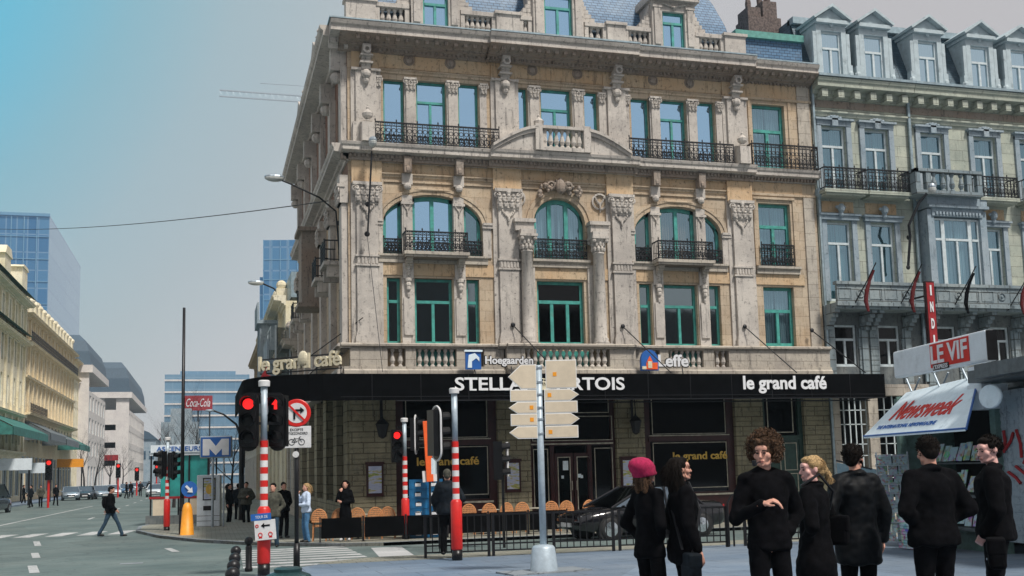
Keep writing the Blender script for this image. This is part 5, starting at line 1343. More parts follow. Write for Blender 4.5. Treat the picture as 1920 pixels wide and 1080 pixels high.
# ================================================================ NEWS KIOSK
kang = R(-100)
kx, ky = 14.2, 18.0
MK = T((kx, ky, 0)) @ RZ(kang)     # local x: far -> near, local -y: out to the square
kio = thing('news_kiosk', 'low dark news kiosk with slanted pale blue awning and grey shutter on the right', 'kiosk', (kx, ky, -.16))
def K(mb, name, mat, par=None, **k): return mb.build(name, MAT[mat], par or kio, **k)
w = MB(MK)
w.box(-2.35, -2.2, -.05, .1, -.2, 2.95); w.box(1.5, 1.68, -.08, .1, -.2, 3.0); w.box(-2.2, 1.5, -.02, .1, -.2, .25)
w.box(-2.35, 6, 2.1, 2.2, -.2, 3); w.box(-2.35, -2.3, 0, 2.2, -.2, 3)
K(w, 'kiosk_frame', 'kiosk_green')
w = MB(MK); w.box(-2.3, 6.2, .35, 2.4, 2.9, 3.02); w.box(1.6, 6.2, -.5, .34, 2.98, 3.2); w.box(2.2, 6.2, -.7, -.5, 3.02, 3.26); K(w, 'kiosk_roof', 'kiosk_grey')
w = MB(MK); w.box(1.2, 1.7, -.3, .2, 2.5, 2.96); w.box(1.25, 1.65, -.28, .1, 2.961, 3.3); K(w, 'white_fascia', 'kiosk_white')
w = MB(MK); w.box(-2.2, 1.5, 1.2, 1.25, -.1, 2.95); K(w, 'dark_inside', 'room_dark')
w = MB(MK)
for k in range(40): w.box(1.68, 5.9, .02+.012*(k % 2), .1, .1+k*.068, .1+(k+1)*.068)
K(w, 'roller_shutter', 'row_blue')
w = MB(MK)
for a, b, c_, d in ((1.8, 2.1, 1.75, 1.7), (1.8, 1.75, 2.1, 2.05), (2.2, 2.1, 2.3, 1.6), (2.35, 1.5, 2.6, 1.9), (1.85, 1.35, 2.2, 1.15), (2.1, 1.45, 2.5, 1.2), (2.5, 1.0, 2.7, 1.4)): w.path([(a, .0, b), ((a+c_)/2+.05, .0, (b+d)/2), (c_, .0, d)], .03, 5)
K(w, 'graffiti', 'scarf_red')
sh = MB(MK); sh.box(-2.15, 1.45, .1, .7, .85, .9); sh.box(-2.15, 1.45, -.25, .1, .25, .3); sh.box(-2.15, 1.45, .6, .64, 1.5, 1.53); K(sh, 'counter', 'kiosk_grey')
random.seed(11)
for i in range(34):   # magazines on display
    r_ = i % 3; c_ = i//3; x = -2.0+c_*.3; z = (.32, .95, 1.55)[r_]+random.uniform(0, .04); y = (-.12, .3, .6)[r_]
    o = MB(MK @ T((x, y, z)) @ Matrix.Rotation(R(random.uniform(-22, -12)), 4, 'X') @ Matrix.Rotation(R(random.uniform(-3, 3)), 4, 'Y'))
    hh = random.uniform(.3, .42)
    o.box(0, random.uniform(.22, .28), 0, .012, 0, hh); m_ = o.build('magazine', MAT['magazine_cover'])
    tag(m_, 'colourful magazine standing in the dark opening of the news kiosk', 'magazine', 'magazines displayed in the kiosk')
for i, (x_, lab_) in enumerate(((-.35, 'bundle of pale printed papers piled low before the kiosk opening, left one'), (.55, 'bundle of pale printed papers piled low before the kiosk opening, right one'))):
    o = MB(MK @ T((x_, -.75, -.15)) @ RZ(R(4-7*i)))
    for k in range(9): o.box(random.uniform(-.32, -.3), random.uniform(.3, .33), -.2, .2+random.uniform(-.01, .01), .02+k*.055, .02+k*.055+.045)
    tag(o.build('paper_bundle', MAT['magazine_cover']), lab_, 'bundle', 'paper bundles by the kiosk')
# slanted awning
w = MB(MK); A = (-1.9, -1.0, 2.14); B = (2.3, -1.0, 2.14); C_ = (1.15, -.05, 3.16); D_ = (-1.75, -.05, 3.05)
w.add([A, B, C_, D_], [(0, 1, 2, 3)]); w.add([(p[0], p[1]+.03, p[2]-.03) for p in (A, B, C_, D_)], [(3, 2, 1, 0)])
w.add([A, (A[0], A[1]+.0, A[2]-.05), (B[0], B[1], B[2]-.05), B], [(0, 1, 2, 3)])
aw2 = K(w, 'kiosk_awning', 'canvas_blue', recalc=False)
w = MB(MK); w.path([(2.32, -1.0, 2.12), (1.17, -.03, 3.16)], .02, 5); w.path([A, B], .018, 5); K(w, 'awning_arm', 'paint_blue')
sl = math.atan2(1.0, .95)
MA = MK @ T((-1.25, -.72, 2.43)) @ Matrix.Rotation(-(math.pi/2-sl), 4, 'X')
txt('Newsweek', 2.6, .52, MA @ T((0, -.015, 0)), MAT['scarf_red' if False else 'paint_red'], aw2, 'lettering', bold=.015, shear=.35, depth=.006)
txt('THE INTERNATIONAL NEWSMAGAZINE', 2.5, .10, MA @ T((-.25, -.015, -.24)), MAT['paint_blue'], aw2, 'lettering', bold=.0, depth=.004)
# round hanging sign
w = MB(MK @ T((.62, -.95, 2.74))); n_ = 24
for k in range(n_): pass
w.lathe([(.01, -.02), (.36, -.02), (.38, 0), (.36, .02), (.01, .02)], (0, 0, 0), 24)
for i in range(len(w.v)): pass
disc = MB(MK @ T((2.15, -.4, 2.70)) @ Matrix.Rotation(R(90), 4, 'X')); disc.lathe([(.01, -.03), (.34, -.03), (.36, -.01), (.36, .01), (.34, .03), (.01, .03)], (0, 0, 0), 28, 1.0, .6)
K(disc, 'oval_sign', 'canvas_blue')
# red and white light box on the roof
lb = thing('light_box_sign', 'long white box sign with white letters on red, on the kiosk roof', 'sign', (kx, ky, 3.2))
w = MB(MK); w.box(-1.75, 1.95, -.3, -.08, 3.36, 3.93); lbb = K(w, 'box', 'kiosk_white', lb, bevel=.04)
w = MB(MK); w.box(1.955, 1.975, -.29, -.09, 3.37, 3.92); K(w, 'end_cap', 'paint_black', lb)
w = MB(MK); w.box(-.1, 1.38, -.312, -.303, 3.42, 3.89); K(w, 'red_field', 'paint_red', lb)
w = MB(MK); w.box(.0, .62, -.322, -.313, 3.36, 3.48); K(w, 'black_field', 'paint_black', lb)
txt('LE VIF', 1.38, .36, MK @ T((-.05, -.32, 3.49)), MAT['letter_white'], lb, bold=.02, depth=.006)
txt("L'EXPRESS", .56, .085, MK @ T((.03, -.33, 3.38)), MAT['letter_white'], lb, bold=.01, depth=.004)
w = MB(MK)
for x in (-1.4, -.2, .9, 1.7): w.path([(x, -.1, 3.05), (x-.2, -.1, 3.34)], .02, 5); w.path([(x-.3, .1, 3.05), (x, .1, 3.34)], .02, 5)
P(w, 'strut', 'galvanised', lb)
# newspaper rack and board in front of the kiosk
rx, ry = 13.3, 18.75
rk = thing('newspaper_rack', 'tall wire rack packed with printed papers standing left of the kiosk opening', 'rack', (rx, ry, gz(ry)), R(-35))
w = MB(); 
for s in (-.3, .3):
    w.path([(s, 0, .05), (s, .12, 1.95)], .016, 5); w.path([(s, -.25, 0), (s, .25, 0)], .018, 5); w.path([(s, .2, 0), (s, .14, 1.9)], .012, 5)
for k in range(10): w.path([(-.32, -.06+.012*k, .16+k*.19), (.32, -.06+.012*k, .16+k*.19)], .009, 4); w.path([(-.32, -.07+.012*k, .2+k*.19), (-.32, .05+.01*k, .14+k*.19)], .009, 4)
w.build('wire_frame', MAT['galvanised'], rk, world=False)
random.seed(4)
for k in range(9):
    for c_ in range(3 if k % 2 else 2):
        wd = .6/(3 if k % 2 else 2)
        M_ = T((rx, ry, gz(ry))) @ RZ(R(-35)) @ T((-.3+c_*wd+.01, -.04+.012*k+random.uniform(-.01, .01), .17+k*.19)) @ Matrix.Rotation(R(-9), 4, 'X')
        w = MB(M_); w.box(0, wd-.025, 0, .008, 0, random.uniform(.18, .26)); o = w.build('newspaper', MAT['printed_paper'])
        tag(o, 'printed paper standing in the tall wire rack beside the kiosk', 'newspaper', 'papers in the tall wire rack')
w = MB(T((13.35, 20.1, gz(20))) @ RZ(R(-62))); w.prism([(-.45, .5), (.45, .3), (.45, 1.62), (-.45, 1.78)], 0, .05)
bd = thing('leaning_board', 'plain blue-grey board standing between the bearded man and the newspaper rack', 'board', (13.35, 20.1, gz(20)))
w.build('panel', MAT['panel_blue'], bd)
w = MB(T((13.35, 20.1, gz(20))) @ RZ(R(-62))); w.box(-.4, -.35, 0, .05, 0, .56); w.box(.28, .33, 0, .05, 0, .4); w.path([(-.45, 0, 1.83), (.36, 0, 1.63)], .02, 5); P(w, 'board_frame', 'iron', bd)

# ================================================================ STREET FURNITURE
def signal_head(par, M, lit=0, arrow=False, back=True, border=None, far=False):
    """traffic light head; faces local -y, centre of top lens at origin"""
    h = MB(M); h.box(-.15, .15, 0, .22, -.78, .17)
    if back:
        pts = [(.185*math.cos(t_), .185*math.sin(t_)+.03) for t_ in [math.pi*i/8 for i in range(9)]] + [(.185*math.cos(t_), .185*math.sin(t_)-.68) for t_ in [math.pi+math.pi*i/8 for i in range(9)]]
        h.prism(pts, .06, .09)
    for k in range(3):
        z = -.31*k
        for i in range(9):
            t0, t1 = R(-20+i*220/9), R(-20+(i+1)*220/9)
            h.add([(.125*math.cos(t0), 0, z+.125*math.sin(t0)), (.125*math.cos(t1), 0, z+.125*math.sin(t1)), (.125*math.cos(t1), -.2, z+.02+.115*math.sin(t1)), (.125*math.cos(t0), -.2, z+.02+.115*math.sin(t0))], [(0, 1, 2, 3)])
    o = h.build('signal_head', MAT['paint_black'], par)
    for k in range(3):
        l = MB(M)
        l.lathe([(.1, 0), (.09, .01), (.02, .02)], (0, 0, 0), 16)
        ang = Matrix.Rotation(R(90), 4, 'X')
        l2 = MB(M @ T((0, -.012, -.31*k)) @ ang)
        if arrow and k == lit: l2.flat([(-.03, -.09), (.03, -.09), (.03, 0), (.08, 0), (0, .095), (-.08, 0), (-.03, 0)], 0, .012)
        else: l2.lathe([(.1, -.01), (.1, 0), (.08, .012), (.01, .018)], (0, 0, 0), 18)
        l2.build('lens', MAT[('red_lamp_far' if far else 'red_lamp') if k == lit else 'paint_black'], o)
    if border:
        b = MB(M); b.path([(.2*math.cos(t_), .075, .2*math.sin(t_)+.05) for t_ in [math.pi*i/10 for i in range(11)]] + [(.2*math.cos(t_), .075, .2*math.sin(t_)-.68) for t_ in [math.pi+math.pi*i/10 for i in range(11)]], .022, 6, True)
        b.build('white_border', MAT['paint_white'], o)
    return o
def striped_pole(par, x, y, H=3.45, red0=.22, red1=1.25, st1=2.45, r=.068):
    z = gz(y)
    def cyl(name, z0, z1, rr, mt):
        w = MB(); w.smooth = True; w.lathe([(rr, z0), (rr, z1)], (x, y, z), 20); o = w.build(name, MAT[mt], par); return o
    cyl('base', 0, red0, .11, 'paint_black')
    w = MB(); w.smooth = True; w.lathe([(.1, red0), (.118, red0+.03), (.118, red1-.05), (.085, red1), (.07, red1+.01)], (x, y, z), 20); w.build('red_sleeve', MAT['paint_red'], par)
    n = 10; dz = (st1-red1)/n
    w = MB(); w.smooth = False
    for k in range(n):
        w.mi = 0 if k % 2 else 1; w.lathe([(r+.004, red1+k*dz), (r+.004, red1+(k+1)*dz)], (x, y, z), 18)
    w.build('striped_band', [MAT['paint_red'], MAT['paint_white']], par)
    cyl('upper_pole', st1, H, r-.006, 'pole_pale')
    w = MB(); w.lathe([(r-.006, H), (r+.035, H+.005), (r+.04, H+.1), (r+.02, H+.12)], (x, y, z), 18); w.build('cap', MAT['paint_white'], par)
def tl(label, px, d, **k):
    x, y = at_depth(px, d); g = thing('traffic_light', label, 'traffic light', (x, y, gz(y)), 0, 'striped traffic light poles')
    striped_pole(g, x, y, **k); return g, x, y
FY = RZ(R(-12))
g1, x, y = tl('red and white striped traffic light in front with two black heads glowing red', 495, 19.6)
signal_head(g1, T((x-.29, y-.1, 2.93)) @ FY, 0); signal_head(g1, T((x+.22, y+.1, 2.93)) @ RZ(R(-30)), 0, arrow=True)
w = MB(); w.box(x-.3, x+.3, y-.02, y+.02, 2.55, 2.6); w.box(x-.3, x+.3, y-.02, y+.02, 3.1, 3.14); w.build('bracket', MAT['paint_black'], g1)
a_s = thing('arrow_sign', 'small white notice with blue top and black left arrow strapped to the front striped pole', 'sign', (x, y-.14, .6))
Msn = T((x-.16, y-.16, .45)) @ RZ(R(-12)) @ Matrix.Rotation(R(-4), 4, 'Y')
w = MB(Msn); w.box(0, .38, 0, .015, 0, .36); w.build('plate', MAT['paint_white'], a_s, bevel=.006)
w = MB(Msn @ T((-.05, 0, .36))); w.box(0, .36, -.003, .015, 0, .12); w.build('blue_strip', MAT['paint_blue'], a_s)
txt('TOUR DE', .22, .05, Msn @ T((.03, -.006, .395)), MAT['letter_white'], a_s, depth=.002)
w = MB(Msn); w.prism([(.12, .26), (.18, .31), (.18, .275), (.28, .275), (.28, .245), (.18, .245), (.18, .21)], -.006, -.002); w.build('arrow', MAT['paint_black'], a_s)
w = MB(Msn)
for q in (.1, .28): w.ring((q, -.004, .1), .035, .008, n=10); w.box(q-.03, q+.03, -.006, -.002, .04, .06)
w.ring((.05, -.004, .26), .025, .008, n=10); w.build('symbols', MAT['paint_red'], a_s)
g2, x, y = tl('striped traffic light in the middle, by the blue crates, with one dark head glowing red', 759, 31.0)
signal_head(g2, T((x-.24, y-.1, 2.68)) @ RZ(R(0)), 0, back=False)
signal_head(g2, T((x+.42, y+.05, 3.02)) @ RZ(R(72)), 1, border=True); w = MB(); w.box(x-.2, x+.3, y-.01, y+.02, 2.9, 2.94); w.build('bracket', MAT['paint_black'], g2)
for c in [c for c in g2.children_recursive if c.name.startswith('lens')][3:]: c.data.materials[0] = MAT['paint_black']
g3, x, y = tl('striped traffic light right of the crates, with the man in grey behind it', 854, 22.2)
signal_head(g3, T((x-.30, y+.1, 2.72)) @ RZ(R(105)), 5, border=True)
g4, x, y = tl('striped traffic light far left beside the tall dark mast', 314, 40.2)
signal_head(g4, T((x-.28, y-.1, 2.45)) @ RZ(R(-60)), 5); signal_head(g4, T((x+.28, y-.1, 2.4)) @ RZ(R(60)), 5)
# rear of a dark head on its own post
x, y = at_depth(942, 26.5); g5 = thing('traffic_light', 'plain dark traffic light on thin post left of the direction signs, seen from behind', 'traffic light', (x, y, gz(y)))
w = MB(); w.tube((x, y, gz(y)), (x, y, 2.0), .035); w.build('post', MAT['paint_black'], g5)
signal_head(g5, T((x, y, 2.15)) @ RZ(R(75)), 5, back=False); w = MB(); w.box(x+.1, x+.15, y-.05, y+.05, 1.45, 2.3); w.build('white_edge', MAT['paint_white'], g5)
# no right turn sign
x, y = at_depth(556, 21.7); ns = thing('no_turn_sign', 'round red-rimmed no right turn sign with bicycle plate on black post', 'sign', (x, y, gz(y)))
w = MB(); w.smooth = True; w.tube((x, y, gz(y)), (x, y, 3.05), .045, n=14); w.tube((x, y, gz(y)), (x, y, .25), .065, n=14); w.build('post', MAT['pole_black'], ns)
MN = T((x, y-.07, 2.87)) @ FY @ Matrix.Rotation(R(90), 4, 'X')
w = MB(MN); w.lathe([(.285, -.02), (.285, 0), (.27, .01)], n=28); w.build('disc', MAT['paint_red'], ns)
w = MB(MN); w.lathe([(.205, .005), (.205, .013)], n=28); w.build('white_field', MAT['paint_white'], ns)
MN2 = T((x, y-.095, 2.87)) @ FY
w = MB(MN2); w.box(-.07, -.03, -.006, 0, -.13, .07); w.box(-.03, .08, -.006, 0, .035, .075); w.prism([(.07, -.01), (.15, .055), (.07, .12)], -.006, 0); w.build('arrow', MAT['paint_black'], ns)
w = MB(MN2 @ Matrix.Rotation(R(45), 4, 'Y')); w.box(-.205, .205, -.014, -.008, -.02, .02); w.build('red_bar', MAT['paint_red'], ns)
w = MB(T((x, y-.06, 2.38)) @ FY); w.box(-.29, .29, -.01, .01, -.22, .22); w.build('plate', MAT['paint_white'], ns, bevel=.008)
MP = T((x, y-.06, 2.38)) @ FY
txt('EXCEPTE', .26, .05, MP @ T((-.13, -.014, .125)), MAT['paint_black'], ns, depth=.002); txt('UITGEZONDERD', .44, .05, MP @ T((-.22, -.014, .05)), MAT['paint_black'], ns, depth=.002)
w = MB(MP); 
for q in (-.1, .1): w.ring((q, -.014, -.1), .06, .007, n=14)
w.path([(-.1, -.014, -.1), (-.04, -.014, -.03), (.06, -.014, -.03), (.0, -.014, -.1), (-.1, -.014, -.1)], .006, 4); w.path([(.0, -.014, -.1), (-.05, -.014, -.01)], .006, 4); w.path([(.1, -.014, -.1), (.05, -.014, .0), (.09, -.014, .01)], .006, 4); w.build('bicycle_symbol', MAT['paint_black'], ns)
w = MB(T((x-.02, y-.06, 2.03)) @ FY @ Matrix.Rotation(R(90), 4, 'X')); w.lathe([(.065, -.01), (.065, .012)], n=18); w.build('small_disc', MAT['paint_white'], ns)
# direction sign post
x, y = at_depth(1014.5, 18.5); dsn = thing('direction_sign_post', 'pale steel post with stacked blank cream direction signs pointing left and right', 'signpost', (x, y, gz(y)))
w = MB(); w.smooth = True; w.tube((x, y, gz(y)+.3), (x, y, 3.42), .058, n=18); w.build('post', MAT['pole_pale'], dsn)
w = MB(); w.smooth = True; w.lathe([(.25, 0), (.24, .05), (.2, .42), (.17, .46), (.07, .48)], (x, y, gz(y)), 24); w.build('cone_base', MAT['pole_pale'], dsn)
w = MB(T((x, y, gz(y)+.02)) @ RZ(R(10))); w.box(-.75, .75, -.35, .35, -.01, .02); w.build('base_plate', MAT['kerb_stone'], dsn)
rows = [(3.0, 3.47, 1, 0), (2.785, 2.99, -1, 1), (2.575, 2.78, 1, -1), (2.365, 2.57, -1, 1), (2.14, 2.355, 1, -1)]
for i, (z0_, z1_, pl, pr) in enumerate(rows):
    for s in (-1, 1):
        tip = (pl == 1 and s == -1) or (pr == 1 and s == 1)
        xi, xo = s*.065, s*(.53 if s < 0 else .64)
        if i == 0 and s == 1: xi, z1b = .1, 3.5
        else: z1b = z1_-(.04 if i == 0 else 0)
        zm = (z0_+z1b)/2; tl_ = .12 if i else .2
        pts = [(xi, z0_), (xo-s*(tl_ if tip else 0), z0_)] + ([(xo+s*.03, zm)] if tip else []) + [(xo-s*(tl_ if tip else 0), z1b), (xi, z1b)]
        M_ = T((x, y-.075, 0)) @ RZ(R(-8 if s < 0 else -16))
        w = MB(M_); w.prism(pts, 0, .03); b_ = w.build('sign_blade', MAT['sign_edge'], dsn)
        cx_ = sum(p[0] for p in pts)/len(pts); w = MB(M_); w.prism([(cx_+(a-cx_)*.955, zm+(b-zm)*(.93 if i == 0 else .86)) for a, b in pts], -.004, .001); w.build('sign_face', MAT['sign_cream'], b_)
        if (i, s) in ((0, 1), (1, 1), (2, -1), (3, -1), (4, 1)):
            q = s*(.16 if i else .26); w = MB(M_); w.box(q-.035, q+.03, -.008, -.0045, zm-.035, zm+.035); w.build('symbol', MAT['orange'], b_)
w = MB()
for z in (2.2, 2.45, 2.65, 2.88, 3.1, 3.35): w.lathe([(.064, 0), (.068, .01), (.068, .04), (.064, .05)], (x, y, z), 16)
w.build('clamps', MAT['galvanised'], dsn)
# tall mast
x, y = at_depth(342, 37.5); ms = thing('mast', 'very tall thin dark mast standing by the yellow bollard', 'mast', (x, y, gz(y)))
w = MB(); w.smooth = True; w.tube((x, y, gz(y)), (x, y, 7.65), .075, .05, 12); w.tube((x, y, gz(y)), (x, y, .6), .1, n=12); w.build('shaft', MAT['pole_black'], ms)
w = MB(); w.box(x-.08, x+.08, y-.12, y-.06, .5, .9); w.build('junction_box', MAT['iron'], ms)
# yellow bollard with blue arrow disc
x, y = at_depth(352, 36.8); yb = thing('keep_left_bollard', 'orange-yellow tapered bollard with round blue arrow sign on top', 'bollard', (x, y, gz(y)))
w = MB(); w.smooth = True; w.lathe([(.27, 0), (.27, .06), (.23, .07), (.17, .95), (.12, 1.12), (.05, 1.18)], (x, y, gz(y)), 20); w.build('cone', MAT['orange'], yb)
w = MB(T((x+.06, y, 1.22)) @ FY @ Matrix.Rotation(R(90), 4, 'X')); w.lathe([(.27, -.02), (.27, .02)], n=24); w.build('disc', MAT['paint_blue'], yb)
w = MB(T((x+.06, y-.05, 1.22)) @ FY @ Matrix.Rotation(R(-45), 4, 'Y')); w.prism([(-.04, .16), (.04, .16), (.04, -.02), (.12, -.02), (0, -.17), (-.12, -.02), (-.04, -.02)], -.01, 0); w.build('arrow', MAT['letter_white'], yb)
# metro sign, advertising pillar, glass shelter
x, y = at_depth(393, 42.9); mp = thing('advertising_pillar', 'pale blue rectangular advertising pillar under the metro sign', 'pillar', (x, y, gz(y)))
w = MB(T((x, y, gz(y))) @ RZ(R(-6))); w.box(-.45, .45, -.3, .3, .09, 2.12); w.build('housing', MAT['kiosk_white'], mp, bevel=.03)
Mx = T((x, y, gz(y))) @ RZ(R(-6))
w = MB(Mx); w.box(-.22, .27, -.32, -.302, 1.12, 2.0); w.build('display_frame', MAT['iron'], mp)
w = MB(Mx); w.box(-.18, .23, -.33, -.321, 1.16, 1.96); w.build('poster', MAT['menu_paper'], mp)
w = MB(Mx); w.ell((.02, -.33, 1.55), (.13, .01, .2), 12, 8); w.build('poster_motif', MAT['gold'], mp)
w = MB(Mx); w.box(-.2, .2, -.31, -.302, .72, .9); w.build('slot', MAT['paint_black'], mp)
for z in (.5, .3): w = MB(Mx); w.box(-.44, .44, -.306, -.301, z, z+.015); w.build('panel_joint', MAT['iron'], mp)
x, y = at_depth(405, 42.0); mm = thing('metro_sign', 'blue and white metro sign with a large letter M on two posts', 'sign', (x, y, gz(y)))
Mx = T((x, y, 0)) @ RZ(R(-8))
w = MB(Mx); w.box(-.62, .62, -.08, .08, 2.35, 3.22); w.build('frame', MAT['galvanised'], mm, bevel=.05)
w = MB(Mx); w.box(-.57, .57, -.095, -.081, 2.4, 3.17); w.build('panel', MAT['paint_blue'], mm)
w = MB(Mx); w.prism([(-.5, 2.46), (-.24, 2.46), (-.24, 2.72), (0, 2.46), (0, 2.46), (.24, 2.72), (.24, 2.46), (.5, 2.46), (.5, 3.1), (.22, 3.1), (0, 2.82), (-.22, 3.1), (-.5, 3.1)], -.105, -.096); w.build('letter', MAT['letter_white'], mm)
for q in (-.12, .3): w = MB(Mx); w.tube((q, 0, gz(y)), (q, 0, 2.36), .05 if q < 0 else .03); w.build('post', MAT['galvanised'], mm)
x, y = at_depth(335, 46); shl = thing('metro_shelter', 'teal glass metro entrance shelter with lettered canopy and yellow panels', 'shelter', (x, y, -.42))
Mx = T((x, y, -.42)) @ RZ(R(-10))
w = MB(Mx); w.box(-1.2, 1.35, -.1, 2.2, 3.0, 3.12); w.box(-1.15, 1.3, -.15, -.1, 3.12, 3.45); w.build('canopy', MAT['kiosk_white'], shl)
w = MB(Mx)
for q in (-1.15, -.4, .45, 1.25): w.box(q-.03, q+.03, -.03, .03, .3, 3.0); w.box(q-.03, q+.03, 2.0, 2.06, .3, 3.0)
w.box(-1.2, 1.3, -.02, .02, 1.15, 1.2); P(w, 'post', 'iron', shl)
w = MB(Mx); w.quad((-.75, .04, 1.2), (1.25, .04, 1.2), (1.25, .04, 2.98), (-.75, .04, 2.98)); w.build('teal_glass', MAT['teal_panel'], shl, recalc=False)
w = MB(Mx); w.box(-1.3, 1.4, -.25, .1, .09, .45); w.build('plinth', MAT['row_dark'], shl)
w = MB(Mx); w.box(-1.05, -.5, -.06, -.03, .45, 1.15); w.box(.5, 1.2, -.06, -.03, .45, 1.15); P(w, 'yellow_panel', 'sign_cream', shl)
w = MB(Mx); w.box(-1.2, 1.3, -.08, -.04, 1.15, 1.25); w.build('red_rail', MAT['scarf_red'], shl)
txt('ASCENSEURS', 1.9, .2, Mx @ T((-.9, -.16, 3.18)), MAT['paint_blue'], shl, bold=.01)
# dark lamp post with curved arm
x, y = at_depth(453, 48); lp = thing('curved_lamp_post', 'dark lamp post with a long arched arm, left of the traffic light heads', 'street lamp', (x, y, gz(y)))
w = MB(); w.path([(x, y, gz(y)), (x, y, 2.8), (x-.02, y, 3.4), (x-.25, y, 3.95), (x-.8, y, 4.4), (x-1.3, y, 4.6)], [.13, .11, .08, .05, .04, .04], 8); w.tube((x+.1, y, 2), (x+.12, y, 5.2), .05); w.build('post', MAT['pole_black'], lp)
w = MB(); w.ell((x-1.4, y, 4.58), (.2, .1, .06)); w.build('lamp_head', MAT['galvanised'], lp)
# lamps fixed to the facades
def wall_lamp(label, pts, head, hs, brk, r=.03):
    o = thing('wall_street_lamp', label, 'street lamp', pts[0]); w = MB(); w.path(pts, r, 7)
    for b in brk: w.ell(b, (.09, .05, .09), 8, 5)
    w.build('arm', MAT['iron'], o)
    w = MB(); w.ell(head, hs, 12, 8); w.build('lamp_head', MAT['lamp_lens'], o)
    w = MB(); w.ell((head[0], head[1], head[2]+hs[2]*.35), (hs[0]*1.02, hs[1]*1.02, hs[2]*.8), 12, 8); w.build('hood', MAT['galvanised'], o); return o
wall_lamp('upright street lamp on a long rod against the corner pilaster', [(4.72, 32.4, 8.95), (4.78, 32.38, 10.0), (4.86, 32.3, 11.6)], (4.88, 32.2, 11.85), (.13, .2, .17), [(4.72, 32.5, 9.0), (4.75, 32.5, 9.95)])
wall_lamp('cobra-head street lamp reaching left from the corner of the cafe building', [(4.15, 35.0, 8.9), (4.05, 35.0, 10.3), (3.5, 35, 10.75), (2.6, 35, 11.15), (2.2, 35, 11.3)], (2.05, 35, 11.33), (.33, .16, .12), [(4.2, 35, 8.9), (4.15, 35, 9.9)])
wall_lamp('small street lamp reaching left from a house beyond the corner building', [(4.0, 62, 11.8), (3.6, 62, 12.3), (2.9, 62, 12.6)], (2.6, 62, 12.6), (.45, .2, .15), [(4.0, 62, 11.8)], .05)
wall_lamp('floodlight on a bent arm in front of the oriel of the right-hand house', [(24.25, 32.5, 8.5), (24.35, 32.4, 9.6), (24.25, 32.3, 10.0), (24.6, 32.1, 10.8), (24.8, 31.9, 11.1)], (24.95, 31.8, 11.25), (.15, .14, .19), [(24.25, 32.5, 8.5), (24.35, 32.5, 9.6)], .05)
def wire(label, a, b, sag, r=.02):
    a = Vector(a); b = Vector(b); w = MB(); w.path([a.lerp(b, i/20)-Vector((0, 0, sag*4*(i/20)*(1-i/20))) for i in range(21)], r, 4); return tag(w.build('overhead_wire', MAT['iron']), label, 'wire')
wire('long thin overhead wire crossing the sky towards the street lamp', (-17.9, 88, 21), (3.9, 36, 10.9), .5)
wire('thin cable hanging down the corner pilaster to the awning', (4.72, 32.5, 9), (5.0, 31.5, 4.6), .0, .012)
wire('black cable slanting from the corner pilaster to the neon sign', (4.6, 32.7, 6.4), (2.6, 35, 5.0), .0, .015)
wire('second black cable slanting to the neon sign, lower one', (4.3, 33, 6.0), (3.0, 34.5, 4.7), .05, .012)
# neon sign on the street corner
nsn = thing('neon_sign', 'cream lettered sign standing on the awning at the street corner', 'sign', (3.9, 32.3, 4.6))
Mx = T((1.75, 34.9, 4.78)) @ RZ(R(-48))
Mx = T((1.55, 34.6, 4.75)) @ RZ(R(-42))
txt('le grand café', 3.15, .62, Mx, MAT['letter_cream'], nsn, bold=.02, depth=.05)
w = MB(Mx); w.box(0, 3.15, .05, .08, .05, .09); w.box(0, 3.15, .05, .08, .5, .54)
for q in (.2, 1.2, 2.2, 3.1): w.path([(q, .06, .5), (q, .06, -.1), (q+.1, .5, -.15)], .018, 5)
w.ell((1.75, -.03, .5), (.16, .06, .2), 10, 6)
w.build('sign_frame', MAT['iron'], nsn)
w = MB(Mx); w.ell((1.75, -.04, .45), (.19, .07, .24), 12, 8); w.build('cream_boss', MAT['letter_cream'], nsn)
w = MB(Mx); w.prism([(.1, -.05), (.35, .3), (.3, .05), (.7, -.1), (.3, -.14)], -.05, -.02); w.build('red_star', MAT['scarf_red'], nsn)
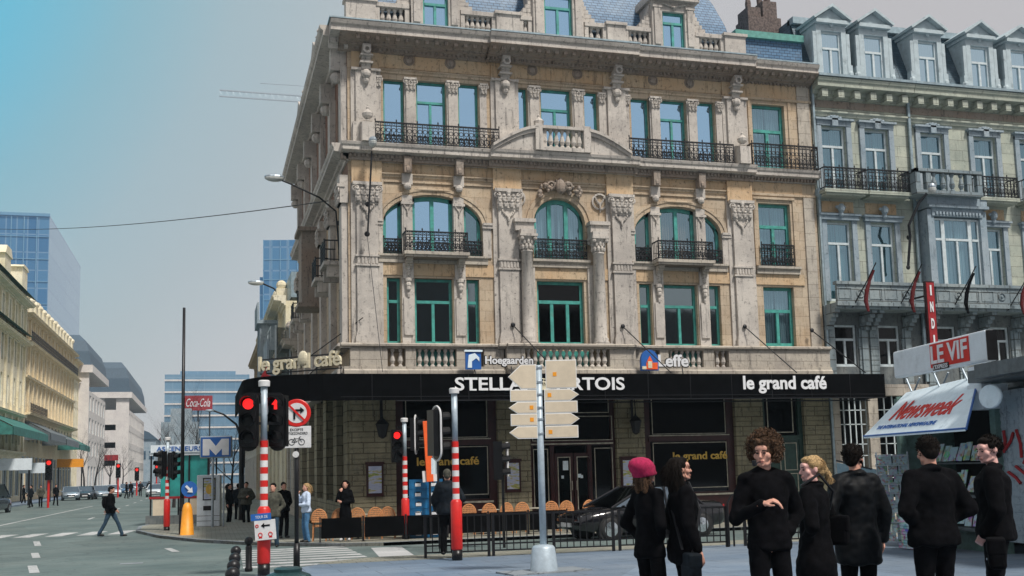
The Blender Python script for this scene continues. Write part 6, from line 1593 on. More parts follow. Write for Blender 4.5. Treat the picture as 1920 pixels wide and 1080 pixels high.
# beer signs above the awning
def bsign(label, x, word, wd, hh, art):
    o = thing('beer_sign', label, 'sign', (x, 32.2, 4.7)); w = MB()
    w.box(x, x+.5, 32.22, 32.3, 4.75, 5.35) if art == 'blue' else w.prism([(x, 4.72), (x+.62, 4.72), (x+.62, 5.05)] + [(x+.31+.31*math.cos(t_), 5.05+.36*math.sin(t_)) for t_ in [math.pi*i/10 for i in range(1, 10)]] + [(x, 5.05)], 32.2, 32.3)
    b = w.build('emblem', MAT['paint_blue'], o)
    if art == 'blue':
        w = MB(); w.prism([(x+.06, 4.8), (x+.2, 4.8), (x+.2, 5.0), (x+.34, 5.1), (x+.44, 5.0), (x+.44, 5.12), (x+.3, 5.26), (x+.1, 5.2)], 32.205, 32.215); w.box(x-.04, x+.54, 32.18, 32.22, 5.3, 5.36); w.build('emblem_figure', MAT['canvas_blue'], b)
    else:
        w = MB(); w.box(x+.18, x+.58, 32.18, 32.195, 4.76, 4.98); w.prism([(x+.2, 5.0), (x+.42, 5.0), (x+.31, 5.2)], 32.18, 32.195); w.build('emblem_church', MAT['orange_red'], b)
        w = MB(); w.box(x+.24, x+.38, 32.17, 32.18, 4.8, 5.02); w.box(x+.03, x+.18, 32.18, 32.195, 4.76, 4.86); w.build('emblem_tower', MAT['letter_cream'], b)
    m1 = T((x+.62, 32.24, 4.84)); 
    base_ = txt(word, wd, hh, m1, MAT['paint_black'], None, 'letter_outline', bold=.012, depth=.01); ol = MB()
    for dx_ in (-.022, .022, 0):
        for dz_ in (-.022, .022, 0):
            if dx_ or dz_: ol.add([v.co+Vector((dx_, .02+abs(dx_)*.1+dz_*.05, dz_)) for v in base_.data.vertices], [list(p_.vertices) for p_ in base_.data.polygons])
    bpy.data.objects.remove(base_); ol.build('letter_outline', MAT['paint_black'], b, recalc=False)
    txt(word, wd*.985, hh*.97, m1 @ T((wd*.008, -.005, hh*.02)), MAT['letter_white'], o, bold=.03, depth=.008)
    w = MB(); w.path([(x+.3, 32.3, 4.75), (x+.35, 32.2, 4.5)], .02, 5); w.path([(x+1.5, 32.3, 4.85), (x+1.5, 32.2, 4.5)], .02, 5); w.build('supports', MAT['iron'], o)
bsign('blue emblem and white gothic lettering above the awning, left of the direction signs', 7.72, 'Hoegaarden', 1.6, .33, 'blue')
bsign('arched blue emblem with white gothic lettering above the awning, right of the direction signs', 13.6, 'Leffe', 1.1, .42, 'arch')
# crates
random.seed(8)
for c_, (px_, dd) in enumerate(((783, 31.3), (812, 31.6))):
    x, y = at_depth(px_, dd)
    for k in range(6):
        hgt = .27; z = gz(y)+.10+k*(hgt+.012); a_ = R(random.uniform(-4, 3)-8)
        o = thing('crate', 'blue plastic crate in the %s stack beside the striped pole, %s' % (('left', 'right')[c_], ('at the bottom', 'second from the bottom', 'third from the bottom', 'fourth from the bottom', 'fifth from the bottom', 'on top')[k]), 'crate', (x, y, z), a_, 'stacked blue crates')
        w = MB(); a, b = .25, .19
        w.box(-a, a, -b, b, 0, .02); 
        for s in (-1, 1):
            w.box(-a, a, s*b-.012, s*b+.012, 0, .1); w.box(-a, a, s*b-.014, s*b+.014, .2, hgt); w.box(-a, -.1, s*b-.012, s*b+.012, .1, .2); w.box(.1, a, s*b-.012, s*b+.012, .1, .2)
            w.box(s*a-.012, s*a+.012, -b, b, 0, hgt); 
            for q in (-.2, -.07, .07, .2): w.box(q-.012, q+.012, s*b-.022, s*b+.022, 0, hgt)
        w.box(-a-.01, a+.01, -b-.02, b+.02, hgt-.03, hgt-.015); w.build('shell', MAT['crate_blue'], o, world=False)
        w = MB(); w.box(-.08, .08, -b-.03, -b-.022, .07, .16); w.build('printed_mark', MAT['letter_white'], o, world=False)
# road works boards leaning by the crates
x, y = at_depth(806, 30.8); o = thing('road_works_board', 'orange-red slanted board standing upright above the blue crates', 'board', (x, y, gz(y)))
w = MB(T((x, y, gz(y)+1.7)) @ Matrix.Rotation(R(-3), 4, 'Y')); w.box(-.1, .1, -.03, .03, 0, 1.75); w.build('board', MAT['orange_red'], o, bevel=.01)
w = MB(T((x, y, gz(y)+1.7)) @ Matrix.Rotation(R(-3), 4, 'Y')); w.box(-.2, .26, .04, .1, 0, .32); w.build('counterweight', MAT['paint_white'], o); w = MB(); w.tube((x, y+.05, gz(y)), (x, y+.05, gz(y)+1.9), .03); w.build('post', MAT['iron'], o)
x, y = at_depth(816, 27); o = thing('roadside_sign', 'red, white and blue signs seen edge-on on a thin dark pole', 'sign', (x, y, gz(y)))
w = MB(); w.tube((x+.08, y, gz(y)), (x+.06, y, 2.75), .028); w.build('pole', MAT['pole_black'], o)
Me = T((x-.02, y, 2.35)) @ RZ(R(62))
w = MB(Me @ Matrix.Rotation(R(90), 4, 'X')); w.lathe([(.3, -.015), (.3, .015)], n=24); w.build('red_disc', MAT['paint_red'], o)
w = MB(Me @ Matrix.Rotation(R(90), 4, 'X')); w.lathe([(.2, -.02), (.2, .02)], n=24); w.build('white_disc', MAT['paint_white'], o)
w = MB(Me); w.box(-.22, .22, -.02, .02, -.8, -.4); w.build('blue_plate', MAT['canvas_blue'], o)
# terrace: chairs, tables, windbreak screens
def chair_proto():
    o = thing('wicker_chair', 'x', 'chair', (0, 0, 0))
    w = MB(); w.lathe([(.2, .43), (.22, .45), (.22, .47), (.19, .48)], (0, 0, 0), 16); w.build('seat', MAT['wicker'], o, world=False)
    w = MB(); pts = []
    for i in range(13): t_ = math.pi*i/12; pts.append((-.22*math.cos(t_), -.2-.03*math.sin(t_), .62+.32*math.sin(t_)**.8))
    w.path(pts, .02, 6)
    for i in range(9): q = -.18+i*.045; w.box(q-.012, q+.012, -.235, -.215, .6, .62+.3*math.sqrt(max(.02, 1-(q/.23)**2)))
    for i in range(5): q = .64+i*.055; h_ = .2*math.sqrt(max(.05, 1-((q-.62)/.34)**2)); w.box(-h_, h_, -.24, -.22, q, q+.03)
    w.box(-.21, .21, -.24, -.2, .57, .62); w.build('backrest', MAT['wicker'], o, world=False)
    for a_ in (-1, 1):
        for b_ in (-1, 1): w = MB(); w.tube((a_*.19, b_*.18, 0), (a_*.17, b_*.16, .45 if b_ > 0 else .62), .016, n=6); w.build('leg', MAT['wicker'], o, world=False)
    return o
cp = chair_proto(); first = True
clabs = ['behind the woman in white, leftmost', 'just right of the woman in white', 'left of the woman in black', 'right of the woman in black', 'next but one right of the woman in black', 'right behind the striped pole by the crates', 'left of the dark traffic light', 'right of the dark traffic light', 'just left of the direction sign post', 'left in front of the cafe door', 'right in front of the cafe door', 'behind the bonnet of the black car']
for px_, lb_ in zip((592, 625, 664, 697, 722, 878, 918, 950, 985, 1047, 1078, 1120), clabs):
    o = cp if first else copy_tree(cp); first = False
    x, y = at_depth(px_, 32.2); o.location = (x, 31.7, -.33); o.rotation_euler = (0, 0, R(random.uniform(-15, 15))); o['label'] = 'orange-brown wicker chair ' + lb_; o['group'] = 'wicker chairs on the cafe terrace'
for i, X in enumerate((4.3, 6.2, 8.3, 9.9)):
    o = thing('bistro_table', 'small round terrace table, %s one from the left' % ('first', 'second', 'third', 'fourth')[i], 'table', (X, 32.0, -.33), 0, 'round tables on the cafe terrace')
    w = MB(); w.lathe([(.32, .72), (.34, .735), (.32, .75)], n=20); w.build('table_top', MAT['gilt_line'], o, world=False)
    w = MB(); w.tube((0, 0, 0), (0, 0, .72), .03); w.lathe([(.22, 0), (.2, .03), (.04, .05)]); w.build('pedestal', MAT['iron'], o, world=False)
for i in range(6):
    X = 3.05+i*1.22; o = thing('windbreak_screen', 'low black terrace screen, %s from the left' % ('first', 'second', 'third', 'fourth', 'fifth', 'sixth')[i], 'screen', (X, 30.6, -.3), 0, 'black screens round the terrace')
    w = MB(); w.box(.03, 1.17, -.01, .01, .12, .68); w.build('cloth', MAT['black_cloth'], o, world=False)
    w = MB(); w.tube((0, 0, 0), (0, 0, .72), .02); w.tube((1.2, 0, 0), (1.2, 0, .72), .02); w.box(-.05, .05, -.15, .15, 0, .02); w.box(1.15, 1.25, -.15, .15, 0, .02); w.build('frame', MAT['iron'], o, world=False)
# pedestrian railings
def rail(label, a, b, h=.9, hoop=False):
    a = Vector((a[0], a[1], gz(a[1])+.02)); b = Vector((b[0], b[1], gz(b[1])+.02)); L_ = (b-a).length; ang = math.atan2(b.y-a.y, b.x-a.x)
    o = thing('pedestrian_railing', label, 'railing', a, ang, 'dark railings along the kerb')
    for x_ in (0, L_/2, L_): w = MB(); w.box(x_-.03, x_+.03, -.03, .03, 0, h); w.build('post', MAT['pole_black'], o, world=False)
    w = MB(); w.box(0, L_, -.02, .02, h-.04, h); w.box(0, L_, -.02, .02, .24, .27); w.box(0, L_, -.02, .02, .1, .13)
    w.build('rails', MAT['pole_black'], o, world=False)
    w = MB(); n = int(L_/.145)
    for i in range(1, n): w.box(L_*i/n-.01, L_*i/n+.01, -.01, .01, .12, h-.03)
    w.build('bars', MAT['pole_black'], o, world=False)
    return o
rail('dark railing behind the man in grey, leftmost panel', (4.5, 22.8), (5.85, 22.6)); rail('dark railing behind the direction sign post', (5.95, 22.6), (8.6, 22.3)); rail('dark railing in front of the black car', (8.75, 22.3), (11.15, 21.9)); rail('dark railing behind the blonde woman, rightmost panel', (11.6, 21.9), (13.6, 21.6))
o = thing('hoop_railing', 'black hooped railing end rising left of the curly-haired man', 'railing', (11.2, 21.8, -.2))
w = MB()
for q, hh in ((0, 1.15), (.12, .95)): w.path([(11.15+q, 21.8, -.2), (11.15+q, 21.8, hh-.4), (11.25+q, 21.8, hh-.22), (11.45+q, 21.8, hh-.2), (11.9, 21.8, hh-.2)], .022, 6)
w.build('hoop', MAT['pole_black'], o)
# bollards and bin in front
def bollard(label, px_, d, h=.66):
    x, y = at_depth(px_, d); o = thing('bollard', label, 'bollard', (x, y, gz(y)+.01), 0, 'black ball-topped bollards'); w = MB(); w.smooth = True
    w.lathe([(.075, 0), (.075, .06), (.06, .08), (.062, h-.2), (.045, h-.16)], n=16); w.build('shaft', MAT['pole_black'], o, world=False)
    w = MB(); w.smooth = True; w.ell((0, 0, h-.085), .085, 16, 10); w.build('ball', MAT['pole_black'], o, world=False)
bollard('black ball-topped bollard standing alone left of the front striped pole', 467, 20.9); 
for i, d in enumerate((17.7, 15.6, 13.9, 12.5)): bollard('black ball-topped bollard at the bottom edge, %s in the row' % ('farthest', 'second farthest', 'second nearest', 'nearest')[i], 443-2*i, d, .64+.0*i)
x, y = at_depth(540, 10.3); o = thing('litter_bin', 'dark green ribbed dome of a round litter bin at the bottom edge', 'bin', (x, y, gz(y)))
w = MB(); n = 40; prof_ = [(.2, 0), (.24, .1), (.26, .5), (.25, .62), (.2, .7), (.12, .735)]
for r_, z in prof_:
    for i in range(n): rr = r_*(1+(.05 if i % 2 else -.02)*(z < .72)); w.v.append(Vector((rr*math.cos(2*math.pi*i/n), rr*math.sin(2*math.pi*i/n), z)))
for k in range(len(prof_)-1):
    for j in range(n): w.f.append([k*n+j, k*n+(j+1) % n, (k+1)*n+(j+1) % n, (k+1)*n+j]); w.m.append(0); w.sm.append(False)
w.f.append(list(range((len(prof_)-1)*n, len(prof_)*n))); w.m.append(0); w.sm.append(False)
plain('bin_green', (.02, .06, .065), .4, .3, .3); w.build('ribbed_body', MAT['bin_green'], o, world=False)
w = MB(); w.lathe([(.13, .73), (.135, .76), (.1, .775)], n=24); w.build('lid', MAT['bin_green'], o, world=False)
# bare trees
def tree(label, x, y, H, seed, spread=1.0, r0=.12, n=6, name='bare_tree'):
    random.seed(seed); o = thing(name, label, 'tree', (x, y, -.42)); tr = MB(); br = MB()
    def grow(p, d, L_, r, lev):
        segs = 4; pts = [p]; q = p.copy(); dd = d.copy()
        for i in range(segs):
            dd = (dd+Vector((random.uniform(-.16, .16), random.uniform(-.16, .16), random.uniform(-.02, .14)))).normalized(); q = q+dd*(L_/segs); pts.append(q.copy())
        (tr if lev == 0 else br).path(pts, [r*(1-.16*i) for i in range(segs+1)], 5 if lev < 2 else 3)
        if lev >= 4: return
        for i in range(n if lev < 3 else 4):
            k = random.randint(1 if lev else 2, segs); a = pts[k]; v = Vector((random.uniform(-1, 1), random.uniform(-1, 1), random.uniform(.1, .9))).normalized()
            grow(a, (dd*.5+v*spread).normalized(), L_*random.uniform(.5, .72), r*(1-.16*k)*.55, lev+1)
    grow(Vector((0, 0, 0)), Vector((0, 0, 1)), H*.5, r0, 0)
    tr.build('trunk', MAT['bark'], o, world=False, recalc=False); br.build('branches', MAT['bark'], o, world=False, recalc=False); return o
tree('bare tree behind the metro shelter, above the M sign', -.3, 66, 7.4, 21, 1.0, .13); tree('bare tree farther back between the mast and the metro sign', -2.2, 78, 7.6, 5, 1.0, .13); tree('bare tree right of the metro sign, behind the lamp post', 1.6, 74, 7, 33, 1.0, .12)
for i, (x, y, s) in enumerate(((-15.3, 150, 3), (-15.3, 163, 9), (-14.6, 180, 14), (-14.3, 200, 19))): tree('slender bare street tree on the left pavement, %s from the camera' % ('first', 'second', 'third', 'fourth')[i], x, y, 9.5, s, .8, .16, 5)

# ================================================================ VEHICLES
def car(name, label, paint, x, y, rz, L_=4.2, Wd=1.7, H=1.42, style='hatch', group=None, lit=False):
    o = thing(name, label, 'van' if style == 'van' else 'car', (x, y, gz(y)), rz, group)
    hw = Wd/2
    # stations along the car (front at +x): x, z of belt line, half width
    nose = .62 if style != 'van' else .95
    st = [(-.5, .45, .62, .80), (-.49, .35, .85, .9), (-.46, .3, .92, .96), (-.3, .22, .93, 1.0), (0, .22, .91, 1.0), (.2, .22, .88, 1.0), (.3, .22, .84, .99), (.42, .26, .75, .95), (.485, .3, .66, .86), (.5, .4, .55, .78)]
    if style == 'van': st = [(a, b, min(1.0, c+.12), d) for a, b, c, d in st]
    w = MB(); w.smooth = True; ring_ = []
    for xs_, zb_, zt_, wf in st:
        h_ = hw*wf
        ring_.append([(xs_*L_, -h_*.92, zb_), (xs_*L_, -h_, zb_+.12), (xs_*L_, -h_, zt_-.12), (xs_*L_, -h_*.93, zt_-.02), (xs_*L_, -h_*.5, zt_+.02), (xs_*L_, h_*.5, zt_+.02), (xs_*L_, h_*.93, zt_-.02), (xs_*L_, h_, zt_-.12), (xs_*L_, h_, zb_+.12), (xs_*L_, h_*.92, zb_)])
    vs = [p for r in ring_ for p in r]; m = 10; fs = [list(range(m)), list(range((len(st)-1)*m, len(st)*m))[::-1]]
    for i in range(len(st)-1):
        for j in range(m): fs.append((i*m+j, (i+1)*m+j, (i+1)*m+(j+1) % m, i*m+(j+1) % m))
    w.add(vs, fs)
    roof = {'hatch': [(-.44, .9), (-.36, 1.0), (.06, 1.0), (.27, .84)], 'sedan': [(-.33, .92), (-.2, 1.0), (.06, 1.0), (.27, .84)], 'van': [(-.49, 1.0), (-.47, 1.0), (.2, 1.0), (.36, .9)]}[style]
    zb_ = .88 if style != 'van' else 1.0
    if style == 'van': H = 1.95
    xr0, xf0 = roof[0][0]*L_-.02, roof[3][0]*L_+.12; xr1, xf1 = roof[1][0]*L_, roof[2][0]*L_
    # roof panel + pillars
    def pt(x_, s, z_): 
        t_ = (z_-zb_)/(H-zb_); return (x_, s*hw*(.93-.14*t_), z_)
    w.smooth = False
    w.add([pt(xr1, -1, H-.03), pt(xf1, -1, H-.03), pt(xf1, 1, H-.03), pt(xr1, 1, H-.03), (xr1+.1, -hw*.6, H), (xf1-.1, -hw*.6, H), (xf1-.1, hw*.6, H), (xr1+.1, hw*.6, H)], [(4, 5, 6, 7), (0, 1, 5, 4), (1, 2, 6, 5), (2, 3, 7, 6), (3, 0, 4, 7), (3, 2, 1, 0)])
    for s in (-1, 1):
        for (xa, xb) in ((xr0, xr1), (xf0, xf1), ((xr1+xf1)/2-.05, (xr1+xf1)/2-.02)):
            a = pt(xa, s, zb_-.02); b = pt(xb, s, H-.04); w.path([a, b], .035, 5)
    body = w.build('body', MAT[paint], o, world=False)
    g = MB()
    for s in (-1, 1):
        g.add([pt(xr0+.04, s*.985, zb_), pt(xf0-.04, s*.985, zb_), pt(xf1-.02, s*.985, H-.05), pt(xr1+.02, s*.985, H-.05)], [(0, 1, 2, 3)])
    g.build('side_windows', MAT['car_glass'], body, world=False, recalc=False)
    g = MB(); g.add([pt(xf0-.02, -.96, zb_-.03), pt(xf0-.02, .96, zb_-.03), pt(xf1, .96, H-.05), pt(xf1, -.96, H-.05)], [(0, 1, 2, 3)]); g.build('windscreen', MAT['car_glass'], body, world=False, recalc=False)
    g = MB(); g.add([pt(xr0+.02, -.96, zb_-.03), pt(xr0+.02, .96, zb_-.03), pt(xr1, .96, H-.05), pt(xr1, -.96, H-.05)], [(3, 2, 1, 0)]); g.build('rear_window', MAT['car_glass'], body, world=False, recalc=False)
    g = MB(); g.box(xr0+.3, xf0-.5, -hw*.8, hw*.8, .5, .86); g.build('cabin', MAT['rubber'], body, world=False)
    rw = .31
    for sx in (-.31, .31):
        for s in (-1, 1):
            Mw = T((sx*L_, s*(hw-.08), rw)) @ Matrix.Rotation(R(90)*(-s), 4, 'X')
            a = MB(Mw); a.smooth = True; a.lathe([(.2, -.1), (.28, -.1), (rw, -.07), (rw, .06), (.29, .1), (.2, .1)], n=22); wh = a.build('wheel', MAT['rubber'], o, world=False)
            a = MB(Mw); a.lathe([(.2, .085), (.2, .1), (.05, .12), (.02, .125)], n=20)
            for k in range(6): t_ = 2*math.pi*k/6; a.box(.1*math.cos(t_)-.02, .1*math.cos(t_)+.02, .1*math.sin(t_)-.02, .1*math.sin(t_)+.02, .1, .125)
            a.build('rim', MAT['chrome'], wh, world=False)
            a = MB(Mw); a.lathe([(.33, -.12), (.36, -.12), (.36, .075), (.33, .075)], n=22); a.build('wheel_arch', MAT['rubber'], o, world=False)
    for s in (-1, 1):
        a = MB(); a.ell((.468*L_, s*hw*.66, .6 if style != 'van' else .72), (.09, .17, .075), 10, 6); a.build('headlight', MAT['lamp_lens'], o, world=False)
        a = MB(); a.box(-.497*L_, -.47*L_, s*hw*.6, s*hw*.84, .62, .84); a.build('tail_light', MAT['tail_red'], o, world=False)
        a = MB(); a.ell((.2*L_, s*(hw+.07), .92 if style != 'van' else 1.1), (.06, .09, .06), 8, 6); a.build('mirror', MAT[paint], o, world=False)
    a = MB(); a.box(.49*L_, .512*L_, -.26, .26, .38, .49); a.build('number_plate', MAT['paint_white'], o, world=False)
    a = MB(); a.box(.488*L_, .508*L_, -.4, .4, .52, .6); a.build('grille', MAT['rubber'], o, world=False)
    return o
car('parked_car', 'black saloon car behind the railing in front of the cafe', 'car_black', 11.6, 27.9, R(188), 4.6, 1.72, 1.42, 'sedan')
car('van', 'dark blue-grey van cut off by the left edge of the photo', 'car_dark', -13.9, 77.5, R(82), 4.9, 1.9, 1.9, 'van')
cl = [('pale silver car parked front-on, leftmost in the row', 'car_silver', 134, 110, -82), ('dark car squeezed between two pale cars on the left', 'car_dark', 160, 112, -84), ('pale blue car parked behind the walking man', 'car_silver', 188, 114, -70), ('white car above the walking man’s head, farther back', 'car_white', 212, 126, -80), ('dark blue parked car further along the left kerb', 'car_blue', 238, 140, -85), ('small white car far down the boulevard on the left', 'car_white', 252, 170, -88), ('dark car far down the boulevard near the red lights', 'car_dark', 268, 190, -88), ('pale car in the distance left of the striped pole', 'car_white', 293, 120, -95), ('distant silver car below the far red traffic light', 'car_silver', 275, 225, -90), ('distant dark car behind the pale one by the pole', 'car_dark', 300, 160, -92)]
for i, (lb_, pt_, px_, d, rz_) in enumerate(cl):
    x, y = at_depth(px_, d); car('parked_car', lb_, pt_, x, y, R(rz_), group='cars along the boulevard', style='hatch' if i % 2 else 'sedan')
# far traffic lights on the boulevard
for lb_, px_, d, z in (('distant red traffic light on the left pavement under the shop signs', 92, 82, 2.9), ('distant red traffic light in front of the far office block', 222, 120, 3.0), ('distant red traffic light in the middle of the boulevard', 257, 130, 2.6), ('distant red light beside the metro shelter', 294, 150, 3.1)):
    x, y = at_depth(px_, d); o = thing('traffic_light', lb_, 'traffic light', (x, y, -.42), 0, 'distant traffic lights'); w = MB(); w.tube((x, y, -.42), (x, y, z), .09); w.build('pole', MAT['paint_red'], o); signal_head(o, T((x, y-.15, z+.1)) @ Matrix.Scale(1.7, 4), 0, far=True, back=False)

# ================================================================ PEOPLE
def remesh(mb, name, mats, vox, smooth=4, wr=0, wf=9, seed=0):
    me = mb.mesh(name, mats); o = bpy.data.objects.new('t', me); COL.objects.link(o)
    r = o.modifiers.new('r', 'REMESH'); r.mode = 'VOXEL'; r.voxel_size = vox; r.use_smooth_shade = True
    if smooth: q = o.modifiers.new('s', 'SMOOTH'); q.factor = .5; q.iterations = smooth
    m2 = bpy.data.meshes.new_from_object(o.evaluated_get(bpy.context.evaluated_depsgraph_get()))
    bpy.data.objects.remove(o); bpy.data.meshes.remove(me)
    m2.name = name
    if not m2.materials: m2.materials.append(mats)
    else: m2.materials[0] = mats
    if wr:
        off = Vector((seed*3.1, seed, 0))
        ns = [v.normal.copy() for v in m2.vertices]
        for v, n_ in zip(m2.vertices, ns):
            p = v.co+off; a = mnoise.noise(Vector((p.x*wf, p.y*wf, p.z*wf*.6)))+.5*mnoise.noise(p*wf*2.3)
            v.co += n_*(a*wr)
    m2.polygons.foreach_set('use_smooth', [True]*len(m2.polygons))
    m2.update(); return m2
def hand(mb, w_, d, nrm, s, curl=25, sc=1.0):
    """palm, four fingers and thumb. d: along the forearm, nrm: out of the palm, s: thumb side sign"""
    d = Vector(d).normalized(); nrm = Vector(nrm); nrm = (nrm-d*nrm.dot(d)).normalized(); t_ = d.cross(nrm).normalized()*s; w_ = Vector(w_)
    rot = Matrix((t_, nrm, d)).transposed()
    mb.cap(w_-d*.03*sc, w_+d*.015*sc, .027*sc, .026*sc); mb.ell(w_+d*.05*sc, (.041*sc, .017*sc, .05*sc), 12, 8, rot)
    for k, (off, ln) in enumerate(((.029, .072), (.010, .08), (-.010, .075), (-.028, .058))):
        p = w_+d*.088*sc+t_*off*sc; q = d.copy()
        for j, f in enumerate((.45, .32, .23)):
            ax = t_*(-s)*0 + nrm.cross(d).normalized()
            q = (q*math.cos(R(curl*(1+.25*j)))+nrm*math.sin(R(curl*(1+.25*j)))).normalized() if j or curl > 30 else (q+nrm*.15).normalized()
            e = p+q*ln*f*1.25*sc; mb.cap(p, e, (.0095-.0012*j)*sc, (.0088-.0012*j)*sc, 8); p = e
            # keep bending around the same axis
    p = w_+d*.028*sc+t_*.032*sc; q = (d*.65+t_*.75+nrm*.25).normalized(); e = p+q*.042*sc; mb.cap(p, e, .0125*sc, .0105*sc, 8); q2 = (d*.95+t_*.1+nrm*.35).normalized(); mb.cap(e, e+q2*.032*sc, .0105*sc, .009*sc, 8)
ARM = {'down': ((.245, .03, 1.13), (.255, -.05, .88)), 'pocket': ((.28, .08, 1.13), (.165, -.02, 1.0)), 'chest': ((.27, -.02, 1.12), (.13, -.25, 1.235)), 'face': ((.24, -.14, 1.16), (.08, -.22, 1.42)),
       'akimbo': ((.285, .07, 1.14), (.13, -.04, 1.04)), 'swing_f': ((.24, -.06, 1.14), (.24, -.24, .95)), 'swing_b': ((.24, .14, 1.15), (.25, .22, .92)), 'folded': ((.26, -.04, 1.13), (-.05, -.2, 1.12)), 'bag': ((.25, .02, 1.12), (.24, -.1, .92))}
def person(label, px, d, H=1.75, rz=0, yaw=0, pitch=0, L='down', Rr='down', coat='coat_black', hem=.82, flare=1.1, trous='coat_black', shoes='shoe', hair='short', hmat='hair_dark', skin='skin', vox=.012, bulk=1.0, stride=0, sex='m', extra=None, pos=None, collar=True, beard=False, group=None):
    x, y = pos or at_depth(px, d); zg = gz(y)+(.012 if y < 22 else .09 if y < 36 and x > 2 else 0)
    o = thing('person', label, 'person', (x, y, zg), R(rz), group)
    S = Matrix.Scale(H/1.75, 4); near = vox < .02; fem = sex == 'f'; bw = bulk*(.9 if fem else 1.0)
    hip, sh = (.085 if not fem else .088), .185*(.9 if fem else 1)
    an = {}
    for s in (-1, 1):
        f = stride*s
        an[s] = (Vector((s*hip, 0, .92)), Vector((s*(hip+.01), -.04-f*.20, .49)), Vector((s*(hip+.02), .02-f*(.42 if f > 0 else .34), .09 if f > 0 or not stride else .13)))
    b = MB(S)
    MH = T((0, .0, 1.52)) @ RZ(R(yaw)) @ Matrix.Rotation(R(pitch), 4, 'X') @ T((0, 0, -1.52))
    h = MB(S @ MH)
    h.ell((0, .018, 1.662), (.077, .096, .092), 18, 12); h.ell((0, -.035, 1.61), (.058, .056, .075), 14, 10); h.ell((0, -.05, 1.552), (.036, .034, .027), 12, 8)
    h.ell((0, -.075, 1.672), (.052, .025, .034), 12, 8); h.cap((-.034, -.088, 1.652), (.034, -.088, 1.652), .0085, n=8)
    h.cap((0, -.092, 1.645), (0, -.114, 1.606), .009, .0125, 8); h.ell((0, -.108, 1.601), (.016, .012, .009), 8, 6)
    h.cap((-.017, -.088, 1.574), (.017, -.088, 1.574), .0085, n=8); h.cap((-.013, -.088, 1.563), (.013, -.088, 1.563), .0085, n=8); h.ell((0, -.083, 1.542), (.017, .014, .014), 8, 6)
    for s in (-1, 1): h.ell((s*.048, -.055, 1.612), (.024, .024, .026), 10, 6); h.ell((s*.078, .012, 1.632), (.010, .021, .032), 10, 8); h.cap((s*.05, -.01, 1.57), (s*.03, -.055, 1.548), .02, .018, 8)
    b.v += h.v; b.f += h.f; b.m += h.m; b.sm += h.sm
    b.cap((0, .02, 1.42), (0, .005, 1.575), .056 if not fem else .048, .05 if not fem else .044)
    b.ell((0, .0, 1.29), (.165*bw, .1, .19), 16, 10); b.ell((0, 0, 1.05), (.135*bw, .095, .16), 16, 10); b.ell((0, .01, .94), (.155*bw, .105, .11), 16, 10); b.cap((-sh*.9, 0, 1.415), (sh*.9, 0, 1.415), .038)
    c = MB(S); t_ = MB(S); f_ = MB(S)
    for s in (-1, 1):
        hp, kn, ak = an[s]
        b.cap(hp, kn, .07, .046); b.cap(kn, ak, .046, .032); b.cap(ak-Vector((0, -.02, .04)), ak+Vector((.01*s, -.12, -.055)), .032, .028)
        t_.cap(hp, kn, .094*bw, .068); t_.cap(kn, ak+Vector((0, 0, .0)), .068, .062); t_.cap(ak+Vector((0, 0, .03)), ak+Vector((0, .01, -.035)), .062, .06)
        f_.cap(ak+Vector((0, .035, -.045)), ak+Vector((s*.01, -.06, -.045)), .042, .043); f_.cap(ak+Vector((s*.01, -.05, -.045)), ak+Vector((s*.015, -.15, -.052)), .044, .034)
    t_.ell((0, .01, .95), (.16*bw, .115, .1), 14, 8)
    for s, key in ((1, L), (-1, Rr)):
        e, w_ = ARM[key]; e = Vector((s*e[0]*(bw*.5+.5), e[1], e[2])); w_ = Vector((s*w_[0], w_[1], w_[2])); shp = Vector((s*sh, 0, 1.415))
        b.cap(shp+Vector((-s*.02, 0, -.01)), e, .040, .034); b.cap(e, w_, .034, .026)
        dd = (w_-e).normalized()
        if key in ('chest', 'folded'): hand(b, w_, Vector((-s*.8, -.45, .35)), (0, .3, -1) if key == 'chest' else (0, 1, 0), s, 48)
        elif key == 'face': hand(b, w_, Vector((-s*.2, .12, 1)), (0, 1, .0), -s, 50)
        else: hand(b, w_, dd, (-s, .1, 0), s, 22 if key in ('down', 'swing_f', 'swing_b') else 55)
        k_ = bw
        c.cap(shp+Vector((-s*.02, 0, .005)), e, .070*k_, .060*k_); c.cap(e, w_-dd*.02, .060*k_, .047*k_)
        c.cap(w_-dd*.045, w_-dd*.015, .051*k_, .050*k_)
    c.cap((-sh*.88, .0, 1.42), (sh*.88, .0, 1.42), .074); c.cap((-sh*.6, .01, 1.445), (0, .02, 1.49), .055, .06); c.cap((sh*.6, .01, 1.445), (0, .02, 1.49), .055, .06)
    hh = 1.1-hem; c.lathe([(.17*bw, 0), (.182*bw*flare, .02), (.183*bw*flare, hh*.35), (.168*bw, hh*.85), (.172*bw, hh+.08), (.19*bw, hh+.2), (.178*bw, hh+.29), (.12, hh+.36), (.07, hh+.385)], (0, 0, hem), 32, 1, .70)
    if collar: c.path([(.075*math.cos(a), .012+.07*math.sin(a), 1.485+.012*math.sin(a)) for a in [math.pi*2*i/16 for i in range(16)]], .021, 8, True)
    sd = abs(hash(label)) % 7 if False else len(label) % 7
    inst(remesh(b, 'body', MAT[skin], vox if near else .016, 2), 'body', o)
    inst(remesh(c, 'coat', MAT[coat], .014 if near else .022, 3, .016, 8, sd), 'coat', o)
    inst(remesh(t_, 'trousers', MAT[trous], .014 if near else .022, 4, .007, 10, sd+2), 'trousers', o)
    inst(remesh(f_, 'shoes', MAT[shoes], .011 if near else .016, 3), 'shoes', o)
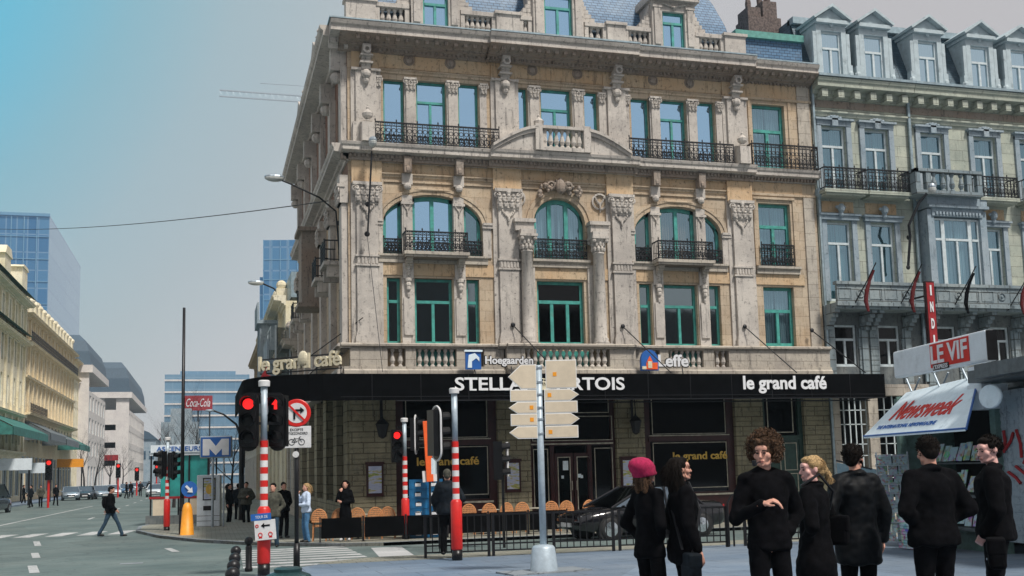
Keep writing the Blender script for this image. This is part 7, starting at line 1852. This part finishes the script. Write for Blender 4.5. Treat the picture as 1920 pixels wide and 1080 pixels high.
    if near:
        e_ = MB(S @ MH)
        for s in (-1, 1): e_.ell((s*.030, -.0875, 1.636), (.0125, .009, .006), 10, 8)
        e_.build('eyes', MAT['eye_dark'], o, world=False); e_ = MB(S @ MH)
        for s in (-1, 1): e_.path([(s*.014, -.1005, 1.655), (s*.032, -.099, 1.661), (s*.047, -.088, 1.656)], .004, 5)
        e_.build('eyebrows', MAT['brow'], o, world=False); e_ = MB(S @ MH); e_.cap((-.018, -.0955, 1.5735), (.018, -.0955, 1.5735), .0045, n=8); e_.cap((-.014, -.096, 1.564), (.014, -.096, 1.564), .0055, n=8); e_.build('lips', MAT['lips'], o, world=False)
    # hair
    q = MB(S @ MH); strands = MB(S @ MH); random.seed(len(label)*3+int(px))
    def cranium(r=.012, front=-.02):
        q.ell((0, .03, 1.672), (.077+r, .09+r, .088+r), 16, 10); q.ell((0, .065, 1.62), (.062+r*.8, .052+r, .06+r), 12, 8); q.ell((0, -.03, 1.722), (.058+r*.6, .05+r, .03+r*.6), 12, 8)
        for s in (-1, 1): q.ell((s*.07, .0, 1.68), (.015+r*.4, .04, .035), 8, 6)
    def lock(p, d_, L_, r=.006, n=5, grav=.5):
        pts = [Vector(p)]; dv_ = Vector(d_).normalized()
        for i in range(n): dv_ = (dv_+Vector((random.uniform(-.35, .35), random.uniform(-.35, .35), random.uniform(-.25, .2)-grav*.35))).normalized(); pts.append(pts[-1]+dv_*(L_/n))
        strands.path(pts, [r*(1-.8*i/n) for i in range(n+1)], 4)
    def surf(zmin=1.60, back=True):
        while True:
            v = Vector((random.gauss(0, 1), random.gauss(0, 1), random.gauss(0, 1))).normalized(); p = Vector((0, .03, 1.665))+Vector((v.x*.088, v.y*.102, v.z*.1))
            if p.z > zmin and not (p.y < -.025 and p.z < 1.705): return p, v
    if hair in ('short', 'ponytail', 'long'): cranium(.010 if hair != 'short' else .009)
    if hair == 'short':
        for i in range(260 if near else 0): p, v = surf(1.6); lock(p, v*.5+Vector((0, -.4, .5)), .025, .0045, 3, .1)
    if hair == 'curly':
        cranium(.02)
        for i in range(170): p, v = surf(1.60); k = random.uniform(.0, .036); q.ell(p+v*k+Vector((0, 0, .012)), random.uniform(.014, .026), 7, 5)
        for i in range(900):
            p, v = surf(1.59); a = p+v*random.uniform(.02, .056)+Vector((0, 0, .01)); r0 = random.uniform(.008, .016); u = v.orthogonal().normalized(); w2 = v.cross(u)
            k0 = random.uniform(0, 6); n2 = 7; strands.path([a+(u*math.cos(k0+j*.8)+w2*math.sin(k0+j*.8))*r0+v*(j*.0035) for j in range(n2)], .0028, 3)
    if hair == 'long':
        for s in (-1, 1):
            q.cap((s*.072, .055, 1.66), (s*.088, .05, 1.50), .034, .038); q.cap((s*.088, .05, 1.5), (s*.095, .03, 1.42), .034, .022)
        q.cap((0, .08, 1.64), (0, .09, 1.45), .07, .06); q.cap((-.05, .09, 1.6), (-.07, .09, 1.42), .045, .035); q.cap((.05, .09, 1.6), (.07, .09, 1.42), .045, .035)
        for i in range(420):
            p, v = surf(1.58)
            if p.y < .02 and p.z < 1.73: continue
            lock(p, v*.4+Vector((0, .25, -.6)), random.uniform(.1, .2), .0042, 6, .6)
    if hair == 'ponytail':
        q.ell((0, .125, 1.655), (.03, .028, .028), 10, 6); q.cap((0, .13, 1.65), (0, .165, 1.57), .026, .034); q.cap((0, .165, 1.57), (0, .15, 1.49), .034, .018)
        for i in range(300): p, v = surf(1.62); strands.path([p, p+(Vector((0, .13, 1.66))-p)*.5+v*.018, Vector((0, .125, 1.658))+v*.01], .003, 3)
        for i in range(70): lock((random.uniform(-.02, .02), .15, 1.62), (0, .3, -1), .14, .004, 5, .3)
    if hair == 'beanie':
        bn = MB(S @ MH); bn.smooth = True
        prof_ = [(.104, -.062), (.116, -.05), (.112, -.02), (.122, .02), (.118, .06), (.092, .105), (.05, .128), (.008, .134)]
        n = 44; b0 = len(bn.v)
        for r_, z_ in prof_:
            for i in range(n): rr = r_*(1+(.035 if i % 2 else -.02)); bn.v.append(bn.M @ Vector((rr*math.cos(2*math.pi*i/n)*.96, .035+rr*math.sin(2*math.pi*i/n)*1.14+z_*.35, 1.67+z_)))
        for k in range(len(prof_)-1):
            for j in range(n): bn.f.append([k*n+j, k*n+(j+1) % n, (k+1)*n+(j+1) % n, (k+1)*n+j]); bn.m.append(0); bn.sm.append(True)
        bn.build('knitted_hat', MAT['beanie_pink'], o, world=False)
        q.cap((-.04, .08, 1.6), (-.05, .09, 1.47), .04, .03); q.cap((.04, .08, 1.6), (.05, .09, 1.47), .04, .03)
        for i in range(160): lock((random.uniform(-.075, .075), random.uniform(.03, .11), 1.62), (0, .1, -1), .15, .004, 5, .3)
    if beard:
        q.ell((0, -.06, 1.556), (.045, .04, .03), 10, 6)
        for s in (-1, 1): q.cap((s*.066, -.005, 1.61), (s*.045, -.05, 1.56), .016, .018, 8)
    if q.v:
        hm = inst(remesh(q, 'hair', MAT[hmat], .008 if near else .014, 2, .004, 40, sd), 'hair', o)
        if strands.v: strands.build('loose_strands', MAT[hmat], hm, world=False, recalc=False)
    if extra: extra(o, S, MH)
    return o
def bag(o, c, r, mat, label, strap=None):
    x, y, z = o.location; M_ = T(o.location) @ RZ(o.rotation_euler.z) @ T(c)
    g = thing('bag', label, 'bag', M_.translation); w = MB(M_); w.box(-r[0], r[0], -r[1], r[1], -r[2], r[2]); w.build('bag_body', MAT[mat], g, bevel=.03)
    w = MB(M_); w.box(-r[0]*1.01, r[0]*1.01, -r[1]*1.12, r[1]*1.05, -r[2]*.1, r[2]*1.03); w.build('flap', MAT[mat], g, bevel=.02)
    if strap: w = MB(T(o.location) @ RZ(o.rotation_euler.z)); w.path(strap, .014, 5); w.build('strap', MAT['iron'], g)
    w = MB(M_); w.box(-.03, .03, -r[1]*1.2, -r[1]*1.13, -r[2]*.5, -r[2]*.35); w.build('buckle', MAT['chrome'], g)
    return g
p1 = person('person in black seen from behind with a pink ribbed knitted hat', 1212, 10.1, 1.66, 108, 6, -8, 'pocket', 'pocket', hem=.80, hair='beanie', hmat='hair_brown', sex='f', vox=.010, bulk=1.02)
p2 = person('dark-haired woman in long black coat in profile facing right, bare hand hanging', 1277, 10.0, 1.68, 82, 8, -8, 'pocket', 'down', hem=.74, flare=1.2, hair='long', sex='f', vox=.0065, bulk=1.2)
p3 = person('tall man with bushy curly hair in black, hand held at his chest', 1434, 8.9, 1.81, -8, -38, 2, 'pocket', 'chest', hem=.86, flare=1.02, hair='curly', hmat='hair_brown', vox=.0065, bulk=.98, skin='skin')
p4 = person('blonde woman in black with ponytail, in profile facing left', 1521, 9.4, 1.65, -140, 42, 2, 'pocket', 'pocket', hem=.62, flare=1.25, hair='ponytail', hmat='hair_blond', sex='f', vox=.008, bulk=1.22, skin='skin_pink')
p5 = person('bearded dark-haired man in black leather coat seen from behind, looking right', 1601, 9.9, 1.75, 172, -48, 2, 'pocket', 'down', coat='coat_leather', hem=.66, flare=1.1, beard=True, vox=.009, bulk=1.1)
p6 = person('broad man in black seen from behind in front of the kiosk, elbows out', 1743, 9.3, 1.79, 176, -10, 14, 'akimbo', 'akimbo', hem=.84, flare=1.08, vox=.009, bulk=1.15)
p7 = person('young short-haired man in black at the right edge, in profile facing left', 1858, 9.7, 1.79, -128, 34, 6, 'bag', 'pocket', hem=.84, flare=1.08, vox=.008, bulk=1.2, skin='skin_pink')
bag(p2, (-.24, .02, .70), (.15, .06, .12), 'coat_navy', 'dark blue shoulder bag at the hip of the dark-haired woman', [(-.24, 0, .82), (-.14, -.12, 1.2), (.05, -.08, 1.45), (.1, .02, 1.47), (.0, .13, 1.3), (-.2, .08, .85)])
bag(p7, (.30, -.02, .78), (.22, .07, .13), 'coat_black', 'black bag hanging from the young man’s hand at the right edge')
bag(p4, (-.22, .08, 1.0), (.04, .15, .13), 'coat_black', 'small black shoulder bag on the blonde woman’s back', [(-.2, .05, 1.1), (-.12, .14, 1.35), (.05, .08, 1.5), (.12, -.06, 1.4)])
Mp = T(p3.location) @ RZ(p3.rotation_euler.z) @ Matrix.Scale(1.81/1.75, 4) @ T((0, 0, 1.52)) @ RZ(R(-38)) @ T((0, 0, -1.52))
pp = thing('tobacco_pipe', 'small dark tobacco pipe in the mouth of the curly-haired man', 'pipe', Mp @ Vector((0, -.1, 1.57)))
w = MB(Mp); w.path([(0, -.095, 1.568), (-.01, -.15, 1.560), (-.02, -.195, 1.540)], [.004, .005, .009], 6); w.build('stem', MAT['iron'], pp); w = MB(Mp); w.lathe([(.01, -.012), (.017, 0), (.019, .03), (.014, .034)], (-.022, -.205, 1.543), 10); w.build('bowl', MAT['iron'], pp)
w = MB(T(p6.location) @ RZ(p6.rotation_euler.z)); 
# people farther away
def far(label, px, d, **k): return person(label, px, d, vox=.03, **k)
p8 = far('man in dark jacket and blue jeans striding over the zebra crossing', 209, 38.4, H=1.78, rz=80, yaw=10, pitch=10, L='swing_b', Rr='swing_f', trous='jeans_dark', stride=.95, bulk=1.1)
g = thing('backpack', 'dark backpack on the back of the man crossing the road', 'bag', p8.location); Mb = T(p8.location) @ RZ(p8.rotation_euler.z)
w = MB(Mb); w.ell((0, .2, 1.22), (.15, .11, .22), 12, 8); w.build('pack', MAT['coat_black'], g); w = MB(Mb)
for s in (-1, 1): w.path([(s*.1, .12, 1.42), (s*.12, -.1, 1.42), (s*.13, -.12, 1.2), (s*.12, .1, 1.05)], .015, 5)
w.build('strap', MAT['coat_black'], g)
far('person in dark coat carrying a pale bag beside the advertising pillar', 430, 46.2, H=1.72, rz=60, coat='coat_black', hem=.7, hair='long', sex='f')
p10 = far('person in khaki jacket standing with legs apart by the pavement edge', 462, 45.5, H=1.78, rz=-20, coat='coat_khaki', bulk=1.25, trous='coat_black', L='pocket', Rr='folded')
far('dark-haired person just behind the one in khaki, by the lamp post', 447, 49, H=1.7, rz=170, coat='coat_navy')
far('man in dark jacket waiting behind the front striped pole', 512, 30.2, H=1.78, rz=-12, coat='coat_khaki', yaw=-10, L='pocket', Rr='pocket', trous='jeans_dark')
far('woman in pale blue fleece and jeans with her hand raised to her mouth', 574, 30.6, H=1.66, rz=-72, coat='fleece_white', trous='jeans', hair='long', hmat='hair_blond', L='folded', Rr='face', sex='f', hem=.88, bulk=1.12)
far('woman in black with light shoes standing in front of the terrace', 647, 30.9, H=1.72, rz=-20, coat='coat_black', hair='long', hmat='hair_dark', L='folded', Rr='face', shoes='shoe_white', sex='f', hem=.6)
far('grey-haired man in dark blue jacket seen from behind at the striped pole', 838, 22.9, H=1.8, rz=165, coat='coat_navy', L='bag', Rr='pocket', hmat='coat_khaki', bulk=1.25)
far('dark-haired person in black between the front striped pole and the black sign post', 532, 33.5, H=1.72, rz=20, coat='coat_black', L='pocket', Rr='pocket')
for i, (px_, dd, rz_, ct) in enumerate(((106, 88, 30, 'coat_black'), (60, 84, -60, 'coat_navy'), (46, 96, 100, 'coat_black'), (78, 84, 0, 'coat_khaki'), (246, 118, 20, 'coat_black'), (264, 122, 0, 'coat_navy'), (280, 130, 180, 'coat_black'), (238, 112, 90, 'coat_black'))):
    far('small dark distant figure on the boulevard, %s' % ('under the red light on the left pavement', 'left of the far pavement light', 'near the left edge shop sign', 'by the pale shop sign box', 'beside the row of parked cars', 'below the middle red light', 'farthest one near the shelter', 'standing beside the leftmost parked car row end')[i], px_, dd, H=1.72, rz=rz_, coat=ct, L='pocket', Rr='swing_f', stride=.4, group='distant figures on the boulevard')

# ================================================================ HAZE
hz = MB(); hz.box(-70, 60, -45, 400, -1.6, 90)
m, t, p = newmat('haze'); t.nodes.remove(p)
vp = N(t, "ShaderNodeVolumePrincipled"); vp.inputs['Color'].default_value = (.62, .80, .95, 1); vp.inputs['Density'].default_value = .0004; vp.inputs['Anisotropy'].default_value = .2
t.links.new(vp.outputs[0], t.nodes['Material Output'].inputs['Volume'])
struct(hz.build('haze', m), 'stuff')
